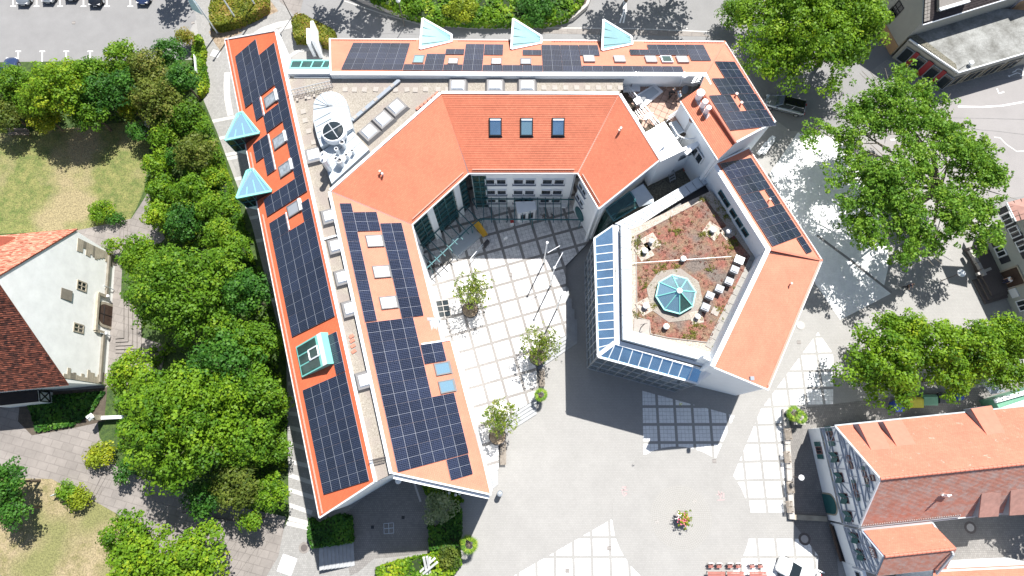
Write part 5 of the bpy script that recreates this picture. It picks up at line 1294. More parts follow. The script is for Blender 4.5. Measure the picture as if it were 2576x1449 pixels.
for k in range(9):
 x0 = 802 + k * 9.6; z = .10 * (9 - k); ys = 1375 - k * 1.3
 mb = MB(); mb.prism([V2(P(u, v, z)) for u, v in ((x0, ys), (x0 + 9.9, ys - 1.3), (x0 + 13.5, 1432 - k * 1.2), (x0 - 2.0 + 3.4, 1436 - k * 1.2))], 0, z); mb.build('step', 'step_stone', stair)
def park_steps(name, label, a, b, c, d, n, mat_='pink_stone', h=.14):
 """a-b: lower edge ends, d-c: upper edge ends (picture points)"""
 t = thing(name, label, 'stairs', V3(P((a[0] + c[0]) / 2, (a[1] + c[1]) / 2)))
 for k in range(n):
  z = h * (k + 1); f0 = k / n
  q = [(a[0] + (d[0] - a[0]) * f0, a[1] + (d[1] - a[1]) * f0), (b[0] + (c[0] - b[0]) * f0, b[1] + (c[1] - b[1]) * f0), c, d]
  mb = MB(); mb.prism([V2(P(u, v, z)) for u, v in q], 0, z); mb.build('step', mat_, t)
park_steps('park_steps', 'five narrow sandstone steps between the round shrub and the path fork', (329, 552), (329, 612), (292, 618), (292, 566), 4, h=.06)
park_steps('park_steps', 'three slanted sandstone steps beside the yellow shrub with the sign', (246, 1254), (278, 1200), (247, 1190), (224, 1242), 3, h=.06)
park_steps('park_steps', 'long flight of dark steps leading down to the footpath at the bottom', (600, 1470), (700, 1330), (455, 1290), (440, 1322), 13, h=.06)
ts = thing('entrance_steps', 'stepped sandstone landing in front of the arched door of the white house', 'stairs', V3(P(310, 860)))
for k in range(5):
 z = .13 * (5 - k); dx = k * 11; dy = k * 9
 mb = MB(); mb.prism([V2(P(u, v, z)) for u, v in ((283, 752), (311 + dx, 752), (311 + dx, 850 + dy), (290, 852 + dy))], 0, z); mb.build('step', 'pink_stone', ts)
# ================================================================ white gabled stone house on the left
WL = Wall(P(291, 645), P(268, 968))
def house_left():
 s0, z0 = WL.sz(190, 580); s1, z1 = WL.sz(168, 963); sa, za = WL.sz(-13, 701)
 print('left house', (s0, z0), (s1, z1), (sa, za), WL.L)
 h = thing('gabled_stone_house', 'old house with tall white gable, arched oak door and mottled tiles', 'house', V3(WL.at(WL.L / 2, 0)))
 zn, zs, za = max(5, min(9, z0)), max(5, min(9, z1)), za
 G = [WL.at(0, 0), WL.at(WL.L, 0), WL.at(s1, z1), WL.at(sa, za), WL.at(s0, z0)]
 back = -WL.n * 26
 mb = MB(); mb.hexa([tuple(p + back) for p in G], [tuple(p) for p in G]); mb.build('wall', 'plaster_old', h)
 ov = WL.n * .08; up = Vector((0, 0, .12))
 def slope(e, a, m, name='roof', lab=None):
  E1, E2, R = e + ov + up, e + back + up, a + ov + up
  pl = Plane.__new__(Plane); pl.o = E1; pl.a = (E2 - E1).normalized(); w = R - E1; w -= pl.a * w.dot(pl.a); pl.w = w.normalized(); pl.n = pl.a.cross(pl.w)
  if pl.n.z < 0: pl.n = -pl.n
  lo = -pl.w * .35
  tile_roof(name, pl, [E1 + lo, E2 + lo, a + back + up, R], m, h, course=.24, label=lab, step=.05, edge='tile_old_shaded'); return pl
 pn = slope(G[4], G[3], 'tile_old_red', lab='sunlit mottled red roof slope'); ps = slope(G[2], G[3], 'tile_old_shaded', lab='dark brown shaded roof slope')
 q = pn.hit(-2, 612); mb = MB(); c = q + Vector((0, 0, .5)); t = WL.n
 mb.hexa([q + Vector((-1.2, -.9, -.6)), q + Vector((1.0, -.9, -.6)), q + Vector((1.0, .9, -.6)), q + Vector((-1.2, .9, -.6))], [q + Vector((-1.2, -.9, .7)), q + Vector((1.0, -.9, .7)), q + Vector((1.0, .2, 1.6)), q + Vector((-1.2, .2, 1.6))])
 mb.build('dormer', 'tile_plain', h)
 random.seed(5)
 for side in (0, 1):
  z = 0
  while z < z0 - .4:
   w = random.uniform(.5, 1.5) if side == 0 else random.uniform(.4, 1.3); hh = random.uniform(.35, .5)
   s = w / 2 if side == 0 else WL.L - w / 2
   mb = MB(); p = WL.at(s, z + hh / 2, 0); mb.box(p, (.08, w, hh - .03), mat=WL.mat(0, 0) @ Matrix.Rotation(-pi / 2, 4, 'Y')) if False else mb.hexa([WL.at(s - w / 2, z, .0), WL.at(s + w / 2, z, .0), WL.at(s + w / 2, z, .05), WL.at(s - w / 2, z, .05)], [WL.at(s - w / 2, z + hh - .03, .0), WL.at(s + w / 2, z + hh - .03, .0), WL.at(s + w / 2, z + hh - .03, .05), WL.at(s - w / 2, z + hh - .03, .05)])
   mb.build('quoin_stone', random.choice(['sandstone', 'sandstone', 'sandstone_dark']), h); z += hh
 sd, zd = WL.sz(262, 795); sA, zA = WL.sz(259, 620); sB, zB = WL.sz(258, 955)
 def band(sa_, za_, sb_, zb_, w=.3, out=.18, m='sandstone_dark', name='string_course'):
  mb = MB(); a, b = WL.at(sa_, za_), WL.at(sb_, zb_); mb.bar(a + WL.n * out / 2, b + WL.n * out / 2, w, out * 1.6); mb.build(name, m, h)
 s_t, z_t = WL.sz(262, 745); s_b, z_b = WL.sz(258, 835); zc = (z_t + z_b) / 2 - .1
 band(.15, zc, s_t - .1, zc); band(s_b + .1, zc, WL.L - .15, zc)
 s_h0, z_h0 = WL.sz(243, 738); s_h1, z_h1 = WL.sz(240, 832); zh = (z_h0 + z_h1) / 2 + .1
 band(s_h0, zh, s_h1, zh, .36, .2, 'sandstone'); band(s_h0, zh, s_h0, zc, .25, .2, 'sandstone'); band(s_h1, zh, s_h1, zc, .25, .2, 'sandstone')
 sc, w = (s_h0 + s_h1) / 2, 1.15; r = w
 ringo = [WL.at(sc + (r + .28) * cos(t), 1.35 + (r + .28) * sin(t), .03) for t in [pi * k / 14 for k in range(15)]]
 mb = MB(); outer = [WL.at(sc + r + .28, 0, .03)] + ringo + [WL.at(sc - r - .28, 0, .03)]; mb.hexa([p - WL.n * .1 for p in outer], [p + WL.n * .08 for p in outer]); fr = mb.build('door_surround', 'sandstone', h)
 dr = [WL.at(sc + r, 0, .115)] + [WL.at(sc + r * cos(t), 1.35 + r * sin(t), .115) for t in [pi * k / 14 for k in range(15)]] + [WL.at(sc - r, 0, .115)]
 mb = MB(); mb.hexa([p - WL.n * .02 for p in dr], dr); d = mb.build('arched_door', 'wood_dark', h)
 mb = MB(); mb.bar(WL.at(sc, .05, .13), WL.at(sc, 2.45, .13), .05, .05); mb.bar(WL.at(sc - .95, 1.5, .13), WL.at(sc + .95, 1.5, .13), .05, .05); mb.build('door_rail', 'black', d)
 for u0, v0, u1, v1 in ((191, 701, 219, 738), (182, 809, 212, 842)):
  a, b = WL.sz(u0, v0), WL.sz(u1, v1); ww = abs(b[0] - a[0]) * .95; hh = max(1.3, abs(b[1] - a[1]) * .8)
  window_on(WL, (a[0] + b[0]) / 2, (a[1] + b[1]) / 2, ww, hh, h, frame='sandstone', nx=2, ny=2, ft=.14)
 a, b = WL.sz(152, 722), WL.sz(180, 760); c_ = ((a[0] + b[0]) / 2, (a[1] + b[1]) / 2)
 mb = MB(); mb.hexa([WL.at(c_[0] - .55, c_[1] - .75, 0), WL.at(c_[0] + .55, c_[1] - .75, 0), WL.at(c_[0] + .55, c_[1] - .75, .12), WL.at(c_[0] - .55, c_[1] - .75, .12)], [WL.at(c_[0] - .55, c_[1] + .75, 0), WL.at(c_[0] + .55, c_[1] + .75, 0), WL.at(c_[0] + .55, c_[1] + .75, .05), WL.at(c_[0] - .55, c_[1] + .75, .05)]); mb.build('wooden_hatch', 'sandstone_dark', h)
 for u, v in ((265, 745), (261, 839)):
  s, z = WL.sz(u, v); mb = MB(); mb.box(WL.at(s, z, .25), (.35, .25, .3)); mb.build('wall_lamp', 'dome', h)
 for u, v in ((297, 735), (290, 850)):
  s, z = WL.sz(u, v); mb = MB(); mb.tube(WL.at(s, .2, .2), WL.at(s, 2.0, .2), .05, 6); mb.build('downpipe', 'zinc', h)
 q = [P(u, v, 2.4) for u, v in ((-20, 990), (92, 982), (95, 1010), (-20, 1022))]
 mb = MB(); mb.slab(q, .15); mb.build('lean_to_roof', 'tile_black', h)
 mb = MB(); mb.prism([V2(p) for p in q], 0, 2.2); mb.build('lean_to_wall', 'plaster_old', h)
 We = Wall(q[1], q[2]); mb = MB()
 for p0, p1 in (((.05, .6), (We.L - .05, 2.1)), ((.05, 2.1), (We.L - .05, .6)), ((.05, 2.1), (We.L - .05, 2.1)), ((.05, .6), (We.L - .05, .6)), ((.05, .6), (.05, 2.1)), ((We.L - .05, .6), (We.L - .05, 2.1))):
  mb.bar(We.at(p0[0], p0[1], .03), We.at(p1[0], p1[1], .03), .12, .1)
 mb.build('crossed_timbers', 'black', h)
house_left()
# ================================================================ half-timbered house bottom right
def timber_gable(W, h, G, zb, zt_list, diag=True, seed=1, studs=11, ratio=1.0):
 """timbers inside a gable outline G: (sL, zL), (sA, zA), (sR, zR)"""
 (sl, zl), (sa, za), (sr, zr) = G
 random.seed(seed)
 def lim(z):
  if z <= min(zl, zr): return (min(sl, sr), max(sl, sr))
  a = sl + (sa - sl) * max(0, (z - zl)) / (za - zl); b = sr + (sa - sr) * max(0, (z - zr)) / (za - zr); return (min(a, b), max(a, b))
 o = .05
 def beam(s0, z0, s1, z1, w=.20):
  mb = MB(); mb.bar(W.at(s0, z0, o), W.at(s1, z1, o), w, .07) if abs(z0 - z1) < 1e-6 else mb.bar(W.at(s0, z0, o + .004), W.at(s1, z1, o + .004), .07, w, up=W.n.cross(Vector((s1 - s0, 0, z1 - z0))).normalized() if False else W.n); mb.build('timber', 'timber', h)
 for z in zt_list:
  a, b = lim(z); beam(a, z, b, z, .18)
  a, b = lim(z);
 zz = zt_list
 for i in range(len(zz) - 1):
  z0, z1 = zz[i] + .1, zz[i + 1] - .1; a, b = lim(z1); a0, b0 = lim(z0)
  n = max(1, int((b - a) / 1.25))
  for k in range(n + 1):
   s = a + (b - a) * k / n; beam(s, z0, s, z1, .12)
   if diag and k < n and (k % 2 == 0 or random.random() < .4):
    s2 = a + (b - a) * (k + 1) / n
    if random.random() < .5: beam(s + .05, z0, s2 - .05, z1, .11)
    else: beam(s2 - .05, z0, s + .05, z1, .11)
    if random.random() < .3: beam(s + .05, (z0 + z1) / 2, s2 - .05, (z0 + z1) / 2, .13)
  beam(a0 + .02, z0, a, z1, .14); beam(b0 - .02, z0, b, z1, .14)
 beam(sl, zl, sa, za, .2); beam(sr, zr, sa, za, .2); beam(lim(zb)[0], zb, lim(zb)[0], zl, .2)
 beam(lim(zb)[1], zb, lim(zb)[1], zr, .2)
def tile_slope(h, E1, E2, R1, m, course=.2, lab=None, lo=.2, R2=None):
 pl = Plane.__new__(Plane); pl.o = E1; pl.a = (E2 - E1).normalized(); w = R1 - E1; w -= pl.a * w.dot(pl.a); pl.w = w.normalized(); pl.n = pl.a.cross(pl.w)
 if pl.n.z < 0: pl.n = -pl.n
 R2 = R2 or R1 + (E2 - E1)
 tile_roof('roof', pl, [E1 - pl.w * lo, E2 - pl.w * lo, R2, R1], m, h, course=course, label=lab, edge='zinc'); return pl
def shutter_pair(W, s, z, h, w=.9, hh=1.1, open_=True):
 f = window_on(W, s, z, w, hh, h, frame='maroon', glass='glass_dark', nx=2, ny=1, ft=.09, out=.05)
 for sg_ in (-1, 1):
  mb = MB()
  c = W.at(s + sg_ * (w / 2 + .26), z, .14); d = W.d; n = W.n
  if open_: # half-closed awning flaps standing off the wall
   a = W.at(s + sg_ * .03, z - hh / 2, .10); b = W.at(s + sg_ * w * .52, z - hh / 2, .35)
   mb.hexa([a, b, b + n * .03, a + n * .03], [p + Vector((0, 0, hh)) for p in (a, b, b + n * .03, a + n * .03)])
  else:
   p0, p1 = W.at(s + sg_ * (w / 2 + .03), z - hh / 2, .09), W.at(s + sg_ * (w / 2 + .5), z - hh / 2, .09)
   mb.hexa([p0, p1, p1 + n * .04, p0 + n * .04], [p + Vector((0, 0, hh)) for p in (p0, p1, p1 + n * .04, p0 + n * .04)])
  mb.build('shutter', 'shutter', h)
WB = Wall(P(2032, 1079), P(2084, 1308))
def house_half_timbered():
 sN, zN = WB.sz(2093, 1055); sS, zS = WB.sz(2171, 1333); sA, zA = WB.sz(2215, 1204)
 print('timber house', (sN, zN), (sS, zS), (sA, zA), WB.L)
 h = thing('half_timbered_house', 'half-timbered house with grey beams, green shutters and salmon tiled roof at the right', 'house', V3(WB.at(WB.L / 2, 0)))
 zN = zS = (zN + zS) / 2 if abs(zN - zS) < 2.5 else zN
 sN, sS = sN, sS
 G = [WB.at(0, 0), WB.at(WB.L, 0), WB.at(WB.L, zS), WB.at(WB.L / 2 if False else sA, zA), WB.at(0, zN)]
 sgn = -WB.n; Lh = 22.0
 rid = P(2576, 1166, zA) - G[3]; rid.z = 0; rid.normalize(); back = rid * Lh
 mb = MB(); mb.hexa([tuple(p + back) for p in G], [tuple(p) for p in G]); mb.build('wall', 'white', h)
 up = Vector((0, 0, .15)); ov = -rid * .12
 E0, E1_, A0 = G[4] + up + ov, G[2] + up + ov, G[3] + up + ov
 pn = tile_slope(h, E0, E0 + back, A0, 'tile_house', lab='sunlit salmon roof slope with shed dormers'); ps = tile_slope(h, E1_, E1_ + back, A0, 'tile_house_dull', lab='weathered grey-red roof slope')
 k = 0; t = 0.0
 rt = cached('ridge_tile', lambda: MB().tube((0, 0, 0), (.44, 0, 0), .15, 8, .125).mesh('ridge_tile', 'tile_plain'))
 ang = atan2(rid.y, rid.x)
 while t < Lh - .5:
  p = A0 + rid * t + Vector((0, 0, .02)); inst(rt, 'ridge_tile', Matrix.Translation(p) @ Matrix.Rotation(ang, 4, 'Z'), h); t += .42
 zf = 2.9
 timber_gable(WB, h, ((0, zN), (sA, zA), (WB.L, zS)), zf, [zf, zf + .55, zf + 1.5, zN + .2, zN + .95, zN + 2.0, zN + 3.0, zN + 4.0], seed=3)
 for s in (.09, .31, .52, .73, .91): shutter_pair(WB, WB.L * s, zf + 1.15 + .5, h, .95, 1.15, open_=(s > .2))
 s_, z_ = WB.sz(2071, 1144); shutter_pair(WB, WB.L * .24, 1.55, h, .75, 1.2, False)
 for u, v in ((2137, 1153), (2142, 1171), (2176, 1191), (2182, 1208), (2152, 1224), (2157, 1242)):
  s, z = WB.sz(u, v); window_on(WB, s, z, .6, .62, h, frame='maroon', ft=.08, out=.08)
 for u, v in ((2173, 1179), (2184, 1219), (2149, 1213), (2160, 1253)):
  s, z = WB.sz(u, v); mb = MB(); a = WB.at(s - .22, z - .3, .08); b = WB.at(s + .22, z - .3, .08); mb.hexa([a, b, b + WB.n * .04, a + WB.n * .04], [p + Vector((0, 0, .6)) for p in (a, b, b + WB.n * .04, a + WB.n * .04)]); mb.build('shutter', 'shutter', h)
 s, z = WB.sz(2197, 1202); window_on(WB, s, z, .55, .6, h, frame='maroon', ft=.08, out=.08)
 sc, _ = WB.sz(2085, 1254); sc = WB.L * .82; r = .95
 dr = [WB.at(sc + r + .15, 0, .05)] + [WB.at(sc + (r + .15) * cos(t), 1.5 + (r + .15) * sin(t), .05) for t in [pi * k / 12 for k in range(13)]] + [WB.at(sc - r - .15, 0, .05)]
 mb = MB(); mb.hexa([p - WB.n * .08 for p in dr], dr); mb.build('gate_surround', 'sandstone', h)
 dr = [WB.at(sc + r, 0, .10)] + [WB.at(sc + r * cos(t), 1.5 + r * sin(t), .10) for t in [pi * k / 12 for k in range(13)]] + [WB.at(sc - r, 0, .10)]
 mb = MB(); mb.hexa([p - WB.n * .04 for p in dr], dr); mb.build('arched_gate', 'shutter', h)
 mb = MB(); mb.bar(WB.at(0, zf, .02), WB.at(WB.L, zf, .02), .12, .22); mb.build('string_course', 'sandstone', h)
 def dormer(pl, pts, m, hgt, cheek='zinc_dark'):
  """pts: front-left, front-right (low end, raised), back-right, back-left (on the roof)"""
  fl, fr_, br_, bl = [pl.hit(u, v) for u, v in pts]
  fl = pl.hit(*pts[0]) ; upv = Vector((0, 0, hgt))
  top = [P(pts[0][0], pts[0][1], fl.z + hgt * .75), P(pts[1][0], pts[1][1], fr_.z + hgt * .75), br_ + Vector((0, 0, .06)), bl + Vector((0, 0, .06))]
  mb = MB(); mb.slab(top, .12); d = mb.build('dormer', 'tile_plain' if m == 'tile_house' else 'tile_plain_dull', h)
  mb = MB()
  for a, b in ((top[0], top[3]), (top[1], top[2])):
   lo = Vector((a.x, a.y, 0)); zz = pl.o.z + 0; t_ = (Vector((a.x, a.y, 0)) - pl.o);
   zr = pl.o.z - (pl.n.x * t_.x + pl.n.y * t_.y) / pl.n.z
   mb.face([a - Vector((0, 0, .1)), b - Vector((0, 0, .1)), (a.x, a.y, zr)])
  for a, b in ((top[0], top[1]),):
   def zr_(p): t_ = p - pl.o; return pl.o.z - (pl.n.x * t_.x + pl.n.y * t_.y) / pl.n.z
   mb.face([a - Vector((0, 0, .1)), b - Vector((0, 0, .1)), (b.x, b.y, zr_(b)), (a.x, a.y, zr_(a))])
  mb.build('dormer_cheek', cheek, d)
 dormer(pn, ((2160, 1066), (2207, 1062), (2240, 1129), (2191, 1132)), 'tile_house', 1.5)
 dormer(pn, ((2222, 1061), (2268, 1056), (2304, 1118), (2255, 1122)), 'tile_house', 1.5)
 dormer(pn, ((2443, 1028), (2494, 1020), (2528, 1089), (2482, 1094)), 'tile_house', 1.5)
 dormer(ps, ((2463, 1302), (2512, 1299), (2518, 1238), (2469, 1240)), 'tile_house_dull', 1.6)
 dormer(ps, ((2540, 1297), (2590, 1294), (2600, 1230), (2542, 1232)), 'tile_house_dull', 1.6)
 p = ps.hit(2370, 1245); mb = MB(); mb.tube(p, p + Vector((0, 0, .9)), .12, 8); mb.box(p + Vector((.2, 0, .3)), (.9, .12, .08)); mb.build('vent_pipe', 'dome', h)
 gutter(E0 - pn.w * .2, E0 + back - pn.w * .2, h, 'zinc'); gutter(E1_ - ps.w * .2, E1_ + back - ps.w * .2, h, 'gutter')
 mb = MB()
 for k in range(44):
  p = E1_ + rid * (k * .22) + ps.w * .15 + ps.n * .08; mb.bar(p, p + ps.w * .28 + Vector((0, 0, .1)), .06)
 mb.bar(E1_ + ps.w * .15 + ps.n * .12, E1_ + rid * 9.6 + ps.w * .15 + ps.n * .12, .05); mb.build('snow_guard', 'steel', h)
 mb = MB(); mb.bar(E0, A0, .12, .16); mb.bar(E1_, A0, .12, .16); mb.build('verge_board', 'white_metal', h)
 return rid
rid = house_half_timbered()
WB2 = Wall(P(2084, 1315), P(2140, 1500))
def annex():
 h = thing('timber_annex', 'small half-timbered annex with NH board and salmon tiles below the large timber house', 'house', V3(P(2200, 1400, 0)))
 A = P(2224, 1399, 8.2); n0 = P(2169, 1334, 6.0); s0 = P(2204, 1441, 6.0)
 W = Wall(n0, s0);
 sa, za = W.sz(2224, 1399); B = W.at(sa, za)
 L = 6.6; back = rid * L
 gN, gS = W.at(0, 6.0), W.at(W.L * 1.25, 5.4)
 za = max(za, 7.8); B = W.at(sa, za); gN = W.at(-.05, 6.0); gS = W.at(2 * sa + .05, 6.0)
 mb = MB(); G = [W.at(-.05, 0), W.at(2 * sa + .05, 0), gS, B, gN]; mb.hexa([tuple(p + back) for p in G], [tuple(p) for p in G]); mb.build('wall', 'white', h)
 up = Vector((0, 0, .12))
 tile_slope(h, gN + up, gN + up + back, B + up, 'tile_house', course=.24, lo=.1); tile_slope(h, gS + up, gS + up + back, B + up, 'tile_house_dull', course=.22, lo=.2)
 rt = MC['ridge_tile']; ang = atan2(rid.y, rid.x); t = 0
 while t < L - .4: inst(rt, 'ridge_tile', Matrix.Translation(B + up + rid * t) @ Matrix.Rotation(ang, 4, 'Z'), h); t += .42
 timber_gable(W, h, ((0, 6.0), (sa, za), (2 * sa, 6.0)), 2.8, [2.8, 3.4, 4.3, 5.3, 6.1, 7.0], seed=8)
 for s in (.22, .62): shutter_pair(W, 2 * sa * s, 4.4, h, .9, 1.1)
 s, z = W.sz(2199, 1389); mb = MB(); mb.hexa([W.at(s - .45, z - .4, .1), W.at(s + .45, z - .4, .1), W.at(s + .45, z - .4, .15), W.at(s - .45, z - .4, .15)], [W.at(s - .45, z + .4, .1), W.at(s + .45, z + .4, .1), W.at(s + .45, z + .4, .15), W.at(s - .45, z + .4, .15)])
 b = mb.build('monogram_board', 'maroon', h, label='dark framed board with white letters NH')
 mb = MB()
 def st(a, c): mb.bar(W.at(s + a[0], z + a[1], .17), W.at(s + c[0], z + c[1], .17), .06, .05)
 for a, c in (((-.3, -.25), (-.3, .25)), ((-.3, .25), (-.05, -.25)), ((-.05, -.25), (-.05, .25)), ((.08, -.25), (.08, .25)), ((.08, 0), (.3, 0)), ((.3, -.25), (.3, .25))): st(a, c)
 mb.build('letters', 'dome', b)
 mb = MB(); mb.slab([P(2169, 1331, 6.4), P(2345, 1313, 6.4), P(2347, 1319, 6.2), P(2169, 1336, 6.2)], .25); mb.build('flashing', 'white_metal', h)
 mb = MB(); mb.bar(P(2345, 1316, 6.2), P(2398, 1394, 8.3), .16, .2); mb.bar(P(2398, 1394, 8.3), P(2356, 1444, 6.1), .16, .2); mb.build('verge_board', 'zinc', h)
annex()
def low_annex():
 h = thing('low_annex', 'low pale annex with slate lean-to roof at the bottom, beside the timber annex', 'house', V3(P(2150, 1420, 0)))
 mb = MB(); q = [P(2092, 1322, .5), P(2128, 1330, .9), P(2155, 1428, .9), P(2118, 1410, .5)]; mb.slab(q, .1); mb.build('roof', 'tile_black', h)
 mb = MB(); mb.prism([V2(p) for p in q], 0, .38); mb.build('wall', 'sandstone_dark', h)
 W = Wall(P(2118, 1412), P(2150, 1520)); mb = MB(); wallbox(W, 0, W.L, 0, 3.6, parent=h, out=0);
 for s in (.2, 1.2, 2.2, 3.2): mb = MB(); mb.bar(W.at(s, 2.0, .05), W.at(s, 3.6, .05), .14, .08, up=W.n); mb.build('timber', 'timber', h)
 window_on(W, .8, 2.6, .6, .9, h, frame='timber')
 mb = MB(); mb.tube(P(2089, 1319, .55), P(2116, 1412, .55), .14, 6); mb.build('gutter', 'wood_dark', h)
low_annex()
def back_annex():
 h = thing('rear_extension', 'strip of pink tiled roof at the bottom right edge behind the annex', 'house', V3(P(2500, 1460, 4)))
 a, b = P(2352, 1437, 5.0), P(2640, 1424, 5.0); c, d = P(2640, 1500, 6.6), P(2340, 1510, 6.6)
 tile_slope(h, a, b, d, 'tile_house', course=.22, R2=c); skirt([a, b, c, d], h); gutter(a, b, h, 'gutter')
back_annex()
sheet('back_yard', [(2250, 1310), (2700, 1290), (2700, 1600), (2250, 1600)], .03, 'setts_dark', 'grey cobbled yard behind the timber house')
sheet('front_yard', [(1985, 1030), (2150, 1010), (2600, 960), (2600, 1060), (2100, 1350), (2110, 1449), (2130, 1600), (2040, 1600), (2060, 1400), (1992, 1310)], .026, 'setts_dark', 'grey-brown setts in front of the timber house')
# ================================================================ beige house and flat shop, top right
def house_beige():
 W = Wall(P(2190, 48), P(2240, 138)); W2_ = Wall(P(2240, 138), P(2277, 118))
 h = thing('beige_corner_house', 'beige rendered corner house with ochre plinth and dark brown roof at the top right', 'house', V3(P(2260, 80)))
 e = P(2305, 78, 5.6)
 zc = 6.2; C = P(2240, 138); wdir = -W.d
 if wdir.y < 0: wdir = -wdir
 far = C + wdir * 12; rdir = (P(2494, 20, zc) - P(2305, 78, zc)); rdir.z = 0; rdir.normalize(); inn = C + rdir * 15
 C2 = C + rdir * 1.6
 mb = MB(); q = [C, far, far + rdir * 15, inn]; mb.prism([V2(p) for p in q], 0, zc); mb.build('wall', 'beige', h)
 mb = MB(); n = W.n; mb.hexa([far + n * .05, C + n * .05, C + n * .01 , far + n * .01], [p + Vector((0, 0, 1.7)) for p in (far + n * .05, C + n * .05, C + n * .01, far + n * .01)]); mb.build('plinth', 'ochre', h)
 gA = (C + far) / 2; gA = Vector((gA.x, gA.y, zc + 5.0))
 mb = MB(); mb.hexa([V3(C + Vector((0, 0, zc)) + n * .0), V3(far + Vector((0, 0, zc))), V3(gA)], [V3(C + Vector((0, 0, zc)) + rdir * .3), V3(far + Vector((0, 0, zc)) + rdir * .3), V3(gA + rdir * .3)]); mb.build('gable_wall', 'beige', h)
 E1_ = C + Vector((0, 0, zc + .1)) + rdir * .05; pl = tile_slope(h, E1_ , E1_ + rdir * 14.9, gA + Vector((0, 0, .1)), 'tile_black', course=.28, lo=.35)
 E2_ = far + Vector((0, 0, zc + .1)); tile_slope(h, E2_, E2_ + rdir * 14.9, gA + Vector((0, 0, .1)), 'tile_black', course=.28, lo=.35)
 ve = cached('verge_tile', lambda: MB().box((0, 0, 0), (.34, .34, .08)).mesh('verge_tile', 'slab'))
 sl_ = (gA - E1_)
 for t in range(14):
  for c in range(2): inst(ve, 'verge_tile', pl.mat(.25 + c * .38, .1 + t * .40, .08), h)
 mb = MB(); q = [pl.hit(2356, 30), pl.hit(2430, 8), pl.hit(2430, -40), pl.hit(2356, -20)]; mb.slab([p + Vector((0, 0, .5)) for p in q], .6); d = mb.build('roof_dormer', 'slab', h)
 mb = MB(); mb.bar(q[0] + Vector((0, -.1, .5)), q[1] + Vector((0, -.1, .5)), .35, .2); mb.build('sill', 'white_metal', d)
 for u0, v0 in ((2228, 54), (2258, 22)):
  s, z = W.sz(u0, v0); window_on(W, s, min(max(z, 3), 5), 1.3, 1.7, h, frame='black', nx=2, ny=2, ft=.1)
 mb = MB(); m2 = W2_.n; mb.hexa([C + m2 * .02 + W2_.d * .0, C + W2_.d * 1.7 + m2 * .02, C + W2_.d * 1.7 + m2 * .1, C + m2 * .1], [p + Vector((0, 0, 3.2)) for p in (C + m2 * .02, C + W2_.d * 1.7 + m2 * .02, C + W2_.d * 1.7 + m2 * .1, C + m2 * .1)]); mb.build('corner_stones', 'sandstone', h)
 gutter(E1_ - pl.w * .4, E1_ + rdir * 14.9 - pl.w * .4, h, 'white_metal')
house_beige()
def shop():
 z = 3.5
 h = thing('flat_roof_shop', 'low shop with worn concrete flat roof, white edge and red framed display windows', 'shop', V3(P(2400, 180)))
 q = [P(u, v, z) for u, v in ((2284, 100), (2410, 184), (2640, 117), (2640, 30), (2500, 20), (2340, 70))]
 flat(q, z, 'flat_roof', 'shop_roof', h, .25)
 mb = MB(); ce = sum(q, Vector()) / 6; mb.prism([V2(ce + (p - ce) * .985) for p in q], 0, z - .26); mb.build('wall', 'beige', h)
 mb = MB(); mb.bar(q[0] + Vector((.1, 0, .08)), q[1] + Vector((0, 0, .08)), .12, .22); mb.bar(q[1] + Vector((0, 0, .08)), q[2] + Vector((0, 0, .08)), .12, .22); mb.build('roof_edge', 'white_metal', h)
 mb = MB(); o_ = Vector((.25, .35, .1)); mb.slab([q[0] + o_, q[1] + Vector((-.1, .3, .1)), q[1] + Vector((-.1, 1.2, .1)), q[0] + o_ + Vector((.5, .7, 0))], .05); mb.build('moss_strip', 'gravel_dark', h)
 W = Wall(q[0], q[1]);
 for k, (m, w) in enumerate((('glass', 1.3), ('red', .55), ('glass', 1.3), ('red', .75), ('glass', 1.3), ('red', .55), ('glass', 1.3))):
  pass
 s = .5
 for m, w in (('glass', 1.2), ('red', .5), ('glass', 1.2), ('red', .7), ('glass', 1.2), ('red', .5), ('glass', 1.2)):
  if m == 'glass': window_on(W, s + w / 2, 1.5, w, 2.3, h, frame='zinc_dark', glass='glass_dark', ft=.08, out=.05)
  else: mb = MB(); mb.hexa([W.at(s, .2, .0), W.at(s + w, .2, .0), W.at(s + w, .2, .08), W.at(s, .2, .08)], [W.at(s, 2.8, .0), W.at(s + w, 2.8, .0), W.at(s + w, 2.8, .08), W.at(s, 2.8, .08)]); mb.build('red_panel', 'red', h)
  s += w + .05
 W = Wall(q[1], q[2])
 for s in (1.0, 3.6, 6.2, 8.8): window_on(W, s, 1.4, 2.0, 2.0, h, frame='sandstone', nx=2, ft=.1, out=.05)
 p = P(2442, 159, z + .3); mb = MB(); mb.lathe((p.x, p.y, z), [(.1, 0), (.1, .3), (.28, .35), (.28, .5), (.1, .6)], 12); mb.build('roof_vent', 'dome', h)
 mb = MB(); mb.bar(P(2400, 183, z + .1), P(2430, 163, z + .1), .04); mb.build('cable', 'black', h)
M['shop_roof'] = tweak_two('worn_concrete_roof', (0.12, 0.12, 0.11), (0.27, 0.275, 0.265), .5, .35, .6, fine=.12, fscale=6, detail=9)
shop()
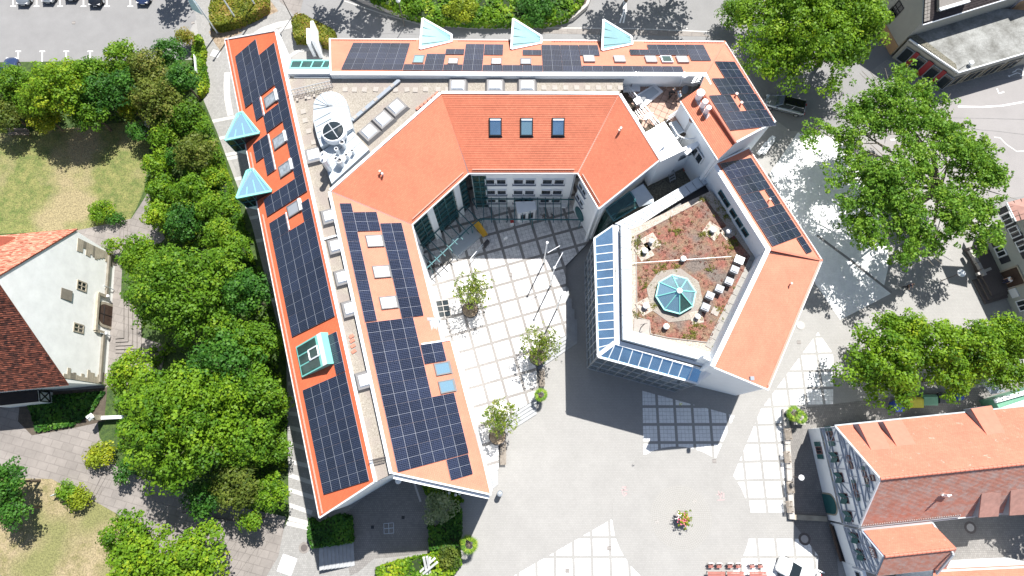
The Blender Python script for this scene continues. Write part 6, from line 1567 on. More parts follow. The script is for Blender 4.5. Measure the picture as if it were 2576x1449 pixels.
def pink_house():
 h = thing('rose_rendered_house', 'rose white rendered house cut off by the top right corner', 'house', V3(P(2540, 30)))
 a, b = P(2500, 62), P(2620, 18); W = Wall(a, b); rd = (b - a).normalized(); n = -W.n
 mb = MB(); mb.prism([V2(p) for p in (a, b, b + n * 9, a + n * 9)], 0, 7.5); mb.build('wall', 'pinkwall', h)
 mb = MB(); mb.hexa([W.at(0, 0, .01), W.at(W.L, 0, .01), W.at(W.L, 0, .06), W.at(0, 0, .06)], [W.at(0, 4.2, .01), W.at(W.L, 4.2, .01), W.at(W.L, 4.2, .06), W.at(0, 4.2, .06)]); mb.build('plinth', 'ochre', h)
 for s in (1.6, 4.0): window_on(W, s, 5.8, 1.1, 1.5, h, frame='zinc_dark', ft=.08, out=.05)
pink_house()
# ================================================================ grey-green house, right edge
def house_right():
 W = Wall(P(2420, 520), P(2562, 812));
 h = thing('grey_green_house', 'grey-green rendered house with dark shutters and open doorway at the right edge', 'house', V3(W.at(W.L / 2, 0)))
 n = -W.n; q = [W.at(0, 0), W.at(W.L, 0), W.at(W.L, 0) + n * 10, W.at(0, 0) + n * 10]
 mb = MB(); mb.prism([V2(p) for p in (W.at(3.6, 0), W.at(W.L, 0), W.at(W.L, 0) + n * 10, W.at(3.6, 0) + n * 10)], 0, 7.8); mb.build('wall', 'facade_grey', h)
 for u, v, two in ((2535, 551, 1), (2553, 583, 1), (2572, 617, 1), (2518, 632, 1), (2573, 768, 0)):
  s, z = W.sz(u, v); window_on(W, s, z, 1.25, 1.3, h, frame='white_metal', nx=2, ft=.12, out=.05)
  for sg_ in (-1, 1):
   if two: mb = MB(); a, b = W.at(s + sg_ * .70, z - .65, .03), W.at(s + sg_ * 1.4, z - .65, .03); mb.hexa([a, b, b + W.n * .05, a + W.n * .05], [p + Vector((0, 0, 1.3)) for p in (a, b, b + W.n * .05, a + W.n * .05)]); mb.build('shutter', 'bin_black', h)
 s, z = W.sz(2543, 700);
 mb = MB(); mb.hexa([W.at(s - .95, .9, .0), W.at(s + .95, .9, .0), W.at(s + .95, .9, .04), W.at(s - .95, .9, .04)], [W.at(s - .95, 3.2, .0), W.at(s + .95, 3.2, .0), W.at(s + .95, 3.2, .04), W.at(s - .95, 3.2, .04)]); mb.build('open_doorway', 'wood_dark', h)
 mb = MB(); mb.bar(W.at(s - 1.1, 3.35, .05), W.at(s + 1.1, 3.35, .05), .2, .15); mb.bar(W.at(s - 1.05, .9, .05), W.at(s - 1.05, 3.3, .05), .15, .15, up=W.n); mb.bar(W.at(s + 1.05, .9, .05), W.at(s + 1.05, 3.3, .05), .15, .15, up=W.n); mb.build('door_frame', 'sandstone', h)
 s2, z2 = W.sz(2551, 735); mb = MB(); mb.hexa([W.at(s2 - .6, z2 - .5, .02), W.at(s2 + .6, z2 - .5, .02), W.at(s2 + .6, z2 - .5, .1), W.at(s2 - .6, z2 - .5, .1)], [W.at(s2 - .6, z2 + .5, .02), W.at(s2 + .6, z2 + .5, .02), W.at(s2 + .6, z2 + .5, .1), W.at(s2 - .6, z2 + .5, .1)]); mb.build('notice_board', 'white_metal', h)
 q = [P(2532, 510, 8.0), P(2555, 557, 8.0), P(2640, 535, 9.5), P(2640, 480, 9.5)]
 mb = MB(); mb.slab(q, .12); rf = mb.build('roof', 'tile_plain_dull', h)
 mb = MB()
 for k in range(1, 6): mb.bar(q[0].lerp(q[3], k / 6) + Vector((0, 0, .02)), q[1].lerp(q[2], k / 6) + Vector((0, 0, .02)), .04, .06)
 for k in range(1, 4): mb.bar(q[0].lerp(q[1], k / 4) + Vector((0, 0, .03)), q[3].lerp(q[2], k / 4) + Vector((0, 0, .03)), .03, .05)
 mb.build('tile_joint', 'wood_dark', rf)
 mb = MB(); mb.tube(q[0], q[1], .08, 6); mb.build('gutter', 'white_metal', h)
 return W, s
WR, sdoor = house_right()
st = thing('dark_entrance_steps', 'dark stone landing with three steps and low wall before the grey-green house', 'stairs', V3(P(2480, 720)))
for k, pts in enumerate((((2449, 703), (2481, 765), (2548, 745), (2530, 690)), ((2461, 700), (2489, 754), (2545, 738), (2525, 690)), ((2471, 694), (2497, 743), (2542, 728), (2520, 680)))):
 mb = MB(); z = .28 * (k + 1); mb.prism([V2(P(u, v, z)) for u, v in pts], 0, z); mb.build('step', 'dark_stone' if 'dark_stone' in M else 'iron', st)
mb = MB(); z = .86; mb.prism([V2(P(u, v, z)) for u, v in ((2436, 622), (2450, 640), (2470, 686), (2474, 700), (2535, 690), (2495, 610))], 0, z); mb.build('landing', 'iron', st)
for k in range(4):
 a, b = (2440 + k * 9.5, 630 + k * 16), (2448 + k * 9.5, 645 + k * 16)
 mb = MB(); mb.bar(P(*a, 1.1), P(*b, 1.1), .35, .4); mb.build('wall_block', 'kerb', st)
mb = MB(); mb.bar(P(2458, 690, 1.1), P(2491, 676, 1.1), .3, .35); mb.build('wall_block', 'kerb', st)
mb = MB(); p = P(2420, 686, 3.4); mb.tube((p.x, p.y, 0), (p.x, p.y, 3.2), .05, 8); o_ = thing('street_lamp', 'street lamp with round white head before the dark entrance steps', 'street lamp', (p.x, p.y, 0)); mb.build('pole', 'iron', o_)
mb = MB(); mb.lathe((p.x, p.y, 3.2), [(.1, 0), (.42, .05), (.45, .15), (.3, .28), (.1, .34)], 18); mb.build('lamp_head', 'dome', o_)
# ================================================================ vegetation
def leaf_cloud(centers, radii, n_per, size, seed, flat=0.6, out_bias=0.75, droop=0.0, tint_base=None, aspect=1.0):
 """leaf-sized quads spread over many small puffs; returns (verts, tints) arrays"""
 r = np.random.default_rng(seed)
 C = np.asarray(centers, float); R = np.asarray(radii, float); n_per = np.asarray(n_per, int)
 idx = np.repeat(np.arange(len(C)), n_per); N = len(idx)
 d = r.normal(size=(N, 3)); d[:, 2] = np.where(r.random(N) < 0.75, np.abs(d[:, 2]), d[:, 2]); d /= np.linalg.norm(d, axis=1)[:, None]
 rad = R[idx] * (0.55 + 0.5 * r.random(N) ** 0.5)
 pos = C[idx] + d * rad[:, None] * np.array([1, 1, flat + .2])
 nrm = d * out_bias + r.normal(size=(N, 3)) * (1 - out_bias) * 1.1 + np.array([0, 0, .25]); nrm /= np.linalg.norm(nrm, axis=1)[:, None]
 t = np.cross(nrm, r.normal(size=(N, 3))); t /= np.linalg.norm(t, axis=1)[:, None]; b = np.cross(nrm, t)
 s = size * (0.55 + 0.9 * r.random(N)); t *= (s * .5 * aspect)[:, None]; b *= (s * .5)[:, None]
 bend = nrm * (s * .12)[:, None]
 v = np.stack([pos - t - b * .3, pos - b + bend * .5, pos + t * 1.0, pos + b * 1.0 + bend * .2], axis=1)
 tb = r.random(len(C)) if tint_base is None else np.asarray(tint_base)
 tint = np.clip(tb[idx] * .72 + r.random(N) * .26, 0, 1)
 return v.reshape(-1, 3), tint
def leaf_mesh(name, v, tint, m):
 n = len(v) // 4; me = bpy.data.meshes.new(name)
 me.vertices.add(n * 4); me.vertices.foreach_set('co', v.astype(np.float32).ravel())
 me.loops.add(n * 4); me.loops.foreach_set('vertex_index', np.arange(n * 4, dtype=np.int32))
 me.polygons.add(n); me.polygons.foreach_set('loop_start', np.arange(0, n * 4, 4, dtype=np.int32))
 at = me.attributes.new('tint', 'FLOAT', 'FACE'); at.data.foreach_set('value', tint.astype(np.float32))
 me.materials.append(M[m]); me.update(calc_edges=True); return me
TOT = [0]
def tree(u, v, rpx, h, m, label, name='tree', cat='tree', group=None, seed=None, dens=1.0, leaf=.30, stretch=(1, 1), rot=0, loose=0.0, trunk=True, lobes=None, puff=1.0, base=None, yz_=0.0, crown_h=None, bark='bark'):
 """u, v: crown centre in the picture; rpx its radius there; h: height of the crown top"""
 seed = seed if seed is not None else int(u * 7 + v * 3) % 9973
 r = np.random.default_rng(seed)
 zc = h * .62; c = P(u, v, zc)
 R = (P(u + rpx * (1.0 if u > 1500 else .91), v, zc) - c).length
 ch = crown_h or min(h * .42, R * .85)
 L = lobes or max(4, int(4 + R * 1.0)); sub = [(0.0, 0.0, .62)]
 for k in range(L):
  a = 2 * pi * k / L + r.uniform(-.35, .35); q = r.uniform(.42, .68); sub.append((q * cos(a), q * sin(a), r.uniform(.30, .46)))
 cen, rad, ti = [], [], []; tone = r.uniform(-.08, .22)
 area = 2 * pi * R * R; ps = (.62 + .05 * R) * puff; npuff = int(area / (ps * ps) * 1.5 * (1 - loose * .45))
 for k in range(npuff):
  sx, sy, sr = sub[r.integers(len(sub))] if r.random() > .25 else sub[0]
  d = r.normal(size=3); d[2] = abs(d[2]) * 1.0 - .15; d /= np.linalg.norm(d)
  rr_ = (.70 + .42 * r.random()) if r.random() > .15 + loose * .3 else r.uniform(.3, .8)
  x = (sx + d[0] * sr * rr_) * stretch[0]; y = (sy + d[1] * sr * rr_) * stretch[1]
  ed = hypot(sx, sy); z = d[2] * sr * rr_ * 1.05 * (ch / R) * 1.25 + (1 - ed) * .35 * ch / R * 1.2
  xx, yy = x * cos(rot) - y * sin(rot), x * sin(rot) + y * cos(rot)
  cen.append((c.x + xx * R, c.y + yy * R, zc + (z - .25) * R)); rad.append(ps * r.uniform(.45, 1.1)); ti.append(np.clip(r.random() * .8 + tone, 0, 1))
 rad = np.array(rad); n_per = np.maximum(6, (rad ** 2 * 4.6 / (leaf * leaf) * dens * .95)).astype(int)
 vv, tt = leaf_cloud(cen, rad, n_per, leaf, seed, tint_base=ti)
 TOT[0] += len(tt)
 bx, by = (c.x, c.y) if base is None else V2(P(*base, 0))
 o = thing(name, label, cat, (bx, by, yz_), group)
 vv -= np.array([bx, by, yz_])
 me = leaf_mesh('crown', vv, tt, m); cr = bpy.data.objects.new('crown', me); COL.objects.link(cr); cr.parent = o
 if trunk:
  mb = MB(); tr = max(.05, R * .045 + .03); top = Vector((c.x, c.y, h * .42)); ft = Vector((bx, by, yz_)); mid = ft.lerp(top, .5) + Vector((r.uniform(-.2, .2), r.uniform(-.2, .2), 0)) * min(1, R / 4)
  mb.tube(ft, mid, tr * 1.25, 8, tr); mb.tube(mid, top, tr, 8, tr * .8)
  mb.build('trunk', bark, o)
  mb = MB()
  for sx, sy, sr in sub:
   a, b_ = sx * stretch[0], sy * stretch[1]
   q = Vector((c.x + (a * cos(rot) - b_ * sin(rot)) * R, c.y + (a * sin(rot) + b_ * cos(rot)) * R, zc + .15 * ch)); m_ = top.lerp(q, .5) + Vector((r.uniform(-.3, .3), r.uniform(-.3, .3), .2)) * min(1, R / 4)
   mb.tube(top, m_, tr * .5, 6, tr * .34); mb.tube(m_, q, tr * .34, 6, tr * .10)
   for j in range(3):
    q2 = q + Vector((r.uniform(-1, 1), r.uniform(-1, 1), r.uniform(0, .5))) * sr * R * .8; mb.tube(m_.lerp(q, .6), q2, tr * .16, 5, tr * .04)
  mb.build('limbs', bark, o)
 return o
def hedge(name, pts, z0, z1, m, label, cat='hedge', seed=1, leaf=.16, dens=1.0, group=None, wild=0.0, px=True, side=True, kind=None, top=True):
 """clipped hedge or shrub mass over a polygon"""
 q = [P(u, v, z1) for u, v in pts] if px else pts
 q = ccw([V2(p) for p in q]); r = np.random.default_rng(seed)
 xs = [p[0] for p in q]; ys = [p[1] for p in q]; area = abs(sum(q[k][0] * q[(k + 1) % len(q)][1] - q[(k + 1) % len(q)][0] * q[k][1] for k in range(len(q)))) / 2
 n = int(area / (leaf * leaf) * 1.9 * dens); pos = []; nr = []
 while len(pos) < n:
  x, y = r.uniform(min(xs), max(xs)), r.uniform(min(ys), max(ys))
  if poly_in((x, y), q): pos.append((x, y, z1 - r.random() ** 2 * .25 + wild * (math.sin(x * 2.1) * math.cos(y * 1.7) * .5 + r.uniform(-.3, .3)))); nr.append((r.normal() * .45, r.normal() * .45, 1))
 if side:
  for k in range(len(q)):
   a, b = q[k], q[(k + 1) % len(q)]; L_ = hypot(b[0] - a[0], b[1] - a[1]); nn = int(L_ * (z1 - z0) / (leaf * leaf) * 1.5 * dens)
   for j in range(nn):
    t = r.random(); pos.append((a[0] + (b[0] - a[0]) * t + r.normal() * .05, a[1] + (b[1] - a[1]) * t + r.normal() * .05, r.uniform(z0, z1))); nr.append(((b[1] - a[1]) / L_ + r.normal() * .4, -(b[0] - a[0]) / L_ + r.normal() * .4, r.normal() * .4 + .3))
 pos = np.array(pos); nr = np.array(nr); nr /= np.linalg.norm(nr, axis=1)[:, None]; N = len(pos)
 t = np.cross(nr, r.normal(size=(N, 3))); t /= np.linalg.norm(t, axis=1)[:, None]; b = np.cross(nr, t); s = leaf * (.6 + .8 * r.random(N)) * .6; t *= s[:, None]; b *= s[:, None]
 v = np.stack([pos - t - b, pos + t - b, pos + t + b, pos - t + b], axis=1).reshape(-1, 3)
 tint = np.clip(.5 + .35 * np.sin(pos[:, 0] * 1.3 + seed) * np.cos(pos[:, 1] * 1.1) + r.normal(size=N) * .22, 0, 1)
 cx, cy = sum(xs) / len(xs), sum(ys) / len(ys)
 TOT[0] += N
 o = thing(name, label, cat, (cx, cy, z0), group)
 v -= np.array([cx, cy, z0]); me = leaf_mesh('foliage', v, tint, m); f = bpy.data.objects.new('foliage', me); COL.objects.link(f); f.parent = o
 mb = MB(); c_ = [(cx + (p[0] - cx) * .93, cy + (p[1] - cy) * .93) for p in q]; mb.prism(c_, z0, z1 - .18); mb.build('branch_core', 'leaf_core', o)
 return o
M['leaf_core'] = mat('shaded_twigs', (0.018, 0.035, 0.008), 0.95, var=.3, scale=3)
GL = 'broadleaf trees of the park behind the car park'
TREES = [
(45, 215, 62, 6, 'leaf_a', 'green tree at the left edge below the car park', dict()),
(20, 285, 56, 5, 'leaf_d', 'olive yellowing tree at the left edge above the wooden bench', dict()),
(150, 225, 88, 10, 'leaf_b', 'largest bright maple casting its shadow on the upper lawn', dict(dens=1.1)),
(235, 190, 62, 7, 'leaf_a', 'green maple in the middle of the park tree row', dict()),
(225, 285, 58, 6.5, 'leaf_a', 'low spreading maple overhanging the upper lawn', dict()),
(305, 145, 52, 8, 'leaf_a', 'tree reaching furthest up into the car park', dict(loose=.3)),
(305, 225, 62, 7, 'leaf_c', 'dark tree in the gap right of the large maple', dict()),
(375, 175, 55, 8, 'leaf_d', 'olive tree above the brownish one', dict()),
(425, 135, 46, 7, 'leaf_c', 'dark bluish green tree near the round clipped shrub', dict()),
(458, 200, 46, 7, 'leaf_c', 'dark green tree beside the white sign on the path', dict()),
(398, 250, 72, 7, 'leaf_d', 'large brownish olive tree above the path corner', dict()),
(460, 290, 48, 5, 'leaf_a', 'green shrubby tree bending over the footpath', dict()),
(330, 270, 40, 4, 'leaf_y', 'low lime green maple at the edge of the lawn shadow', dict()),
(112, 295, 46, 5, 'leaf_y', 'lime yellow tree between bench and large maple', dict()),
(412, 345, 42, 4.5, 'leaf_a', 'bushy green tree below the garden gate', dict()),
(395, 410, 42, 4, 'leaf_b', 'bright bush at the right edge of the upper lawn', dict()),
(490, 388, 58, 6, 'leaf_d', 'greyish olive tree close to the upper glass bay', dict()),
(455, 400, 40, 4.5, 'leaf_c', 'dark bush between the lawn bush and the olive tree', dict()),
(505, 325, 24, 3.5, 'leaf_a', 'hedge bush along the path above the olive tree', dict()),
(532, 448, 32, 4, 'leaf_b', 'bright hedge bush beside the lower glass bay', dict()),
(405, 480, 44, 4.5, 'leaf_b', 'light green bush above the pink path fork', dict()),
(400, 545, 44, 4.5, 'leaf_b', 'yellowish bush next to the pink path fork', dict()),
(480, 480, 52, 5.5, 'leaf_a', 'mid green tree in the middle of the planted strip', dict()),
(540, 520, 44, 5.5, 'leaf_a', 'green tree beside the shaded footpath', dict()),
(460, 560, 50, 5, 'leaf_c', 'dark green tree above the big elm crown', dict()),
(555, 590, 50, 6, 'leaf_a', 'green tree between footpath and big elm', dict()),
(588, 618, 38, 6, 'leaf_a', 'narrow tree leaning to the white path bands', dict()),
(285, 618, 20, 2.5, 'leaf_b', 'low bush at the top corner of the white house', dict()),
(690, 860, 40, 6, 'leaf_a', 'slim green crown at the edge of the white path bands below the red wing top', dict()),
(700, 1010, 34, 5, 'leaf_b', 'bright bush crowding the footpath shadow, left of the lantern box', dict()),
(698, 1130, 36, 5, 'leaf_a', 'green bush at the path edge above the wide white bands', dict()),
(560, 1030, 70, 9, 'leaf_c', 'dark crown right of the largest yellow-green tree', dict()),
(590, 1130, 60, 8, 'leaf_a', 'crown between the largest tree and the striped footpath', dict()),
(560, 820, 60, 9, 'leaf_a', 'crown between the round tree and the footpath', dict()),
(560, 670, 58, 8, 'leaf_a', 'crown right of the round tree top', dict()),
(250, 240, 60, 7, 'leaf_c', 'dark crown filling the middle of the park row', dict()),
(95, 255, 55, 7, 'leaf_a', 'crown above the lime yellow tree', dict()),
(350, 330, 30, 3.5, 'leaf_c', 'low dark bush left of the garden gate', dict()),
(455, 735, 152, 12, 'leaf_a', 'huge round tree right of the white gabled house', dict(dens=1.1)),
(345, 645, 60, 8, 'leaf_b', 'yellow-green tree near the top quoins of the white house', dict()),
(620, 740, 72, 10, 'leaf_c', 'green tree behind the round one, next to the red wing', dict()),
(640, 860, 66, 9, 'leaf_a', 'green tree leaning over the footpath beside the red wing', dict()),
(560, 920, 105, 10, 'leaf_c', 'dark tree between the two largest crowns', dict()),
(450, 1070, 180, 13, 'leaf_b', 'largest yellow-green tree crown at the lower left', dict(dens=1.1)),
(330, 940, 66, 8, 'leaf_b', 'light tree below the entrance steps of the white house', dict()),
(655, 985, 66, 10, 'leaf_a', 'tree above the shadow strip of the red wing, left of the path bands', dict()),
(640, 1110, 82, 9, 'leaf_a', 'broad green tree on the bank of the striped footpath', dict()),
(600, 1225, 72, 8, 'leaf_d', 'dull green tree above the dark steps', dict()),
(680, 1240, 48, 6, 'leaf_b', 'bright green tree nearest the south tip of the red wing', dict()),
(520, 1245, 60, 6, 'leaf_c', 'dark bush in the shade above the pink path', dict()),
(635, 1310, 34, 5, 'leaf_b', 'lone light green crown at the foot of the tree bank', dict()),
(320, 1180, 34, 3, 'leaf_c', 'dark green bush beside the yellow bush', dict()),
(315, 1345, 66, 6, 'leaf_a', 'bush crown at the upper edge of the lower lawn', dict()),
(360, 1420, 110, 8, 'leaf_b', 'broad light green tree cut off by the bottom edge', dict()),
(490, 1410, 95, 8, 'leaf_b', 'light green tree at the bottom beside the long steps', dict()),
(18, 1215, 70, 7, 'leaf_c', 'dark green tree at the left edge of the lower lawn', dict()),
(30, 1285, 48, 6, 'leaf_c', 'smaller dark tree below the one at the left edge', dict()),
(2010, 85, 165, 13, 'leaf_b', 'huge bright plane tree crown above the parked silver car', dict(dens=1.15, stretch=(1.0, 1.0))),
(2140, 60, 110, 13, 'leaf_b', 'bright crown touching the beige corner house', dict(dens=1.1)),
(2040, -30, 120, 12, 'leaf_b', 'bright crown cut off by the top edge', dict()),
(1850, 35, 42, 4, 'leaf_a', 'dense green bush beside the road at the top', dict()),
(2120, 815 + 40, 10, 1, 'leaf_a', '', None),
(2215, 915, 108, 9, 'leaf_b', 'leftmost lime tree of the row above the timber house', dict(dens=1.1)),
(2235, 820, 40, 8, 'leaf_b', 'small crown sticking up from the lime tree row', dict()),
(2345, 880, 88, 9.5, 'leaf_b', 'second lime tree of the row above the timber house', dict(dens=1.1)),
(2400, 945, 62, 8, 'leaf_b', 'lime tree overhanging the waste bins', dict()),
(2455, 870, 78, 9.5, 'leaf_b', 'third lime tree of the row near the right edge', dict(dens=1.1)),
(2550, 850, 74, 9, 'leaf_b', 'rightmost lime tree cut off by the picture edge', dict(dens=1.1)),
(2520, 930, 60, 8, 'leaf_b', 'low lime crown above the garden shed roof', dict()),
(2290, 830, 50, 9, 'leaf_b', 'lime crown between the first and second of the row', dict()),
]
for u, v, r_, h_, m_, lab, kw in TREES:
 if kw is None: continue
 kw = dict(kw); big = r_ > 60
 tree(u, v, r_, h_, m_, lab, leaf=.235 if r_ > 90 else (.21 if r_ > 50 else .19), **kw)
def ash():
 parts = [(2230, 235, 95, 13), (2345, 250, 70, 12), (2300, 330, 105, 13), (2170, 335, 95, 12), (2095, 350, 75, 10), (2250, 430, 130, 14), (2390, 400, 115, 13), (2470, 470, 95, 12), (2170, 450, 95, 11),
   (2240, 540, 120, 13), (2370, 540, 110, 13), (2300, 620, 85, 11), (2460, 580, 80, 11), (2160, 560, 60, 10), (2230, 300, 80, 12)]
 base = P(2290, 520, 0); o = thing('ash_tree', 'sprawling ash tree with loose feathery leaves over the paved square on the right', 'tree', (base.x, base.y, 0))
 r = np.random.default_rng(77); allv, allt = [], []
 top = Vector((base.x, base.y, 5.0)); mb = MB(); mb.tube(base, top, .55, 10, .42); mb.build('trunk', 'bark', o); lm = MB()
 for i, (u, v, rp, h) in enumerate(parts):
  zc = h * .62; c = P(u, v, zc); R = (P(u + rp, v, zc) - c).length; n = int(R * R * (14 if i in (5, 6, 9, 10) else 9)); cen, rad, ti = [], [], []
  m_ = top.lerp(c, .5) + Vector((r.uniform(-.6, .6), r.uniform(-.6, .6), .3)); lm.tube(top, m_, .24, 6, .15); lm.tube(m_, c, .15, 6, .06)
  for j in range(7):
   a = r.uniform(0, 2 * pi); q = c + Vector((cos(a), sin(a), .1)) * R * r.uniform(.6, .95); lm.tube(m_.lerp(c, r.uniform(.5, 1)), q, .07, 5, .02)
  clump = [(r.normal() * .42, r.normal() * .42) for _ in range(max(5, int(R * 1.9)))]
  for k in range(n):
   gx, gy = clump[r.integers(len(clump))]; x = gx + r.normal() * .18; y = gy + r.normal() * .18
   if hypot(x, y) > 1.05: continue
   cen.append((c.x + x * R, c.y + y * R, c.z + (1 - hypot(x, y)) * R * .35 + r.normal() * .5)); rad.append(r.uniform(.30, .62)); ti.append(r.random())
  if not cen: continue
  vv, tt = leaf_cloud(cen, rad, [26] * len(cen), .18, 100 + i, tint_base=ti, flat=.3, out_bias=.55, aspect=1.5); allv.append(vv); allt.append(tt)
 vv = np.concatenate(allv); tt = np.concatenate(allt); vv -= np.array([base.x, base.y, 0]); TOT[0] += len(tt)
 cr = bpy.data.objects.new('crown', leaf_mesh('crown', vv, tt, 'leaf_e')); COL.objects.link(cr); cr.parent = o
 lm.build('limbs', 'bark_pale', o)
ash()
def airy(u, v, rp, h, base, label, seed):
 zc = h * .7; c = P(u, v, zc); R = (P(u + rp, v, zc) - c).length; r = np.random.default_rng(seed); b = P(*base, .6)
 o = thing('courtyard_tree', label, 'tree', V3(b), 'young planted trees of the courtyard')
 cen, rad, ti = [], [], []
 for k in range(int(105 * R)):
  d = r.normal(size=3); d /= np.linalg.norm(d); q = r.random() ** .62; cen.append((c.x + d[0] * R * q, c.y + d[1] * R * q, c.z + d[2] * R * .8 * q)); rad.append(r.uniform(.12, .30)); ti.append(r.random())
 vv, tt = leaf_cloud(cen, rad, [11] * len(cen), .125, seed, tint_base=ti, aspect=1.4, out_bias=.4); vv -= np.array(V3(b)); TOT[0] += len(tt)
 cr = bpy.data.objects.new('crown', leaf_mesh('crown', vv, tt, 'leaf_t')); COL.objects.link(cr); cr.parent = o
 mb = MB(); mb.tube(b, Vector((b.x, b.y, 1.8)), .10, 8, .08); mb.build('trunk', 'bark_pale', o)
 mb = MB()
 for k in range(46):
  d = Vector((r.normal(), r.normal(), r.normal() * .6 + .3)).normalized(); q = c + d * R * r.uniform(.6, 1.05); m_ = Vector((b.x, b.y, 1.8)).lerp(q, .5) + Vector((0, 0, .3)); mb.tube(Vector((b.x, b.y, 1.8)), m_, .035, 4, .022); mb.tube(m_, q, .022, 4, .006)
 mb.build('limbs', 'bark_pale', o)
 t = thing('round_planter', 'round steel planter under the ' + label.split(' ', 1)[1].split(',')[0], 'planter', V3(b), 'round tree planters')
 mb = MB(); mb.lathe(V3(b), [(.85, 0), (.95, .55), (.88, .55)], 24, cap=True); mb.build('planter_shell', 'pot', t)
 mb = MB(); mb.lathe((b.x, b.y, b.z + .552), [(.85, 0), (.8, .05)], 20); mb.build('planting_soil', 'soil', t)
airy(1190, 728, 56, 6.2, (1184, 782), 'thin upper courtyard tree, alone between roof and open paving', 5)
airy(1360, 866, 54, 6.0, (1352, 900), 'thin middle courtyard tree, at the end of the pole shadows', 6)
airy(1258, 1050, 50, 6.0, (1252, 1098), 'thin lower courtyard tree, beside the slatted bench', 9)
def palm(u, v, rp, h, label, potm='pot', z0=0.0, n=17):
 c = P(u, v, h); R = (P(u + rp, v, h) - c).length; o = thing('fan_palm', label, 'palm', (c.x, c.y, z0), 'potted fan palms'); r = np.random.default_rng(int(u))
 fm = MB(); sm = MB(); faces = []; tints = []
 for k in range(n):
  a = 2 * pi * k / n + r.uniform(-.2, .2); el = r.uniform(.1, .9); d = Vector((cos(a) * cos(el), sin(a) * cos(el), sin(el) * .6)); st_ = c + d * R * .45; sm.bar(Vector((c.x, c.y, h - .3)), st_, .03)
  tan = d.cross(Vector((0, 0, 1))).normalized()
  for j in range(11):
   f_ = (j - 5) * .22; dd = (d * cos(f_) + tan * sin(f_)).normalized(); e = st_ + dd * R * .6 + Vector((0, 0, -.12 - abs(f_) * .1)); w = dd.cross(Vector((0, 0, 1))).normalized() * .035
   faces.append([st_, st_.lerp(e, .5) + w, e, st_.lerp(e, .5) - w]); tints.append(r.random())
 v = np.array([[list(p) for p in f] for f in faces]).reshape(-1, 3) - np.array([c.x, c.y, z0])
 cr = bpy.data.objects.new('fronds', leaf_mesh('fronds', v, np.array(tints), 'leaf_p')); COL.objects.link(cr); cr.parent = o
 sm.tube((c.x, c.y, z0 + .4), (c.x, c.y, h - .2), .09, 8); sm.build('stem', 'bark', o)
 mb = MB(); mb.lathe((c.x, c.y, z0), [(.32, 0), (.42, .55), (.36, .55)], 16); mb.build('plant_pot', potm, o)
palm(1997, 1040, 22, 1.9, 'larger potted palm on the wall, left of the timber house'); palm(2013, 1049, 20, 1.7, 'smaller potted palm crowding the larger one on the wall')
palm(1361, 993, 19, 1.8, 'potted palm beside the steps in the middle of the square'); palm(1180, 1370, 26, 2.2, 'potted palm at the end of the planted bed near the bottom')
tree(255, 531, 34, 1.8, 'leaf_b', 'round bright shrub on the upper lawn beside the steps', 'round_shrub', 'shrub', leaf=.16, trunk=False)
tree(284, 550, 18, 1.2, 'leaf_c', 'small dark shrub touching the round bright one', 'shrub', 'shrub', leaf=.16, trunk=False)
tree(258, 1147, 40, 2.2, 'leaf_y', 'yellow-green spreading bush at the bend of the pink path', 'shrub', 'shrub', leaf=.2, trunk=False)
tree(170, 1235, 30, 1.6, 'leaf_a', 'green half of the bush by the small sign on the lower lawn', 'shrub', 'shrub', leaf=.17, trunk=False)
tree(203, 1258, 32, 1.6, 'leaf_y', 'yellow half of the bush by the small sign on the lower lawn', 'shrub', 'shrub', leaf=.17, trunk=False)
tree(470, 97, 25, 2.2, 'leaf_h', 'round clipped yellow-green shrub at the car park corner', 'round_shrub', 'shrub', leaf=.13, trunk=False)
hedge('clipped_hedge', [(524, 20), (540, -30), (668, -30), (668, 12), (640, 30), (590, 52), (548, 62), (527, 60)], 0, 1.5, 'leaf_h', 'broad clipped hedge block behind the flagpoles', seed=2, leaf=.13)
hedge('clipped_hedge', [(733, 50), (745, 33), (765, 36), (840, 76), (834, 112), (790, 96), (738, 92)], 0, 1.5, 'leaf_h', 'clipped hedge wedge between the north road and the glass canopy', seed=3, leaf=.13)
hedge('low_hedge', [(487, 90), (500, 85), (512, 120), (508, 150), (517, 190), (515, 220), (500, 238), (492, 205), (495, 165), (480, 140)], 0, 1.0, 'leaf_b', 'low rounded hedge between the dark tree and the footpath', seed=4, leaf=.14)
hedge('path_hedge', [(500, 262), (516, 300), (545, 375), (574, 465), (598, 550), (628, 655), (605, 645), (575, 560), (545, 470), (525, 400), (492, 290)], 0, 1.6, 'leaf_a', 'long hedge lining the upper footpath', seed=5, leaf=.16, wild=.4)
hedge('bank_planting', [(905, -40), (935, 0), (1010, 28), (1080, 48), (1200, 54), (1370, 54), (1430, 40), (1462, 10), (1480, -40)], 0, 1.3, 'leaf_a', 'dense planting on the bank inside the curved wall', 'shrubs', seed=6, leaf=.2, wild=.7)
tree(1165, 22, 46, 3, 'leaf_y', 'yellow shrub on the bank at the top', 'shrub', 'shrub', leaf=.2, trunk=False)
tree(1230, 40, 26, 2, 'leaf_b', 'bright green shrub right of the yellow one on the bank', 'shrub', 'shrub', leaf=.2, trunk=False)
tree(1020, 5, 42, 3, 'leaf_a', 'green shrub on the left half of the bank', 'shrub', 'shrub', leaf=.2, trunk=False)
tree(1350, 12, 60, 3, 'leaf_c', 'dark green shrub on the right half of the bank', 'shrub', 'shrub', leaf=.2, trunk=False)
tree(2690, 1235, 95, 10, 'leaf_a', 'tree beyond the right edge, shading the cobbled back yard', leaf=.4, dens=.7)
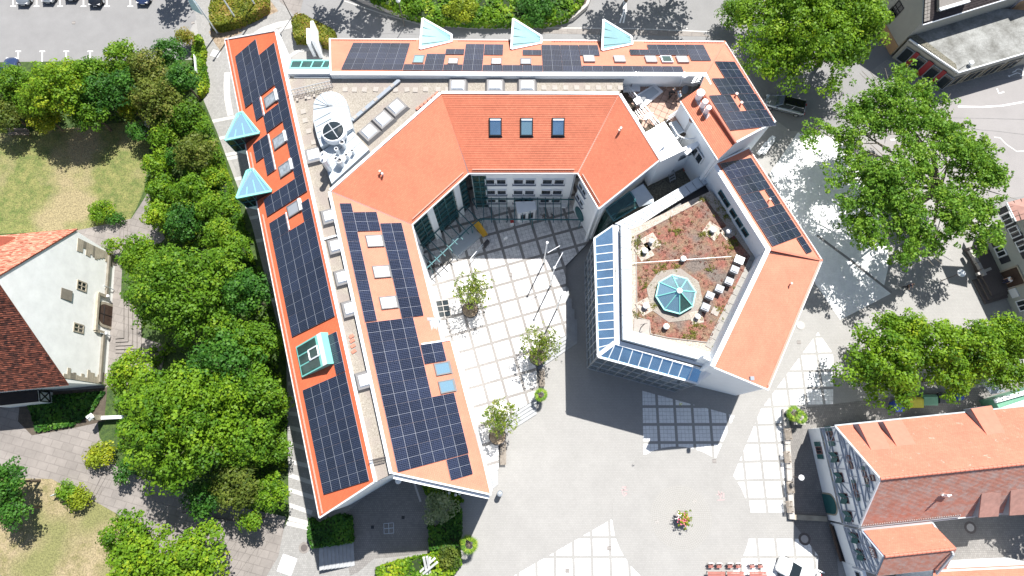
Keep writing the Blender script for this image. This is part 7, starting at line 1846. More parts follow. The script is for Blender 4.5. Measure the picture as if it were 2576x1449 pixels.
for u, v, r_, h_, lab in ((830, -110, 60, 11, 'tree beyond the top edge, shading the north road'), (940, -110, 70, 11, 'tree beyond the top edge, shading the curved wall'), (1600, -100, 85, 11, 'tree beyond the top edge by the double line'), (1730, -110, 80, 11, 'tree beyond the top edge near the eastern road mouth'), (420, -95, 50, 8, 'tree beyond the top edge above the car park')):
 tree(u, v, r_, h_, 'leaf_a', lab, leaf=.4, dens=.7)
hedge('planter_hedge', [(778, 1305), (795, 1320), (850, 1296), (878, 1300), (883, 1365), (812, 1376), (785, 1378), (772, 1350)], 0, 1.3, 'leaf_c', 'dark hedge below the southern tip of the red wing', seed=8, leaf=.15, wild=.3)
hedge('planter_hedge', [(1078, 1318), (1095, 1330), (1150, 1262), (1160, 1290), (1158, 1380), (1080, 1385)], 0, 1.0, 'leaf_c', 'dark hedge right of the shaded patio', seed=9, leaf=.15, wild=.3)
tree(1102, 1274, 44, 3.4, 'leaf_v', 'pale variegated shrub beside the patio', 'variegated_shrub', 'shrub', leaf=.2, trunk=True)
hedge('flower_bed', [(1062, 1222), (1150, 1240), (1165, 1262), (1120, 1262), (1075, 1250)], 0, .6, 'leaf_a', 'shaded bed with white flowers under the roof tip', seed=10, leaf=.14, wild=.3)
hedge('flower_bed', [(945, 1430), (1000, 1412), (1070, 1398), (1110, 1380), (1155, 1385), (1160, 1420), (1120, 1470), (950, 1480)], 0, .8, 'leaf_b', 'mixed green bed at the bottom edge around the crossed beams', seed=11, leaf=.16, wild=.5)
tree(1128, 1400, 30, 1.5, 'leaf_d', 'reddish shrub in the bottom bed beside the palm', 'shrub', 'shrub', leaf=.16, trunk=False)
hedge('ivy_patch', [(70, 1020), (130, 995), (260, 985), (225, 1040), (180, 1070), (90, 1085)], 0, .4, 'leaf_c', 'ivy covered ground in the shadow of the white house', 'ivy', seed=12, leaf=.17, wild=.2)
def undergrowth():
 for pts, lab, h_ in (([(385, 300), (500, 240), (545, 380), (620, 560), (690, 800), (720, 1000), (722, 1290), (600, 1230), (420, 1190), (300, 1130), (300, 900), (420, 860), (310, 640), (400, 620), (372, 500), (375, 400)], 'low leafy undergrowth below the park trees beside the footpath', .7), ([(-60, 200), (280, 165), (480, 160), (495, 230), (380, 300), (200, 310), (40, 320), (-60, 310)], 'low leafy undergrowth along the car park', .6)):
  q = [V2(P(u, v, 0)) for u, v in pts]; r = np.random.default_rng(21); xs = [p[0] for p in q]; ys = [p[1] for p in q]; cen = []
  area = (max(xs) - min(xs)) * (max(ys) - min(ys))
  for _ in range(int(area * 2.2)):
   x, y = r.uniform(min(xs), max(xs)), r.uniform(min(ys), max(ys))
   if poly_in((x, y), q): cen.append((x, y, r.uniform(.1, h_)))
  vv, tt = leaf_cloud(cen, [.45] * len(cen), [14] * len(cen), .26, 5, flat=.4); TOT[0] += len(tt)
  o = bpy.data.objects.new('undergrowth', leaf_mesh('undergrowth', vv, tt, 'leaf_a')); COL.objects.link(o); o['kind'] = 'stuff'; o['label'] = lab; o['category'] = 'undergrowth'
undergrowth()
for k, (u, v) in enumerate(((1149, 1236), (1156, 1242), (1146, 1245), (1162, 1234), (1136, 1232), (1130, 1240))):
 p = P(u, v, .9); mb = MB(); mb.lathe((p.x, p.y, .3), [(.02, 0), (.02, .45), (.14, .5), (.16, .6), (.08, .7)], 9); solo(mb, 'hydrangea', 'flower_white', 'white hydrangea head in the shaded bed under the roof tip', 'flower', (p.x, p.y, .3), 'white hydrangea heads')
def tufts():
 r = np.random.default_rng(3); poly = [V2(p) for p in sed]; xs = [p[0] for p in poly]; ys = [p[1] for p in poly]
 for nm, m_, n, lab, cl in (('green_sedum', 'leaf_s', 26, 'yellow-green grass tufts in the sedum mat', True), ('red_sedum', 'leaf_r', 300, 'fine red sedum cushions', False)):
  cen = [];
  fixed = [P(u, v, gz2 + .08) for u, v in ((1697, 578), (1706, 583), (1821, 523), (1828, 545), (1815, 508), (1653, 681), (1665, 675), (1624, 718), (1605, 790), (1640, 770), (1735, 845), (1745, 838), (1755, 820), (1700, 672), (1779, 592), (1770, 590), (1655, 612), (1613, 642), (1812, 780), (1840, 608), (1850, 612), (1833, 622), (1788, 676), (1602, 606), (1600, 618), (1771, 500))]
  if cl:
   for f in fixed:
    for _ in range(12): cen.append((f.x + r.normal() * .28, f.y + r.normal() * .2, f.z))
    for _ in range(3): cen.append((f.x + r.normal() * 2.2, f.y + r.normal() * 2.2, f.z)) if poly_in((f.x, f.y), poly) else None
  else:
   while len(cen) < n:
    x, y = r.uniform(min(xs), max(xs)), r.uniform(min(ys), max(ys))
    if poly_in((x, y), poly) and hypot(x - cen_x, y - cen_y) > R8 + .9: cen.append((x, y, gz2 + .05))
  vv, tt = leaf_cloud(cen, [.16] * len(cen), [14] * len(cen), .08, 5, flat=.3); vv -= np.array(V3(orig(hall)))
  o = bpy.data.objects.new(nm, leaf_mesh(nm, vv, tt, m_)); COL.objects.link(o); o.parent = hall; o['kind'] = 'stuff'
cen_x, cen_y = cen.x, cen.y
tufts()
print('LEAVES', TOT[0])
# ================================================================ people
def skin_mesh(name, verts, edges, radii, root=0, sub=1):
 me = bpy.data.meshes.new(name); me.from_pydata([tuple(v) for v in verts], edges, [])
 o = bpy.data.objects.new('tmp_' + name, me); COL.objects.link(o)
 md = o.modifiers.new('s', 'SKIN'); md.use_smooth_shade = True
 sv = me.skin_vertices[0].data if me.skin_vertices else None
 if sv is None: return me
 for i, r in enumerate(radii):
  sv[i].radius = (r, r) if not isinstance(r, tuple) else r; sv[i].use_root = (i == root)
 ss = o.modifiers.new('b', 'SUBSURF'); ss.levels = sub; ss.render_levels = sub
 dg = bpy.context.evaluated_depsgraph_get(); dg.update(); ev = o.evaluated_get(dg); res = bpy.data.meshes.new_from_object(ev)
 bpy.data.objects.remove(o); bpy.data.meshes.remove(me); res.name = name
 for p in res.polygons: p.use_smooth = True
 return res
def person(label, loc, face, top, legs, hair, skin_m='skin', lean=0.0, armsl=(.25, .1), armsr=(.25, .1), group=None, seated=False, name='person', cat='person', spread=.1, h=1.75, bronze=None):
 """face: heading angle; lean: forward bend in radians; arms: (forward swing, outward) angles"""
 o = thing(name, label, cat, loc, group); k = h / 1.75
 cf, sf = cos(face), sin(face)
 def W(x, y, z): return Vector((x * cf - y * sf, x * sf + y * cf, z)) * k     # x forward, y left
 hipz = .92 if not seated else .50
 def up(t, y=0.0, x0=0.0): return W(x0 + t * sin(lean), y, hipz + t * cos(lean))
 V_, E_, R_ = [], [], []
 def add(p, r, par=None):
  V_.append(p); R_.append(r * k)
  if par is not None: E_.append((par, len(V_) - 1))
  return len(V_) - 1
 pel = add(W(0, 0, hipz), (.15)); wst = add(up(.18), (.125), pel); ch = add(up(.38), (.155), wst); nk = add(up(.54), (.065), ch); hd0 = add(up(.62, x0=.02), (.075), nk); hd1 = add(up(.74, x0=.03), (.098), hd0); add(up(.81, x0=.02), (.07), hd1)
 ends = []
 for sg_, (fw, ow) in ((1, armsl), (-1, armsr)):
  sh = add(up(.48, sg_ * .19), .062, ch); d = Vector((sin(fw) * cos(ow), sg_ * sin(ow), -cos(fw)))
  s_ = up(.48, sg_ * .19) / k; el = s_ + Vector(W(d.x, d.y, d.z) / k) * .29; e = add(el * k, .045, sh)
  d2 = Vector((sin(fw + .5) * cos(ow), sg_ * sin(ow) * .5, -cos(fw + .5))); wr = el + Vector(W(d2.x, d2.y, d2.z) / k) * .25; w = add(wr * k, .030, e)
  pm = wr + Vector(W(d2.x, d2.y, d2.z) / k) * .07; p = add(pm * k, (.036), w)
  for j in range(4):
   off = Vector(W(0, (j - 1.5) * .021, 0) / k); f1 = add((pm + off + Vector(W(d2.x, d2.y, d2.z) / k) * .045) * k, .010, p); add((pm + off + Vector(W(d2.x + .3, d2.y, d2.z + .25) / k).normalized() * (.085 - abs(j - 1.5) * .01)) * k, .009, f1)
  t1 = add((wr + Vector(W(d2.x, d2.y - sg_ * .7, d2.z) / k) * .05) * k, .011, w); add((wr + Vector(W(d2.x, d2.y - sg_ * .6, d2.z) / k) * .09) * k, .009, t1)
  ends.append((sh, e, w))
 leg = []
 for sg_ in (1, -1):
  hp = add(W(0, sg_ * .09, hipz - .05), .095, pel)
  if seated: kn = add(W(.42, sg_ * .13, hipz), .065, hp); an = add(W(.46, sg_ * .13, .08), .045, kn)
  else: kn = add(W(.03 + spread * .3 * sg_, sg_ * .11, .50), .062, hp); an = add(W(spread * sg_, sg_ * .11, .085), .042, kn)
  base = V_[an] / k; ft = add((base + Vector(W(.14, 0, -.04) / k)) * k, .038, an); leg.append((hp, kn, an, ft))
 me = skin_mesh('body', V_, E_, R_); me.materials.append(M[bronze or skin_m]); b = bpy.data.objects.new('body', me); COL.objects.link(b); b.parent = o
 def garment(nm, idx, m, grow):
  vs = [V_[i] for i in idx]; mp = {i: n for n, i in enumerate(idx)}; es = [(mp[a], mp[c]) for a, c in E_ if a in mp and c in mp]
  g = skin_mesh(nm, vs, es, [R_[i] + grow * k for i in idx]); g.materials.append(M[m]); q = bpy.data.objects.new(nm, g); COL.objects.link(q); q.parent = o
 if not bronze:
  garment('shirt', [pel, wst, ch, ends[0][0], ends[0][1], ends[1][0], ends[1][1]], top, .018)
  garment('trousers', [pel, leg[0][0], leg[0][1], leg[0][2], leg[1][0], leg[1][1], leg[1][2]], legs, .016)
  for l in leg: garment('shoe', [l[2], l[3]], 'black', .012)
 hc_ = V_[hd1]; mb = MB(); fdir = W(1, 0, 0).normalized(); ln = W(0, 1, 0).normalized()
 if not bronze:
  mb.lathe(hc_ - fdir * .018 * k, [(.105 * k, -.01 * k), (.108 * k, .05 * k), (.085 * k, .10 * k), (.03 * k, .125 * k)], 14); q = mb.mesh('hair', hair, Vector((0, 0, 0)), True); q = bpy.data.objects.new('hair', q); COL.objects.link(q); q.parent = o
  mb = MB()
  for sg_ in (-1, 1): mb.box(hc_ + fdir * .092 * k + ln * .035 * sg_ * k, (.02 * k, .025 * k, .012 * k), face)
  mb.box(hc_ + fdir * .09 * k - Vector((0, 0, .065 * k)), (.02 * k, .045 * k, .01 * k), face); q = bpy.data.objects.new('eyes_and_mouth', mb.mesh('eyes_and_mouth', 'wood_dark')); COL.objects.link(q); q.parent = o
  mb = MB(); mb.hexa([hc_ + fdir * .09 * k + ln * .015 * k + Vector((0, 0, -.04 * k)), hc_ + fdir * .09 * k - ln * .015 * k + Vector((0, 0, -.04 * k)), hc_ + fdir * .125 * k + Vector((0, 0, -.035 * k))], [hc_ + fdir * .088 * k + ln * .008 * k + Vector((0, 0, .01 * k)), hc_ + fdir * .088 * k - ln * .008 * k + Vector((0, 0, .01 * k)), hc_ + fdir * .095 * k + Vector((0, 0, .01 * k))])
  for sg_ in (-1, 1): mb.box(hc_ + ln * .1 * sg_ * k, (.045 * k, .02 * k, .06 * k), face)
  q = bpy.data.objects.new('nose_and_ears', mb.mesh('nose_and_ears', skin_m)); COL.objects.link(q); q.parent = o
 return o
p = P(1682, 248, tz + .06); person('man in black shirt and dark trousers standing on the roof terrace, looking down', V3(p), radians(20), 'cloth_black', 'cloth_black', 'hair_grey', lean=.35, armsl=(.6, .2), armsr=(.5, .3))
p = P(1704, 252, tz + .06); person('person in light blue shirt and grey trousers standing beside the small tiled roof', V3(p), radians(200), 'cloth_blue', 'cloth_grey', 'hair_grey', lean=.25, armsl=(.5, .5), armsr=(.2, .5))
p = WR.at(sdoor + .1, .9, .35); person('person in white shirt leaning in the dark doorway at the right edge', V3(p), radians(205), 'cloth_white', 'cloth_navy', 'hair_brown', lean=.2, armsl=(.9, .2), armsr=(.4, .2))
p = P(2275, 724, .02); person('person in purple grey clothes walking in the tree shadow on the right', V3(p), radians(-60), 'cloth_navy', 'cloth_black', 'hair_brown', spread=.22)
for u, v, f_, lab in ((1367, 552, 90, 'left of the pair of dark slender bronze figures in the courtyard'), (1389, 552, 60, 'right of the pair of dark slender bronze figures in the courtyard'), (1277, 556, 200, 'dark bronze figure by the white porch, next to the red and white box')):
 p = P(u, v, yz + .02); person(lab, V3(p), radians(f_), 'black', 'black', 'black', name='bronze_figure', cat='sculpture', group='bronze figures in the courtyard', bronze='iron', armsl=(.3, .4), armsr=(-.2, .3), h=1.7)
mb = MB(); mb.box(P(1288, 561, yz + .5), (.4, .35, 1.0), .1); o = thing('display_box', 'small white box with red top beside the bronze figure in the courtyard', 'box', V3(P(1288, 561, yz))); mb.build('box', 'dome', o); mb = MB(); mb.box(P(1288, 561, yz + .5) + Vector((0, 0, .53)), (.42, .37, .08), .1); mb.build('lid', 'lamp_red', o)
# ================================================================ vehicles
def car(u, v, rz, paint, label, L=4.4, Wd=1.8, Hh=1.5, wagon=False, z=0.0, roof=None, group=None, cat='car'):
 """x forward"""
 c = P(u, v, z + .7); o = thing('parked_car', label, cat, (c.x, c.y, z), group); o.rotation_euler = (0, 0, rz)
 l, w = L / 2, Wd / 2
 st = [(-l, .78, .40, .72), (-l + .12, .92, .26, .88), (-l + .7, 1.0, .22, .93), (0, 1.0, .20, .92), (l - 1.15, 1.0, .22, .88), (l - .45, .93, .24, .76), (l - .12, .80, .30, .66), (l, .62, .38, .55)]
 mb = MB(); rings = []
 for x, s, z0, z1 in st: rings.append([(x, -w * s * .94, z0), (x, -w * s, (z0 + z1) * .5), (x, -w * s * .93, z1 - .05), (x, -w * s * .80, z1 + .01), (x, 0, z1 + .035), (x, w * s * .80, z1 + .01), (x, w * s * .93, z1 - .05), (x, w * s, (z0 + z1) * .5), (x, w * s * .94, z0)])
 n = 9; mb.v = [p for r in rings for p in r]
 for i in range(len(rings) - 1):
  for j in range(n - 1): mb.f.append((i * n + j, i * n + j + 1, (i + 1) * n + j + 1, (i + 1) * n + j)); mb.m.append(0)
  mb.f.append((i * n + n - 1, i * n, (i + 1) * n, (i + 1) * n + n - 1)); mb.m.append(0)
 mb.f.append(tuple(range(n))); mb.f.append(tuple((len(rings) - 1) * n + k for k in reversed(range(n)))); mb.m += [0, 0]
 def part(mb, nm, m, par=o, sm=False):
  q = bpy.data.objects.new(nm, mb.mesh(nm, m, smooth=sm)); COL.objects.link(q); q.parent = par; return q
 part(mb, 'body', paint, sm=True)
 xr = -l + (.10 if wagon else .45); xf = l - 1.25
 gl = [(xr, -w * .80, .90), (xr, w * .80, .90), (xf, w * .82, .88), (xf, -w * .82, .88)]
 tp = [(xr + (.28 if wagon else .55), -w * .66, Hh - .03), (xr + (.28 if wagon else .55), w * .66, Hh - .03), (xf - .75, w * .66, Hh - .04), (xf - .75, -w * .66, Hh - .04)]
 mb = MB(); mb.hexa(gl, tp); part(mb, 'window_glass', 'glass_dark')
 rx0, rx1 = tp[0][0] - .03, tp[2][0] + .03
 mb = MB(); mb.hexa([(rx0, -w * .67, Hh - .03), (rx0, w * .67, Hh - .03), (rx1, w * .67, Hh - .04), (rx1, -w * .67, Hh - .04)], [(rx0 + .08, -w * .60, Hh + .02), (rx0 + .08, w * .60, Hh + .02), (rx1 - .05, w * .60, Hh + .02), (rx1 - .05, -w * .60, Hh + .02)]); part(mb, 'roof', roof or paint)
 mb = MB()
 for sg_ in (-1, 1):
  for g, t in ((gl[0] if sg_ < 0 else gl[1], tp[0] if sg_ < 0 else tp[1]), (gl[3] if sg_ < 0 else gl[2], tp[3] if sg_ < 0 else tp[2])): mb.bar(g, t, .07, .07)
  m1 = ((gl[0][0] + gl[2][0]) / 2 - .1, sg_ * w * .815, .9); m2 = ((tp[0][0] + tp[2][0]) / 2 - .1, sg_ * w * .665, Hh - .03); mb.bar(m1, m2, .07, .05)
 part(mb, 'pillars', paint)
 for sx in (-1, 1):
  for sy in (-1, 1):
   mb = MB(); mb.tube((sx * (l - .85), sy * (w - .20), .32), (sx * (l - .85), sy * (w + .01), .32), .32, 16); wh = part(mb, 'wheel', 'tyre'); mb = MB(); mb.tube((sx * (l - .85), sy * (w + .0), .32), (sx * (l - .85), sy * (w + .025), .32), .20, 10); part(mb, 'rim', 'steel', wh)
 for sy in (-1, 1):
  mb = MB(); mb.box((l - .16, sy * w * .60, .60), (.22, .32, .14), sy * -.3); part(mb, 'headlight', 'lamp_glass'); mb = MB(); mb.box((-l + .04, sy * w * .66, .74), (.12, .26, .16)); part(mb, 'tail_light', 'lamp_red')
  mb = MB(); mb.box((xf - .25, sy * (w + .08), .95), (.14, .18, .12)); part(mb, 'wing_mirror', paint)
 mb = MB(); mb.box((l - .02, 0, .42), (.05, .5, .11)); part(mb, 'number_plate', 'dome')
 if wagon:
  mb = MB()
  for sy in (-1, 1): mb.bar((rx0 + .1, sy * w * .62, Hh + .06), (rx1 - .3, sy * w * .62, Hh + .06), .04)
  part(mb, 'roof_rail', 'steel')
 return o
car(1976, 262, radians(163), 'car_silver', 'silver estate car with black glass roof parked under the plane tree', 4.95, 1.85, 1.5, True, roof='car_black')
car(2009, 1440, radians(-24 + 180), 'car_white', 'white compact car parked at the bottom edge before the timber house', 4.3, 1.85, 1.55, False)
gp_ = 'cars parked in the top row of the car park'
for x, yb, m_, lab, L in ((62, 15, 'car_silver', 'first car from the left in the top parking row, silver', 4.4), (124, 10, 'car_silver', 'second car from the left in the top parking row, pale silver', 4.3), (181, 5, 'car_grey', 'third car from the left in the top parking row, grey', 4.2), (243, 17, 'car_black', 'fourth car from the left in the top parking row, black', 4.5), (362, 14, 'car_blue', 'dark blue car in the shaded bay of the top parking row', 4.3)):
 car(x, yb - 42, radians(-90), m_, lab, L, 1.78, 1.5, True, group=gp_)
car(20, 180, radians(90), 'car_blue', 'dark blue car mostly hidden by the trees below the car park', 4.2, 1.75, 1.45)
# ================================================================ poles, lamps, signs
def pole(base, top, r, label, arm=None, flag=None, z0=0.0, name='flagpole', group=None, hmax=14, ball=True, htop=None):
 b = P(*base, z0)
 h = htop or min([k / 20 for k in range(10, hmax * 20)], key=lambda q: (P(*top, z0 + q) - Vector((b.x, b.y, z0 + q))).length)
 o = thing(name, label, 'flagpole', V3(b), group); mb = MB(); mb.tube(b, b + Vector((0, 0, h)), r * 1.2, 10, r); mb.build('pole', 'white_metal', o)
 mb = MB(); mb.lathe(V3(b), [(r * 2.2, 0), (r * 2.2, .08), (r * 1.2, .12)], 12); mb.build('base_plate', 'slab', o)
 if ball: mb = MB(); mb.lathe((b.x, b.y, b.z + h), [(r, 0), (r * 1.9, .06), (r * 1.9, .14), (r * .5, .2)], 10); mb.build('finial', 'dome', o)
 if arm: mb = MB(); mb.bar(P(*arm[0], z0 + h - .6), P(*arm[1], z0 + h - .6), .05); mb.build('flag_arm', 'white_metal', o)
 if flag:
  q = [P(u, v, z0 + h * f_) for (u, v), f_ in flag]; mb = MB(); mb.face(q); mb.hexa([p for p in q], [p + Vector((.01, .02, .02)) for p in q]); mb.build('flag', 'flag', o)
 return o
G3 = 'three tall masts in the courtyard'
pole((1368, 661), (1379.7, 609.7), .075, 'northernmost of the three courtyard masts', ((1378, 636), (1408.7, 618)), z0=yz, group=G3, htop=7.0)
pole((1384.7, 718), (1396.7, 671.3), .075, 'middle one of the three courtyard masts', ((1397, 670), (1416, 635)), z0=yz, group=G3, htop=7.0)
pole((1400.7, 777), (1413, 739.7), .075, 'southernmost of the three courtyard masts', None, z0=yz, group=G3, htop=7.0)
G4 = 'flagpoles in front of the clipped hedge'
pole((547, 83), (483, 0), .085, 'left flagpole with pale blue flag at the hedge bed', group=G4, htop=9.5, flag=[((483, -2), .70), ((470, -6), .70), ((483, 24), .46), ((510, 38), .38)])
pole((601.7, 60), (560, 0), .085, 'middle flagpole at the hedge bed', group=G4, htop=9.5); pole((651.5, 29.6), (630, -5), .085, 'right flagpole at the hedge bed', group=G4, htop=9.5)
def lamp(base, h, label, head=.32):
 b = P(*base, 0); o = thing('street_lamp', label, 'street lamp', V3(b), 'street lamps'); mb = MB(); mb.tube(b, b + Vector((0, 0, h)), .06, 8, .04); mb.build('pole', 'iron', o)
 mb = MB(); mb.lathe((b.x, b.y, h), [(.08, 0), (head * .7, .1), (head, .28), (head * .9, .34), (.05, .45)], 16); mb.build('lamp_head', 'steel', o); return o
lamp((734, 44), 4.6, 'street lamp at the tip of the clipped hedge wedge', .3)
lamp((1018, 66), 4.4, 'street lamp on the road north of the solar roof', .3)
def board(u, v, z0, w, h, rz, m, label, name='sign', cat='sign', legs=True, tilt=0):
 c = P(u, v, z0 + .6); o = thing(name, label, cat, (c.x, c.y, z0)); mb = MB(); mb.box((c.x, c.y, z0 + .5 + h / 2), (w, .06, h), rz); mb.build('board', m, o)
 mb = MB()
 for s in (-1, 1): q = Vector((c.x + cos(rz) * w * .42 * s, c.y + sin(rz) * w * .42 * s, z0)); mb.tube(q, q + Vector((0, 0, .5 + h)), .03, 6)
 mb.build('posts', 'steel', o); return o
board(498, 168, 0, 2.4, 1.0, radians(102), 'dome', 'long white notice board standing between hedge and footpath')
board(143, 1243, 0, .8, .55, .4, 'zinc', 'small grey information sign beside the yellow bush'); board(1272, 602, yz, .5, .9, .5, 'dome', 'small white pavement sign in the shaded courtyard', 'pavement_sign')
o = thing('stone_pillar', 'white stone pillar with capped top and short low wall at the pink path', 'pillar', V3(P(262, 1052))); c = P(262, 1052, 0); mb = MB(); mb.box((c.x, c.y, 1.1), (.55, .55, 2.2)); mb.build('shaft', 'sandstone', o)
mb = MB(); mb.lathe((c.x, c.y, 2.2), [(.42, 0), (.42, .12), (.2, .4), (.2, .5)], 4); mb.build('cap', 'dome', o); mb = MB(); mb.bar((c.x + .3, c.y, .5), (c.x + 2.6, c.y + .1, .5), .35, 1.0); mb.build('low_wall', 'dome', o)
o = thing('garden_gate', 'thin white railing gate at the right end of the upper lawn', 'gate', V3(P(374, 330))); a, b = P(377, 300, 0), P(374, 345, 0); mb = MB(); mb.bar(a + Vector((0, 0, .9)), b + Vector((0, 0, .9)), .05); mb.bar(a + Vector((0, 0, .15)), b + Vector((0, 0, .15)), .05); mb.build('rails', 'white_metal', o)
for k in range(15): q = a.lerp(b, k / 14); mb = MB(); mb.bar(q, q + Vector((0, 0, .95)), .03, up=Vector((1, 0, 0))); mb.build('bar', 'white_metal', o)
o = thing('stone_trough', 'weathered stone blocks behind the garden gate', 'stones', V3(P(390, 330)))
for k in range(4): mb = MB(); mb.box(P(388 + k * 5, 318 + k * 9, .15), (.7, .45, .3), 1.2 + k * .2); mb.build('stone', 'sandstone', o)
o = thing('grey_bollard', 'dark grey cylindrical pillar south of the roof tip on the square', 'bollard', V3(P(1258, 1240))); c = P(1258, 1240, 0); mb = MB(); mb.lathe(V3(c), [(.28, 0), (.28, 1.3), (.26, 1.36)], 18); mb.build('shaft', 'zinc_dark', o); mb = MB(); mb.lathe((c.x, c.y, 1.36), [(.2, 0), (.1, .05)], 14); mb.build('cap', 'steel', o)
mb = MB(); c = P(1004, 1209, 3.0); o = thing('globe_lamp', 'white globe lamp below the glazed end between the two roofs', 'lamp', (c.x, c.y, 0)); mb.tube((c.x, c.y, 0), (c.x, c.y, 3.2), .05, 8); mb.build('pole', 'iron', o); mb = MB(); mb.lathe((c.x, c.y, 3.2), [(.1, 0), (.30, .12), (.32, .28), (.22, .45), (.05, .52)], 16); mb.build('globe', 'dome', o)
c = P(2000, 1200, .9); o = thing('wall_lamp_post', 'small round lamp on the dark yard in front of the timber house', 'lamp', (c.x, c.y, 0)); mb = MB(); mb.tube((c.x, c.y, 0), (c.x, c.y, 2.2), .05, 8); mb.build('pole', 'iron', o); mb = MB(); mb.lathe((c.x, c.y, 2.2), [(.1, 0), (.28, .1), (.28, .2), (.1, .3)], 16); mb.build('lamp_head', 'dome', o)
# ================================================================ benches and seats
def bench(u, v, rz, L, label, z0=0.0, m='wood', back=False, slats=5, w=.5, group=None, cross=False):
 c = P(u, v, z0 + .45); o = thing('bench', label, 'bench', (c.x, c.y, z0), group); ca, sa = cos(rz), sin(rz)
 def pt(x, y, z): return Vector((c.x + x * ca - y * sa, c.y + x * sa + y * ca, z0 + z))
 if cross:
  n = int(L / .12)
  for k in range(n): mb = MB(); mb.bar(pt(-L / 2 + (k + .5) * L / n, -w / 2, .45), pt(-L / 2 + (k + .5) * L / n, w / 2, .45), .07, .04); mb.build('slat', m, o)
 else:
  for k in range(slats): mb = MB(); y = -w / 2 + (k + .5) * w / slats; mb.bar(pt(-L / 2, y, .45), pt(L / 2, y, .45), w / slats * .72, .04); mb.build('slat', m, o)
 if back:
  for k in range(3): mb = MB(); mb.bar(pt(-L / 2, w / 2 + .06 + k * .03, .6 + k * .14), pt(L / 2, w / 2 + .06 + k * .03, .6 + k * .14), .10, .04); mb.build('back_slat', m, o)
 for x in (-L * .4, L * .4):
  for y in (-w * .38, w * .38): mb = MB(); mb.bar(pt(x, y, 0), pt(x, y, .44), .07, .07, up=Vector((1, 0, 0))); mb.build('leg', 'iron', o)
 return o
bench(47, 335, 0.0, 2.5, 'grey wooden bench with backrest at the top of the upper lawn', back=True, slats=4)
bench(1266, 1140, radians(-90), 2.4, 'slatted bench below the lower courtyard tree', slats=6, w=.65); bench(1364, 950, radians(-90), 1.9, 'slatted bench below the middle courtyard tree', slats=6, w=.6)
o = thing('low_seat_wall', 'long low stone wall with gaps of timber seating west of the timber house', 'wall', V3(P(1978, 1165))); a, b = P(1972, 1028, 0), P(1988, 1306, 0); n = 9
for k in range(n): mb = MB(); p_, q_ = a.lerp(b, k / n + .003), a.lerp(b, (k + 1) / n - .003); mb.bar(p_ + Vector((0, 0, .25)), q_ + Vector((0, 0, .25)), .55, .5); mb.build('wall_block', 'kerb', o)
mb = MB(); mb.bar(P(1984, 1300, .2), P(2078, 1305, .2), .5, .45); mb.build('wall_return', 'sandstone', o)
for (u, v), lab in (((1983, 1092), 'uppermost slatted seat on the low wall'), ((1981, 1150), 'second slatted seat from the top on the low wall'), ((1989, 1226), 'widest slatted seat on the low wall beside the round lamp'), ((1987, 1275), 'lowest slatted seat on the low wall')):
 bench(u, v, radians(-87), 1.2, lab, z0=.32, w=.75, cross=True, group='slatted seats on the low wall')
for x, lab in ((1803, 'left'), (1852, 'middle'), (1908, 'right')):
 c = P(x, 1452, .75); o = thing('cafe_table', f'{lab} of three red slatted cafe tables at the bottom edge', 'table', (c.x, c.y, 0), 'cafe tables on the square')
 for k in range(7): mb = MB(); mb.box((c.x, c.y + .45 - k * .15, .74), (1.75, .12, .04)); mb.build('slat', 'redwood', o)
 for sx in (-1, 1):
  for sy in (-1, 1): mb = MB(); mb.bar((c.x + sx * .75, c.y + sy * .4, 0), (c.x + sx * .7, c.y + sy * .38, .72), .05, up=Vector((0, 1, 0))); mb.build('leg', 'black', o)
 for s, l2 in ((-1, 'left'), (1, 'right')):
  cx, cy = c.x + s * .42, c.y + 1.0; ch = thing('folding_chair', f'{l2} folding chair with pale curved back at the {lab} cafe table', 'chair', (cx, cy, 0), 'folding chairs at the cafe tables')
  for k in range(4): mb = MB(); mb.box((cx, cy - .15 + k * .1, .45), (.5, .075, .03)); mb.build('seat_slat', 'redwood', ch)
  for k in range(3):
   mb = MB()
   for j in range(5): t0, t1 = -1 + j * .4, -1 + (j + 1) * .4; mb.bar((cx + t0 * .26, cy + .27 + .05 * (1 - t0 * t0), .58 + k * .12), (cx + t1 * .26, cy + .27 + .05 * (1 - t1 * t1), .58 + k * .12), .03, .07)
   mb.build('back_slat', 'dome', ch)
  for sx in (-1, 1):
   for sy in (-1, 1): mb = MB(); mb.bar((cx + sx * .24, cy + sy * .2, 0), (cx + sx * .24, cy - sy * .12, .45 if sy > 0 else .9), .03, up=Vector((1, 0, 0))); mb.build('leg', 'black', ch)
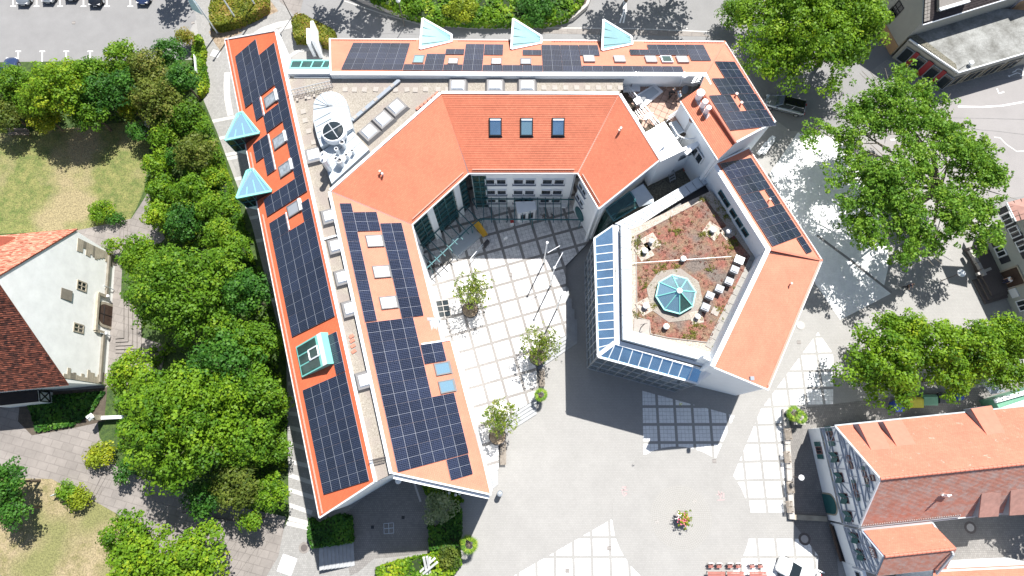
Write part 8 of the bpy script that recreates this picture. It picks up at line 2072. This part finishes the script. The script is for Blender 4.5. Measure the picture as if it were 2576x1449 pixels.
# ================================================================ flower bowl in the circle
c = cc_; o = thing('flower_bowl', 'round bowl of pink, yellow and white flowers in the centre of the paved circle', 'planter', V3(c))
mb = MB(); mb.lathe(V3(c), [(.30, 0), (.35, .15), (.22, .3), (.55, .75), (.62, .85)], 20); mb.build('bowl', 'slab', o)
def flowers():
 r = np.random.default_rng(4)
 for nm, m_, n, off in (('green_foliage', 'leaf_y', 60, (.0, .0)), ('yellow_foliage', 'leaf_y', 26, (.1, .1))):
  cen = [(c.x + off[0] + r.normal() * .33, c.y + off[1] + r.normal() * .33, .95 + abs(r.normal()) * .18) for _ in range(n)]
  vv, tt = leaf_cloud(cen, [.13] * n, [14] * n, .11, 6); vv -= np.array(V3(orig(o))); q = bpy.data.objects.new(nm, leaf_mesh(nm, vv, tt, m_)); COL.objects.link(q); q.parent = o
 for nm, m_, n, ox, oy in (('pink_flowers', 'flower_pink', 60, -.1, .0), ('white_flowers', 'flower_white', 22, -.35, .25)):
  mb = MB()
  for _ in range(n): x, y = c.x + ox + r.normal() * .25, c.y + oy + r.normal() * .22; mb.lathe((x, y, 1.05 + abs(r.normal()) * .15), [(.02, 0), (.07, .03), (.05, .06)], 6)
  q = mb.build(nm, m_, o); q['kind'] = 'stuff'
flowers()
# ================================================================ covers, drains and marks in the paving
def cover(u, v, w, h, rz, m, label, name='drain_cover', z=.026, bars=5, group='drain grates in the paving', cat='drain cover', frame='iron'):
 c = P(u, v, z); o = thing(name, label, cat, V3(c), group); mb = MB(); mb.box((c.x, c.y, z - .006), (w, h, .014), rz); mb.build('frame', frame, o)
 if bars:
  for k in range(bars): t = -w / 2 + (k + .5) * w / bars; mb = MB(); mb.box((c.x + t * cos(rz), c.y + t * sin(rz), z + .004), (w / bars * .5, h * .8, .012), rz); mb.build('bar', m, o)
 return o
for (u, v), r_, lab in (((1797, 1160), 0, 'drain grate at the right rim of the circle below the hall'), ((1748, 1261), .5, 'tilted drain grate upper right of the flower bowl'), ((1653, 1313), .4, 'tilted drain grate left of the flower bowl'), ((1532, 1379), 0, 'drain grate in the slab fields left of the circle'), ((1427, 1436), 0, 'drain grate nearest the bottom edge left of the circle'), ((2010, 861), 0, 'light grate below the round manhole by the orange roof'), ((185, 57), 0, 'drain grate in the middle of the car park'), ((485, 57), .3, 'drain grate near the flag at the car park exit'), ((1285, 691), 0, 'small reddish grate in the courtyard paving')):
 cover(u, v, .42, .38, r_, 'kerb', lab, z=yz + .03 if v == 691 else .032)
cover(978, 1329, 1.0, 1.05, .08, 'zinc', 'square cover with light cross in the shaded patio', 'access_cover', .045, 0, None, 'access cover', 'setts_dark')
c = P(978, 1329, .06); mb = MB(); mb.box((c.x, c.y, .055), (1.0, .06, .02), .08); mb.box((c.x, c.y, .056), (.06, 1.0, .02), .08)
for k in range(4): a = .08 + k * pi / 2; mb.box((c.x + .5 * cos(a), c.y + .5 * sin(a), .054), (.05, 1.0, .02), a)
q = mb.build('cross_frame', 'zinc', bpy.data.objects['access_cover'])
for u, v, lab in ((1014, 1302, 'right small dark floor hatch in the patio'), (937, 1326, 'left small dark floor hatch in the patio'), (812, 1213, 'dark floor hatch in the shade of the red wing')): cover(u, v, .32, .32, .0, 'black', lab, 'floor_hatch', .045, 0, 'small dark floor hatches', 'hatch', 'black')
cover(722, 1421, 1.55, 1.7, -.3, 'dome', 'large white square cover plate on the footpath at the bottom', 'cover_plate', .04, 0, None, 'cover plate', 'dome'); cover(542, 135, 1.15, 1.0, -.35, 'dome', 'pale square cover plate near the top of the footpath', 'cover_plate', .04, 0, None, 'cover plate', 'pale_stone')
def manhole(u, v, r, label, m='iron', m2='kerb', z=.03):
 c = P(u, v, z); o = thing('manhole_cover', label, 'manhole cover', V3(c), 'manhole covers'); mb = MB(); mb.lathe(V3(c), [(r, -.01), (r, .012)], 24); mb.build('ring', m, o); mb = MB(); mb.lathe((c.x, c.y, z + .012), [(r * .62, 0), (r * .62, .008)], 20); mb.build('lid', m2, o)
manhole(2014, 818, .48, 'pale manhole cover with dark rim beside the orange roof', 'kerb', 'dome'); manhole(765, 1378, .55, 'rust brown manhole cover on the footpath left of the planter', 'pink_stone', 'iron'); manhole(2024, 1356, .62, 'dark ring manhole before the timber house', 'iron', 'kerb'); manhole(2441, 1327, .62, 'dark ring manhole in the cobbled back yard', 'iron', 'kerb', .036)
def mark(u, v, segs, label):
 c = P(u, v, .04); mb = MB()
 for a, b in segs:
  A, B = Vector((c.x + a[0], c.y + a[1], .038)), Vector((c.x + b[0], c.y + b[1], .038)); d = (B - A).normalized(); n_ = Vector((-d.y, d.x, 0)) * .045; mb.face([A - n_, B - n_, B + n_, A + n_])
 o = structure(mb, 'sprayed_mark', 'pink_mark', label)
mark(1572, 1237, (((-.3, .45), (.2, .5)), ((.2, .5), (-.2, .1)), ((-.4, .2), (.3, .15)), ((-.1, -.1), (.25, -.15)), ((.25, -.15), (-.15, -.45)), ((-.3, .1), (-.2, -.3))), 'faint pink sprayed mark on the setts left of the circle')
mark(1813, 1247, (((-.2, .5), (0, -.4)), ((-.4, .1), (.2, .2)), ((.15, .4), (.1, -.1)), ((.35, .3), (.3, -.2)), ((-.4, -.45), (.4, -.4))), 'faint pink sprayed mark on the setts right of the flower bowl')
o = thing('floor_rooflight', 'six square dark glass floor panels beside the curved white hood', 'floor light', V3(P(1115, 777, yz + .02))); a = P(1096, 757, yz + .03); ex = P(1127, 753, yz + .03) - a; ey = P(1104, 799, yz + .03) - a
mb = MB(); mb.slab([a - ex * .04 - ey * .03, a + ex * 1.06 - ey * .03, a + ex * 1.06 + ey * 1.04, a - ex * .04 + ey * 1.04], .06); mb.build('frame', 'kerb', o)
for i in range(2):
 for j in range(3): q = a + ex * (i / 2 + .03) + ey * (j / 3 + .03); mb = MB(); mb.slab([q, q + ex * .44, q + ex * .44 + ey * .28, q + ey * .28], .04); mb.v = [(x, y, z + .03) for x, y, z in mb.v]; mb.build('pane', 'glass_dark', o)
M_ = None
# ================================================================ courtyard furniture
zp = 3.9
o = thing('steel_pergola', 'petrol coloured steel pergola frame along the north wall of the courtyard', 'pergola', V3(P(1330, 540, yz)))
zw = W3.sz(1300, 501)[1]; print('pergola z', zw)
mb = MB(); mb.bar(P(1189, 500, zw), P(1443, 502, zw), .12); mb.build('wall_rail', 'teal_dark', o); mb = MB(); mb.bar(P(1207, 551, zw), P(1468, 553, zw), .12); mb.build('front_rail', 'teal_dark', o)
for k in range(12): x = 1216.5 + k * 19.45; mb = MB(); mb.bar(P(x, 497, zw + .1), P(x + .6, 560, zw + .1), .08, .1); mb.build('rafter', 'teal_dark', o)
for x in (1212, 1340, 1462): p_ = P(x, 552, zw); mb = MB(); mb.bar((p_.x, p_.y, yz), p_, .09, up=Vector((1, 0, 0))); mb.build('post', 'teal_dark', o)
o = thing('steel_pergola', 'petrol coloured steel pergola frame along the slanted glass front of the courtyard', 'pergola', V3(P(1120, 610, yz)))
Z2 = lambda x, y: (1033.1 + x * .1667, 429.3 + y * .1667); z2_ = zw
M['teal_mid'] = mat('weathered_petrol_steel', (0.10, 0.30, 0.30), 0.45, var=0.08)
for a, b, nm in (((130, 1150), (810, 540), 'wall_rail'), ((240, 1475), (920, 830), 'front_rail'), ((920, 830), (1060, 720), 'front_rail')): mb = MB(); mb.bar(P(*Z2(*a), z2_), P(*Z2(*b), z2_), .12); mb.build(nm, 'teal_dark', o)
for a, b in (((100, 1180), (330, 1420)), ((190, 1120), (440, 1380)), ((250, 1010), (525, 1290)), ((375, 940), (630, 1215)), ((460, 865), (705, 1115)), ((545, 775), (790, 1040)), ((610, 665), (880, 960)), ((710, 600), (970, 870)), ((820, 535), (1060, 790)), ((925, 425), (1005, 580))): mb = MB(); mb.bar(P(*Z2(*a), z2_ + .1), P(*Z2(*b), z2_ + .1), .09, .1); mb.build('rafter', 'teal_dark', o)
for a in ((290, 1430), (600, 1130), (915, 835)): p_ = P(*Z2(*a), z2_); mb = MB(); mb.bar((p_.x, p_.y, yz), p_, .09, up=Vector((1, 0, 0))); mb.build('post', 'teal_dark', o)
mb = MB(); mb.prism([V2(P(*Z2(*q), yz + .5)) for q in ((600, 1060), (880, 820), (1070, 970), (710, 1290), (640, 1240))], yz, yz + .5); o = solo(mb, 'raised_platform', 'zinc', 'pale concrete platform under the slanted pergola beside the yellow chute', 'platform', V3(P(1170, 610, yz)))
mb = MB(); mb.prism([V2(P(*Z2(*q), yz + .06)) for q in ((440, 1230), (560, 1180), (640, 1310), (480, 1440))], yz, yz + .06); solo(mb, 'paving_patch', 'slab_grey', 'grey slab patch beside the pale platform', 'paving', V3(P(1120, 650, yz)))
o = thing('yellow_chute', 'yellow sloping chute beside the pale courtyard platform', 'slide', V3(P(1205, 575, yz))); q = [P(*Z2(930, 790), 2.6), P(*Z2(1010, 745), 2.6), P(*Z2(1160, 965), 1.2), P(*Z2(1095, 1000), 1.2)]
mb = MB(); mb.slab(q, .1); mb.build('chute_bed', 'yellow', o)
for a, b in ((0, 3), (1, 2)): mb = MB(); mb.bar(q[a] + Vector((0, 0, .1)), q[b] + Vector((0, 0, .1)), .06, .2); mb.build('side_rail', 'yellow', o)
for a in (2, 3): mb = MB(); mb.bar((q[a].x, q[a].y, yz), q[a], .06, up=Vector((1, 0, 0))); mb.build('support', 'steel', o)
mb = MB(); mb.prism([V2(P(*Z2(*q), yz + .8)) for q in ((1085, 1110), (1155, 1030), (1190, 1060), (1120, 1140))], yz, yz + .8); solo(mb, 'black_planter_box', 'pot', 'black rectangular box at the end of the yellow chute', 'planter', V3(P(1222, 612, yz)))
mb = MB(); mb.bar(P(*Z2(905, 1325), .62 + 1.0), P(*Z2(1090, 1105), .62 + 1.0), .07); mb.bar(P(*Z2(930, 1330), yz + .5), P(*Z2(1110, 1120), yz + .5), .05); solo(mb, 'handrail', 'white_metal', 'thin slanted white rail between the black box and the sunny paving', 'handrail', V3(P(1200, 640, yz)))
o = thing('white_porch', 'small white porch with glazed door at the north wall of the courtyard', 'porch', V3(P(1322, 530, yz))); zt = 3.5
pt_ = [P(1296, 507, zt), P(1346, 506, zt), P(1350, 527, zt), P(1302, 538, zt)]
mb = MB(); mb.prism([V2(p) for p in pt_], zt - .25, zt); mb.build('porch_roof', 'dome', o)
ce = sum(pt_, Vector()) / 4; inn = [ce + (p - ce) * .93 for p in pt_]; mb = MB(); mb.prism([V2(p) for p in inn], yz, zt - .26); mb.build('porch_wall', 'white', o)
Wp = Wall(inn[3], inn[2])
for t in (.28, .72): window_on(Wp, Wp.L * t, 2.0, Wp.L * .36, 2.0, o, frame='white_metal', glass='glass_dark', ft=.08, out=.03)
mb = MB(); mb.box(P(1417, 518, 2.2), (.5, .4, .4)); solo(mb, 'letter_box', 'dome', 'small white box on the north courtyard wall near the corner', 'box', V3(P(1417, 518, 2.0)))
def bicycle(u, v, rz, label, z0=yz):
 c = P(u, v, z0 + .4); o = thing('bicycle', label, 'bicycle', (c.x, c.y, z0), 'bicycles in the shaded courtyard corner'); ca, sa = cos(rz), sin(rz)
 def pt(x, y, z): return Vector((c.x + x * ca - y * sa, c.y + x * sa + y * ca, z0 + z))
 for x in (-.52, .52):
  mb = MB()
  for k in range(16): a, b = 2 * pi * k / 16, 2 * pi * (k + 1) / 16; mb.bar(pt(x + .33 * cos(a), 0, .34 + .33 * sin(a)), pt(x + .33 * cos(b), 0, .34 + .33 * sin(b)), .04)
  for k in range(6): a = pi * k / 3; mb.bar(pt(x, 0, .34), pt(x + .32 * cos(a), 0, .34 + .32 * sin(a)), .012)
  mb.build('wheel', 'tyre', o)
 mb = MB()
 for a, b in (((-.52, .34), (-.18, .72)), ((-.52, .34), (0, .30)), ((0, .30), (-.2, .78)), ((0, .30), (.38, .75)), ((-.18, .72), (.36, .80)), ((.36, .85), (.52, .34))): mb.bar(pt(a[0], 0, a[1]), pt(b[0], 0, b[1]), .035)
 mb.build('frame', 'iron', o); mb = MB(); mb.bar(pt(.34, -.27, .98), pt(.34, .27, .98), .03); mb.bar(pt(.36, 0, .8), pt(.34, 0, .98), .03); mb.build('handlebar', 'steel', o); mb = MB(); mb.box(pt(-.22, 0, .88), (.25, .14, .06), rz); mb.build('saddle', 'black', o)
bicycle(1090, 655, .6, 'bicycle nearest the sunlit paving under the slanted pergola'); bicycle(1083, 668, .9, 'bicycle at the wall under the slanted pergola'); bicycle(1098, 668, .3, 'bicycle half in the sun under the slanted pergola')
# ================================================================ terrace equipment
o = thing('ventilation_unit', 'white ventilation unit with rounded hood on the roof terrace', 'ventilation unit', V3(P(1630, 262, tz))); zt = 12.2
tp_ = [P(1604.6, 242.7, zt), P(1643, 220, zt), P(1658, 239, zt - .3), P(1614.6, 274, zt - .3)]
mb = MB(); a, b, c_, d_ = tp_; m1, m2 = a.lerp(d_, .4) + Vector((0, 0, .18)), b.lerp(c_, .4) + Vector((0, 0, .18))
mb.hexa([a - Vector((0, 0, .3)), b - Vector((0, 0, .3)), m2 - Vector((0, 0, .4)), m1 - Vector((0, 0, .4))], [a, b, m2, m1]); mb.hexa([m1 - Vector((0, 0, .4)), m2 - Vector((0, 0, .4)), c_ - Vector((0, 0, .3)), d_ - Vector((0, 0, .3))], [m1 + Vector((0, 0, .002)), m2 + Vector((0, 0, .002)), c_, d_]); mb.build('hood', 'white_metal', o)
ce = sum(tp_, Vector()) / 4; mb = MB(); mb.prism([V2(ce + (p - ce) * .86) for p in tp_], tz + .4, zt - .45); mb.build('casing', 'zinc', o)
mb = MB(); mb.prism([V2(ce + (p - ce) * 1.25) for p in tp_], tz + .08, tz + .3); mb.build('base_frame', 'dome', o)
mb = MB(); q = P(1604, 256, tz + .9); mb.box(q, (.7, .6, .5), .5); mb.tube(q + Vector((.2, .1, .2)), ce, .18, 8); mb.build('duct', 'steel', o)
mb = MB()
for k in range(4): mb.bar(P(1593 + k * 5, 282 - k * 3, tz + .7), P(1607 + k * 5, 302 - k * 3, tz + .7), .05)
solo(mb, 'cable_rack', 'dome', 'white bars over a dark opening beside the ventilation unit', 'rack', V3(P(1600, 290, tz)))
def mast(u, v, h, label, r=.05, z0=tz):
 b = P(u, v, z0); o = thing('antenna_mast', label, 'antenna', V3(b), 'antenna masts on the terrace'); mb = MB(); mb.tube(b, b + Vector((0, 0, h)), r, 8); mb.build('mast', 'steel', o)
 for k in range(4): mb = MB(); mb.bar(b + Vector((-.4, -.1, h - .2 - k * .3)), b + Vector((.4, .1, h - .2 - k * .3)), .03); mb.build('cross_bar', 'steel', o)
mast(1620, 318, 2.6, 'antenna mast at the lower corner of the terrace'); mast(1586, 222, 2.8, 'antenna mast at the north-west corner of the terrace'); mast(1735, 236, 3.2, 'antenna mast beside the satellite dish')
o = thing('white_terrace_crate', 'row of white slatted crates along the terrace railing', 'crate', V3(P(1590, 215, tz)))
for k in range(5): mb = MB(); mb.box(P(1589, 204 + k * 6, tz + .15), (1.7, .25, .25)); mb.build('slat', 'dome', o)
o = thing('slatted_deck', 'pale slatted pallet at the north-east corner of the terrace', 'pallet', V3(P(1745, 215, tz)))
for k in range(6): mb = MB(); mb.box(P(1741, 209 + k * 4.5, tz + .12), (1.8, .14, .1), -.1); mb.build('slat', 'slab', o)
c = P(1721, 228, tz + .7); o = thing('satellite_dish', 'dark round dish standing by the terrace corner', 'dish', (c.x, c.y, tz)); mb = MB(); mb.tube((c.x, c.y, tz), (c.x, c.y, tz + .7), .04, 8); mb.build('stand', 'steel', o); mb = MB(); d = Vector((.5, -.5, .5)).normalized(); mb.tube(c + Vector((0, 0, .2)), c + Vector((0, 0, .2)) + d * .1, .42, 18, .45); mb.build('dish', 'zinc_dark', o)
# ================================================================ sculptures and rest
mb = MB()
o = thing('white_stone_seats', 'row of long white angular blocks lying beside the north-east wing', 'sculpture', V3(P(1925, 365)))
for a, b, w in (((1909, 386), (1928, 362), .5), ((1918, 384), (1942, 350), .7), ((1930, 372), (1945, 345), .45)): mb = MB(); mb.bar(P(*a, .45), P(*b, .45), w, .5); mb.build('block', 'dome', o)
o = thing('crossed_beam_sculpture', 'white crossed beams standing in the planted bed at the bottom edge', 'sculpture', V3(P(1082, 1425)))
for a, b, h0, h1 in (((1066, 1402), (1078, 1460), 1.9, .1), ((1074, 1400), (1086, 1460), 2.1, .1), ((1100, 1414), (1050, 1455), 2.0, .2), ((1094, 1404), (1044, 1450), 1.8, .2), ((1082, 1402), (1070, 1460), 1.5, .3)): mb = MB(); mb.bar(P(*a, h0), P(*b, h1), .22, .16); mb.build('beam', 'plank', o)
G5 = 'waste bins behind the timber house'
for (u, v), w, m_, lab, rnd in (((2305, 1012), 1.5, 'bin_yellow', 'yellow lidded large waste bin', 0), ((2341, 1006), 1.5, 'bin_green', 'pale green large waste bin', 0), ((2381, 1001), 1.5, 'bin_black', 'black large waste bin', 0), ((2416, 997), .8, 'bin_blue', 'bright blue round barrel right of the black bin', 1), ((2262, 1022), 1.0, 'bin_blue', 'dark blue bin left of the yellow one', 0)):
 c = P(u, v, 1.2); o = thing('waste_bin', lab, 'bin', (c.x, c.y, 0), G5)
 if rnd: mb = MB(); mb.lathe((c.x, c.y, 0), [(.38, 0), (.42, 1.1), (.42, 1.15)], 16); mb.build('barrel', m_, o); mb = MB(); mb.lathe((c.x, c.y, 1.15), [(.43, 0), (.43, .06), (.2, .09)], 16); mb.build('lid', m_, o)
 else:
  mb = MB(); mb.hexa([(c.x - w * .42, c.y - .45, .15), (c.x + w * .42, c.y - .45, .15), (c.x + w * .42, c.y + .45, .15), (c.x - w * .42, c.y + .45, .15)], [(c.x - w / 2, c.y - .55, 1.1), (c.x + w / 2, c.y - .55, 1.1), (c.x + w / 2, c.y + .55, 1.1), (c.x - w / 2, c.y + .55, 1.1)]); mb.build('container', 'bin_black' if m_ == 'bin_yellow' else m_, o)
  mb = MB(); mb.hexa([(c.x - w / 2 - .03, c.y - .58, 1.11), (c.x + w / 2 + .03, c.y - .58, 1.11), (c.x + w / 2 + .03, c.y + .58, 1.11), (c.x - w / 2 - .03, c.y + .58, 1.11)], [(c.x - w / 2, c.y - .5, 1.18), (c.x + w / 2, c.y - .5, 1.18), (c.x + w / 2, c.y + .3, 1.35), (c.x - w / 2, c.y + .3, 1.35)]); mb.build('lid', m_, o)
  for sx in (-1, 1): mb = MB(); mb.tube((c.x + sx * w * .35, c.y - .3, .1), (c.x + sx * w * .35 + .05, c.y - .3, .1), .1, 8); mb.build('castor', 'tyre', o)
o = thing('garden_shed', 'low shed roof and pale beams at the right edge above the timber house', 'shed', V3(P(2540, 985)))
mb = MB(); q = [P(2500, 1004, 2.4), P(2640, 965, 2.4), P(2640, 975, 2.6), P(2505, 1014, 2.6)]; mb.slab(q, .12); mb.build('roof_strip', 'dome', o); mb = MB(); mb.slab([P(2512, 1028, 2.4), P(2640, 985, 2.4), P(2640, 1000, 2.4), P(2520, 1040, 2.4)], .12); mb.build('roof_strip', 'dome', o)
mb = MB(); mb.prism([V2(P(*q_, 2.2)) for q_ in ((2500, 1003), (2640, 962), (2640, 1002), (2520, 1040))], 0, 2.2); mb.build('wall', 'bin_green', o); mb = MB(); mb.slab([P(2470, 962, 2.2), P(2500, 958, 2.2), P(2530, 985, 1.8), P(2495, 992, 1.8)], .1); mb.build('lower_roof', 'zinc_dark', o)
mb = MB(); mb.bar(P(2052, 1432, .6), P(2074, 1441, .6), .12, .08); solo(mb, 'barrier_arm', 'dome', 'short white bar lying beside the white car', 'barrier', V3(P(2064, 1437)))
o = thing('round_planter', 'grey stone planter tub at the upper corner of the low wall by the palms', 'planter', V3(P(2004, 1058))); c = P(2004, 1058, 0); mb = MB(); mb.box((c.x, c.y, .35), (1.2, .9, .7)); mb.build('tub', 'kerb', o)
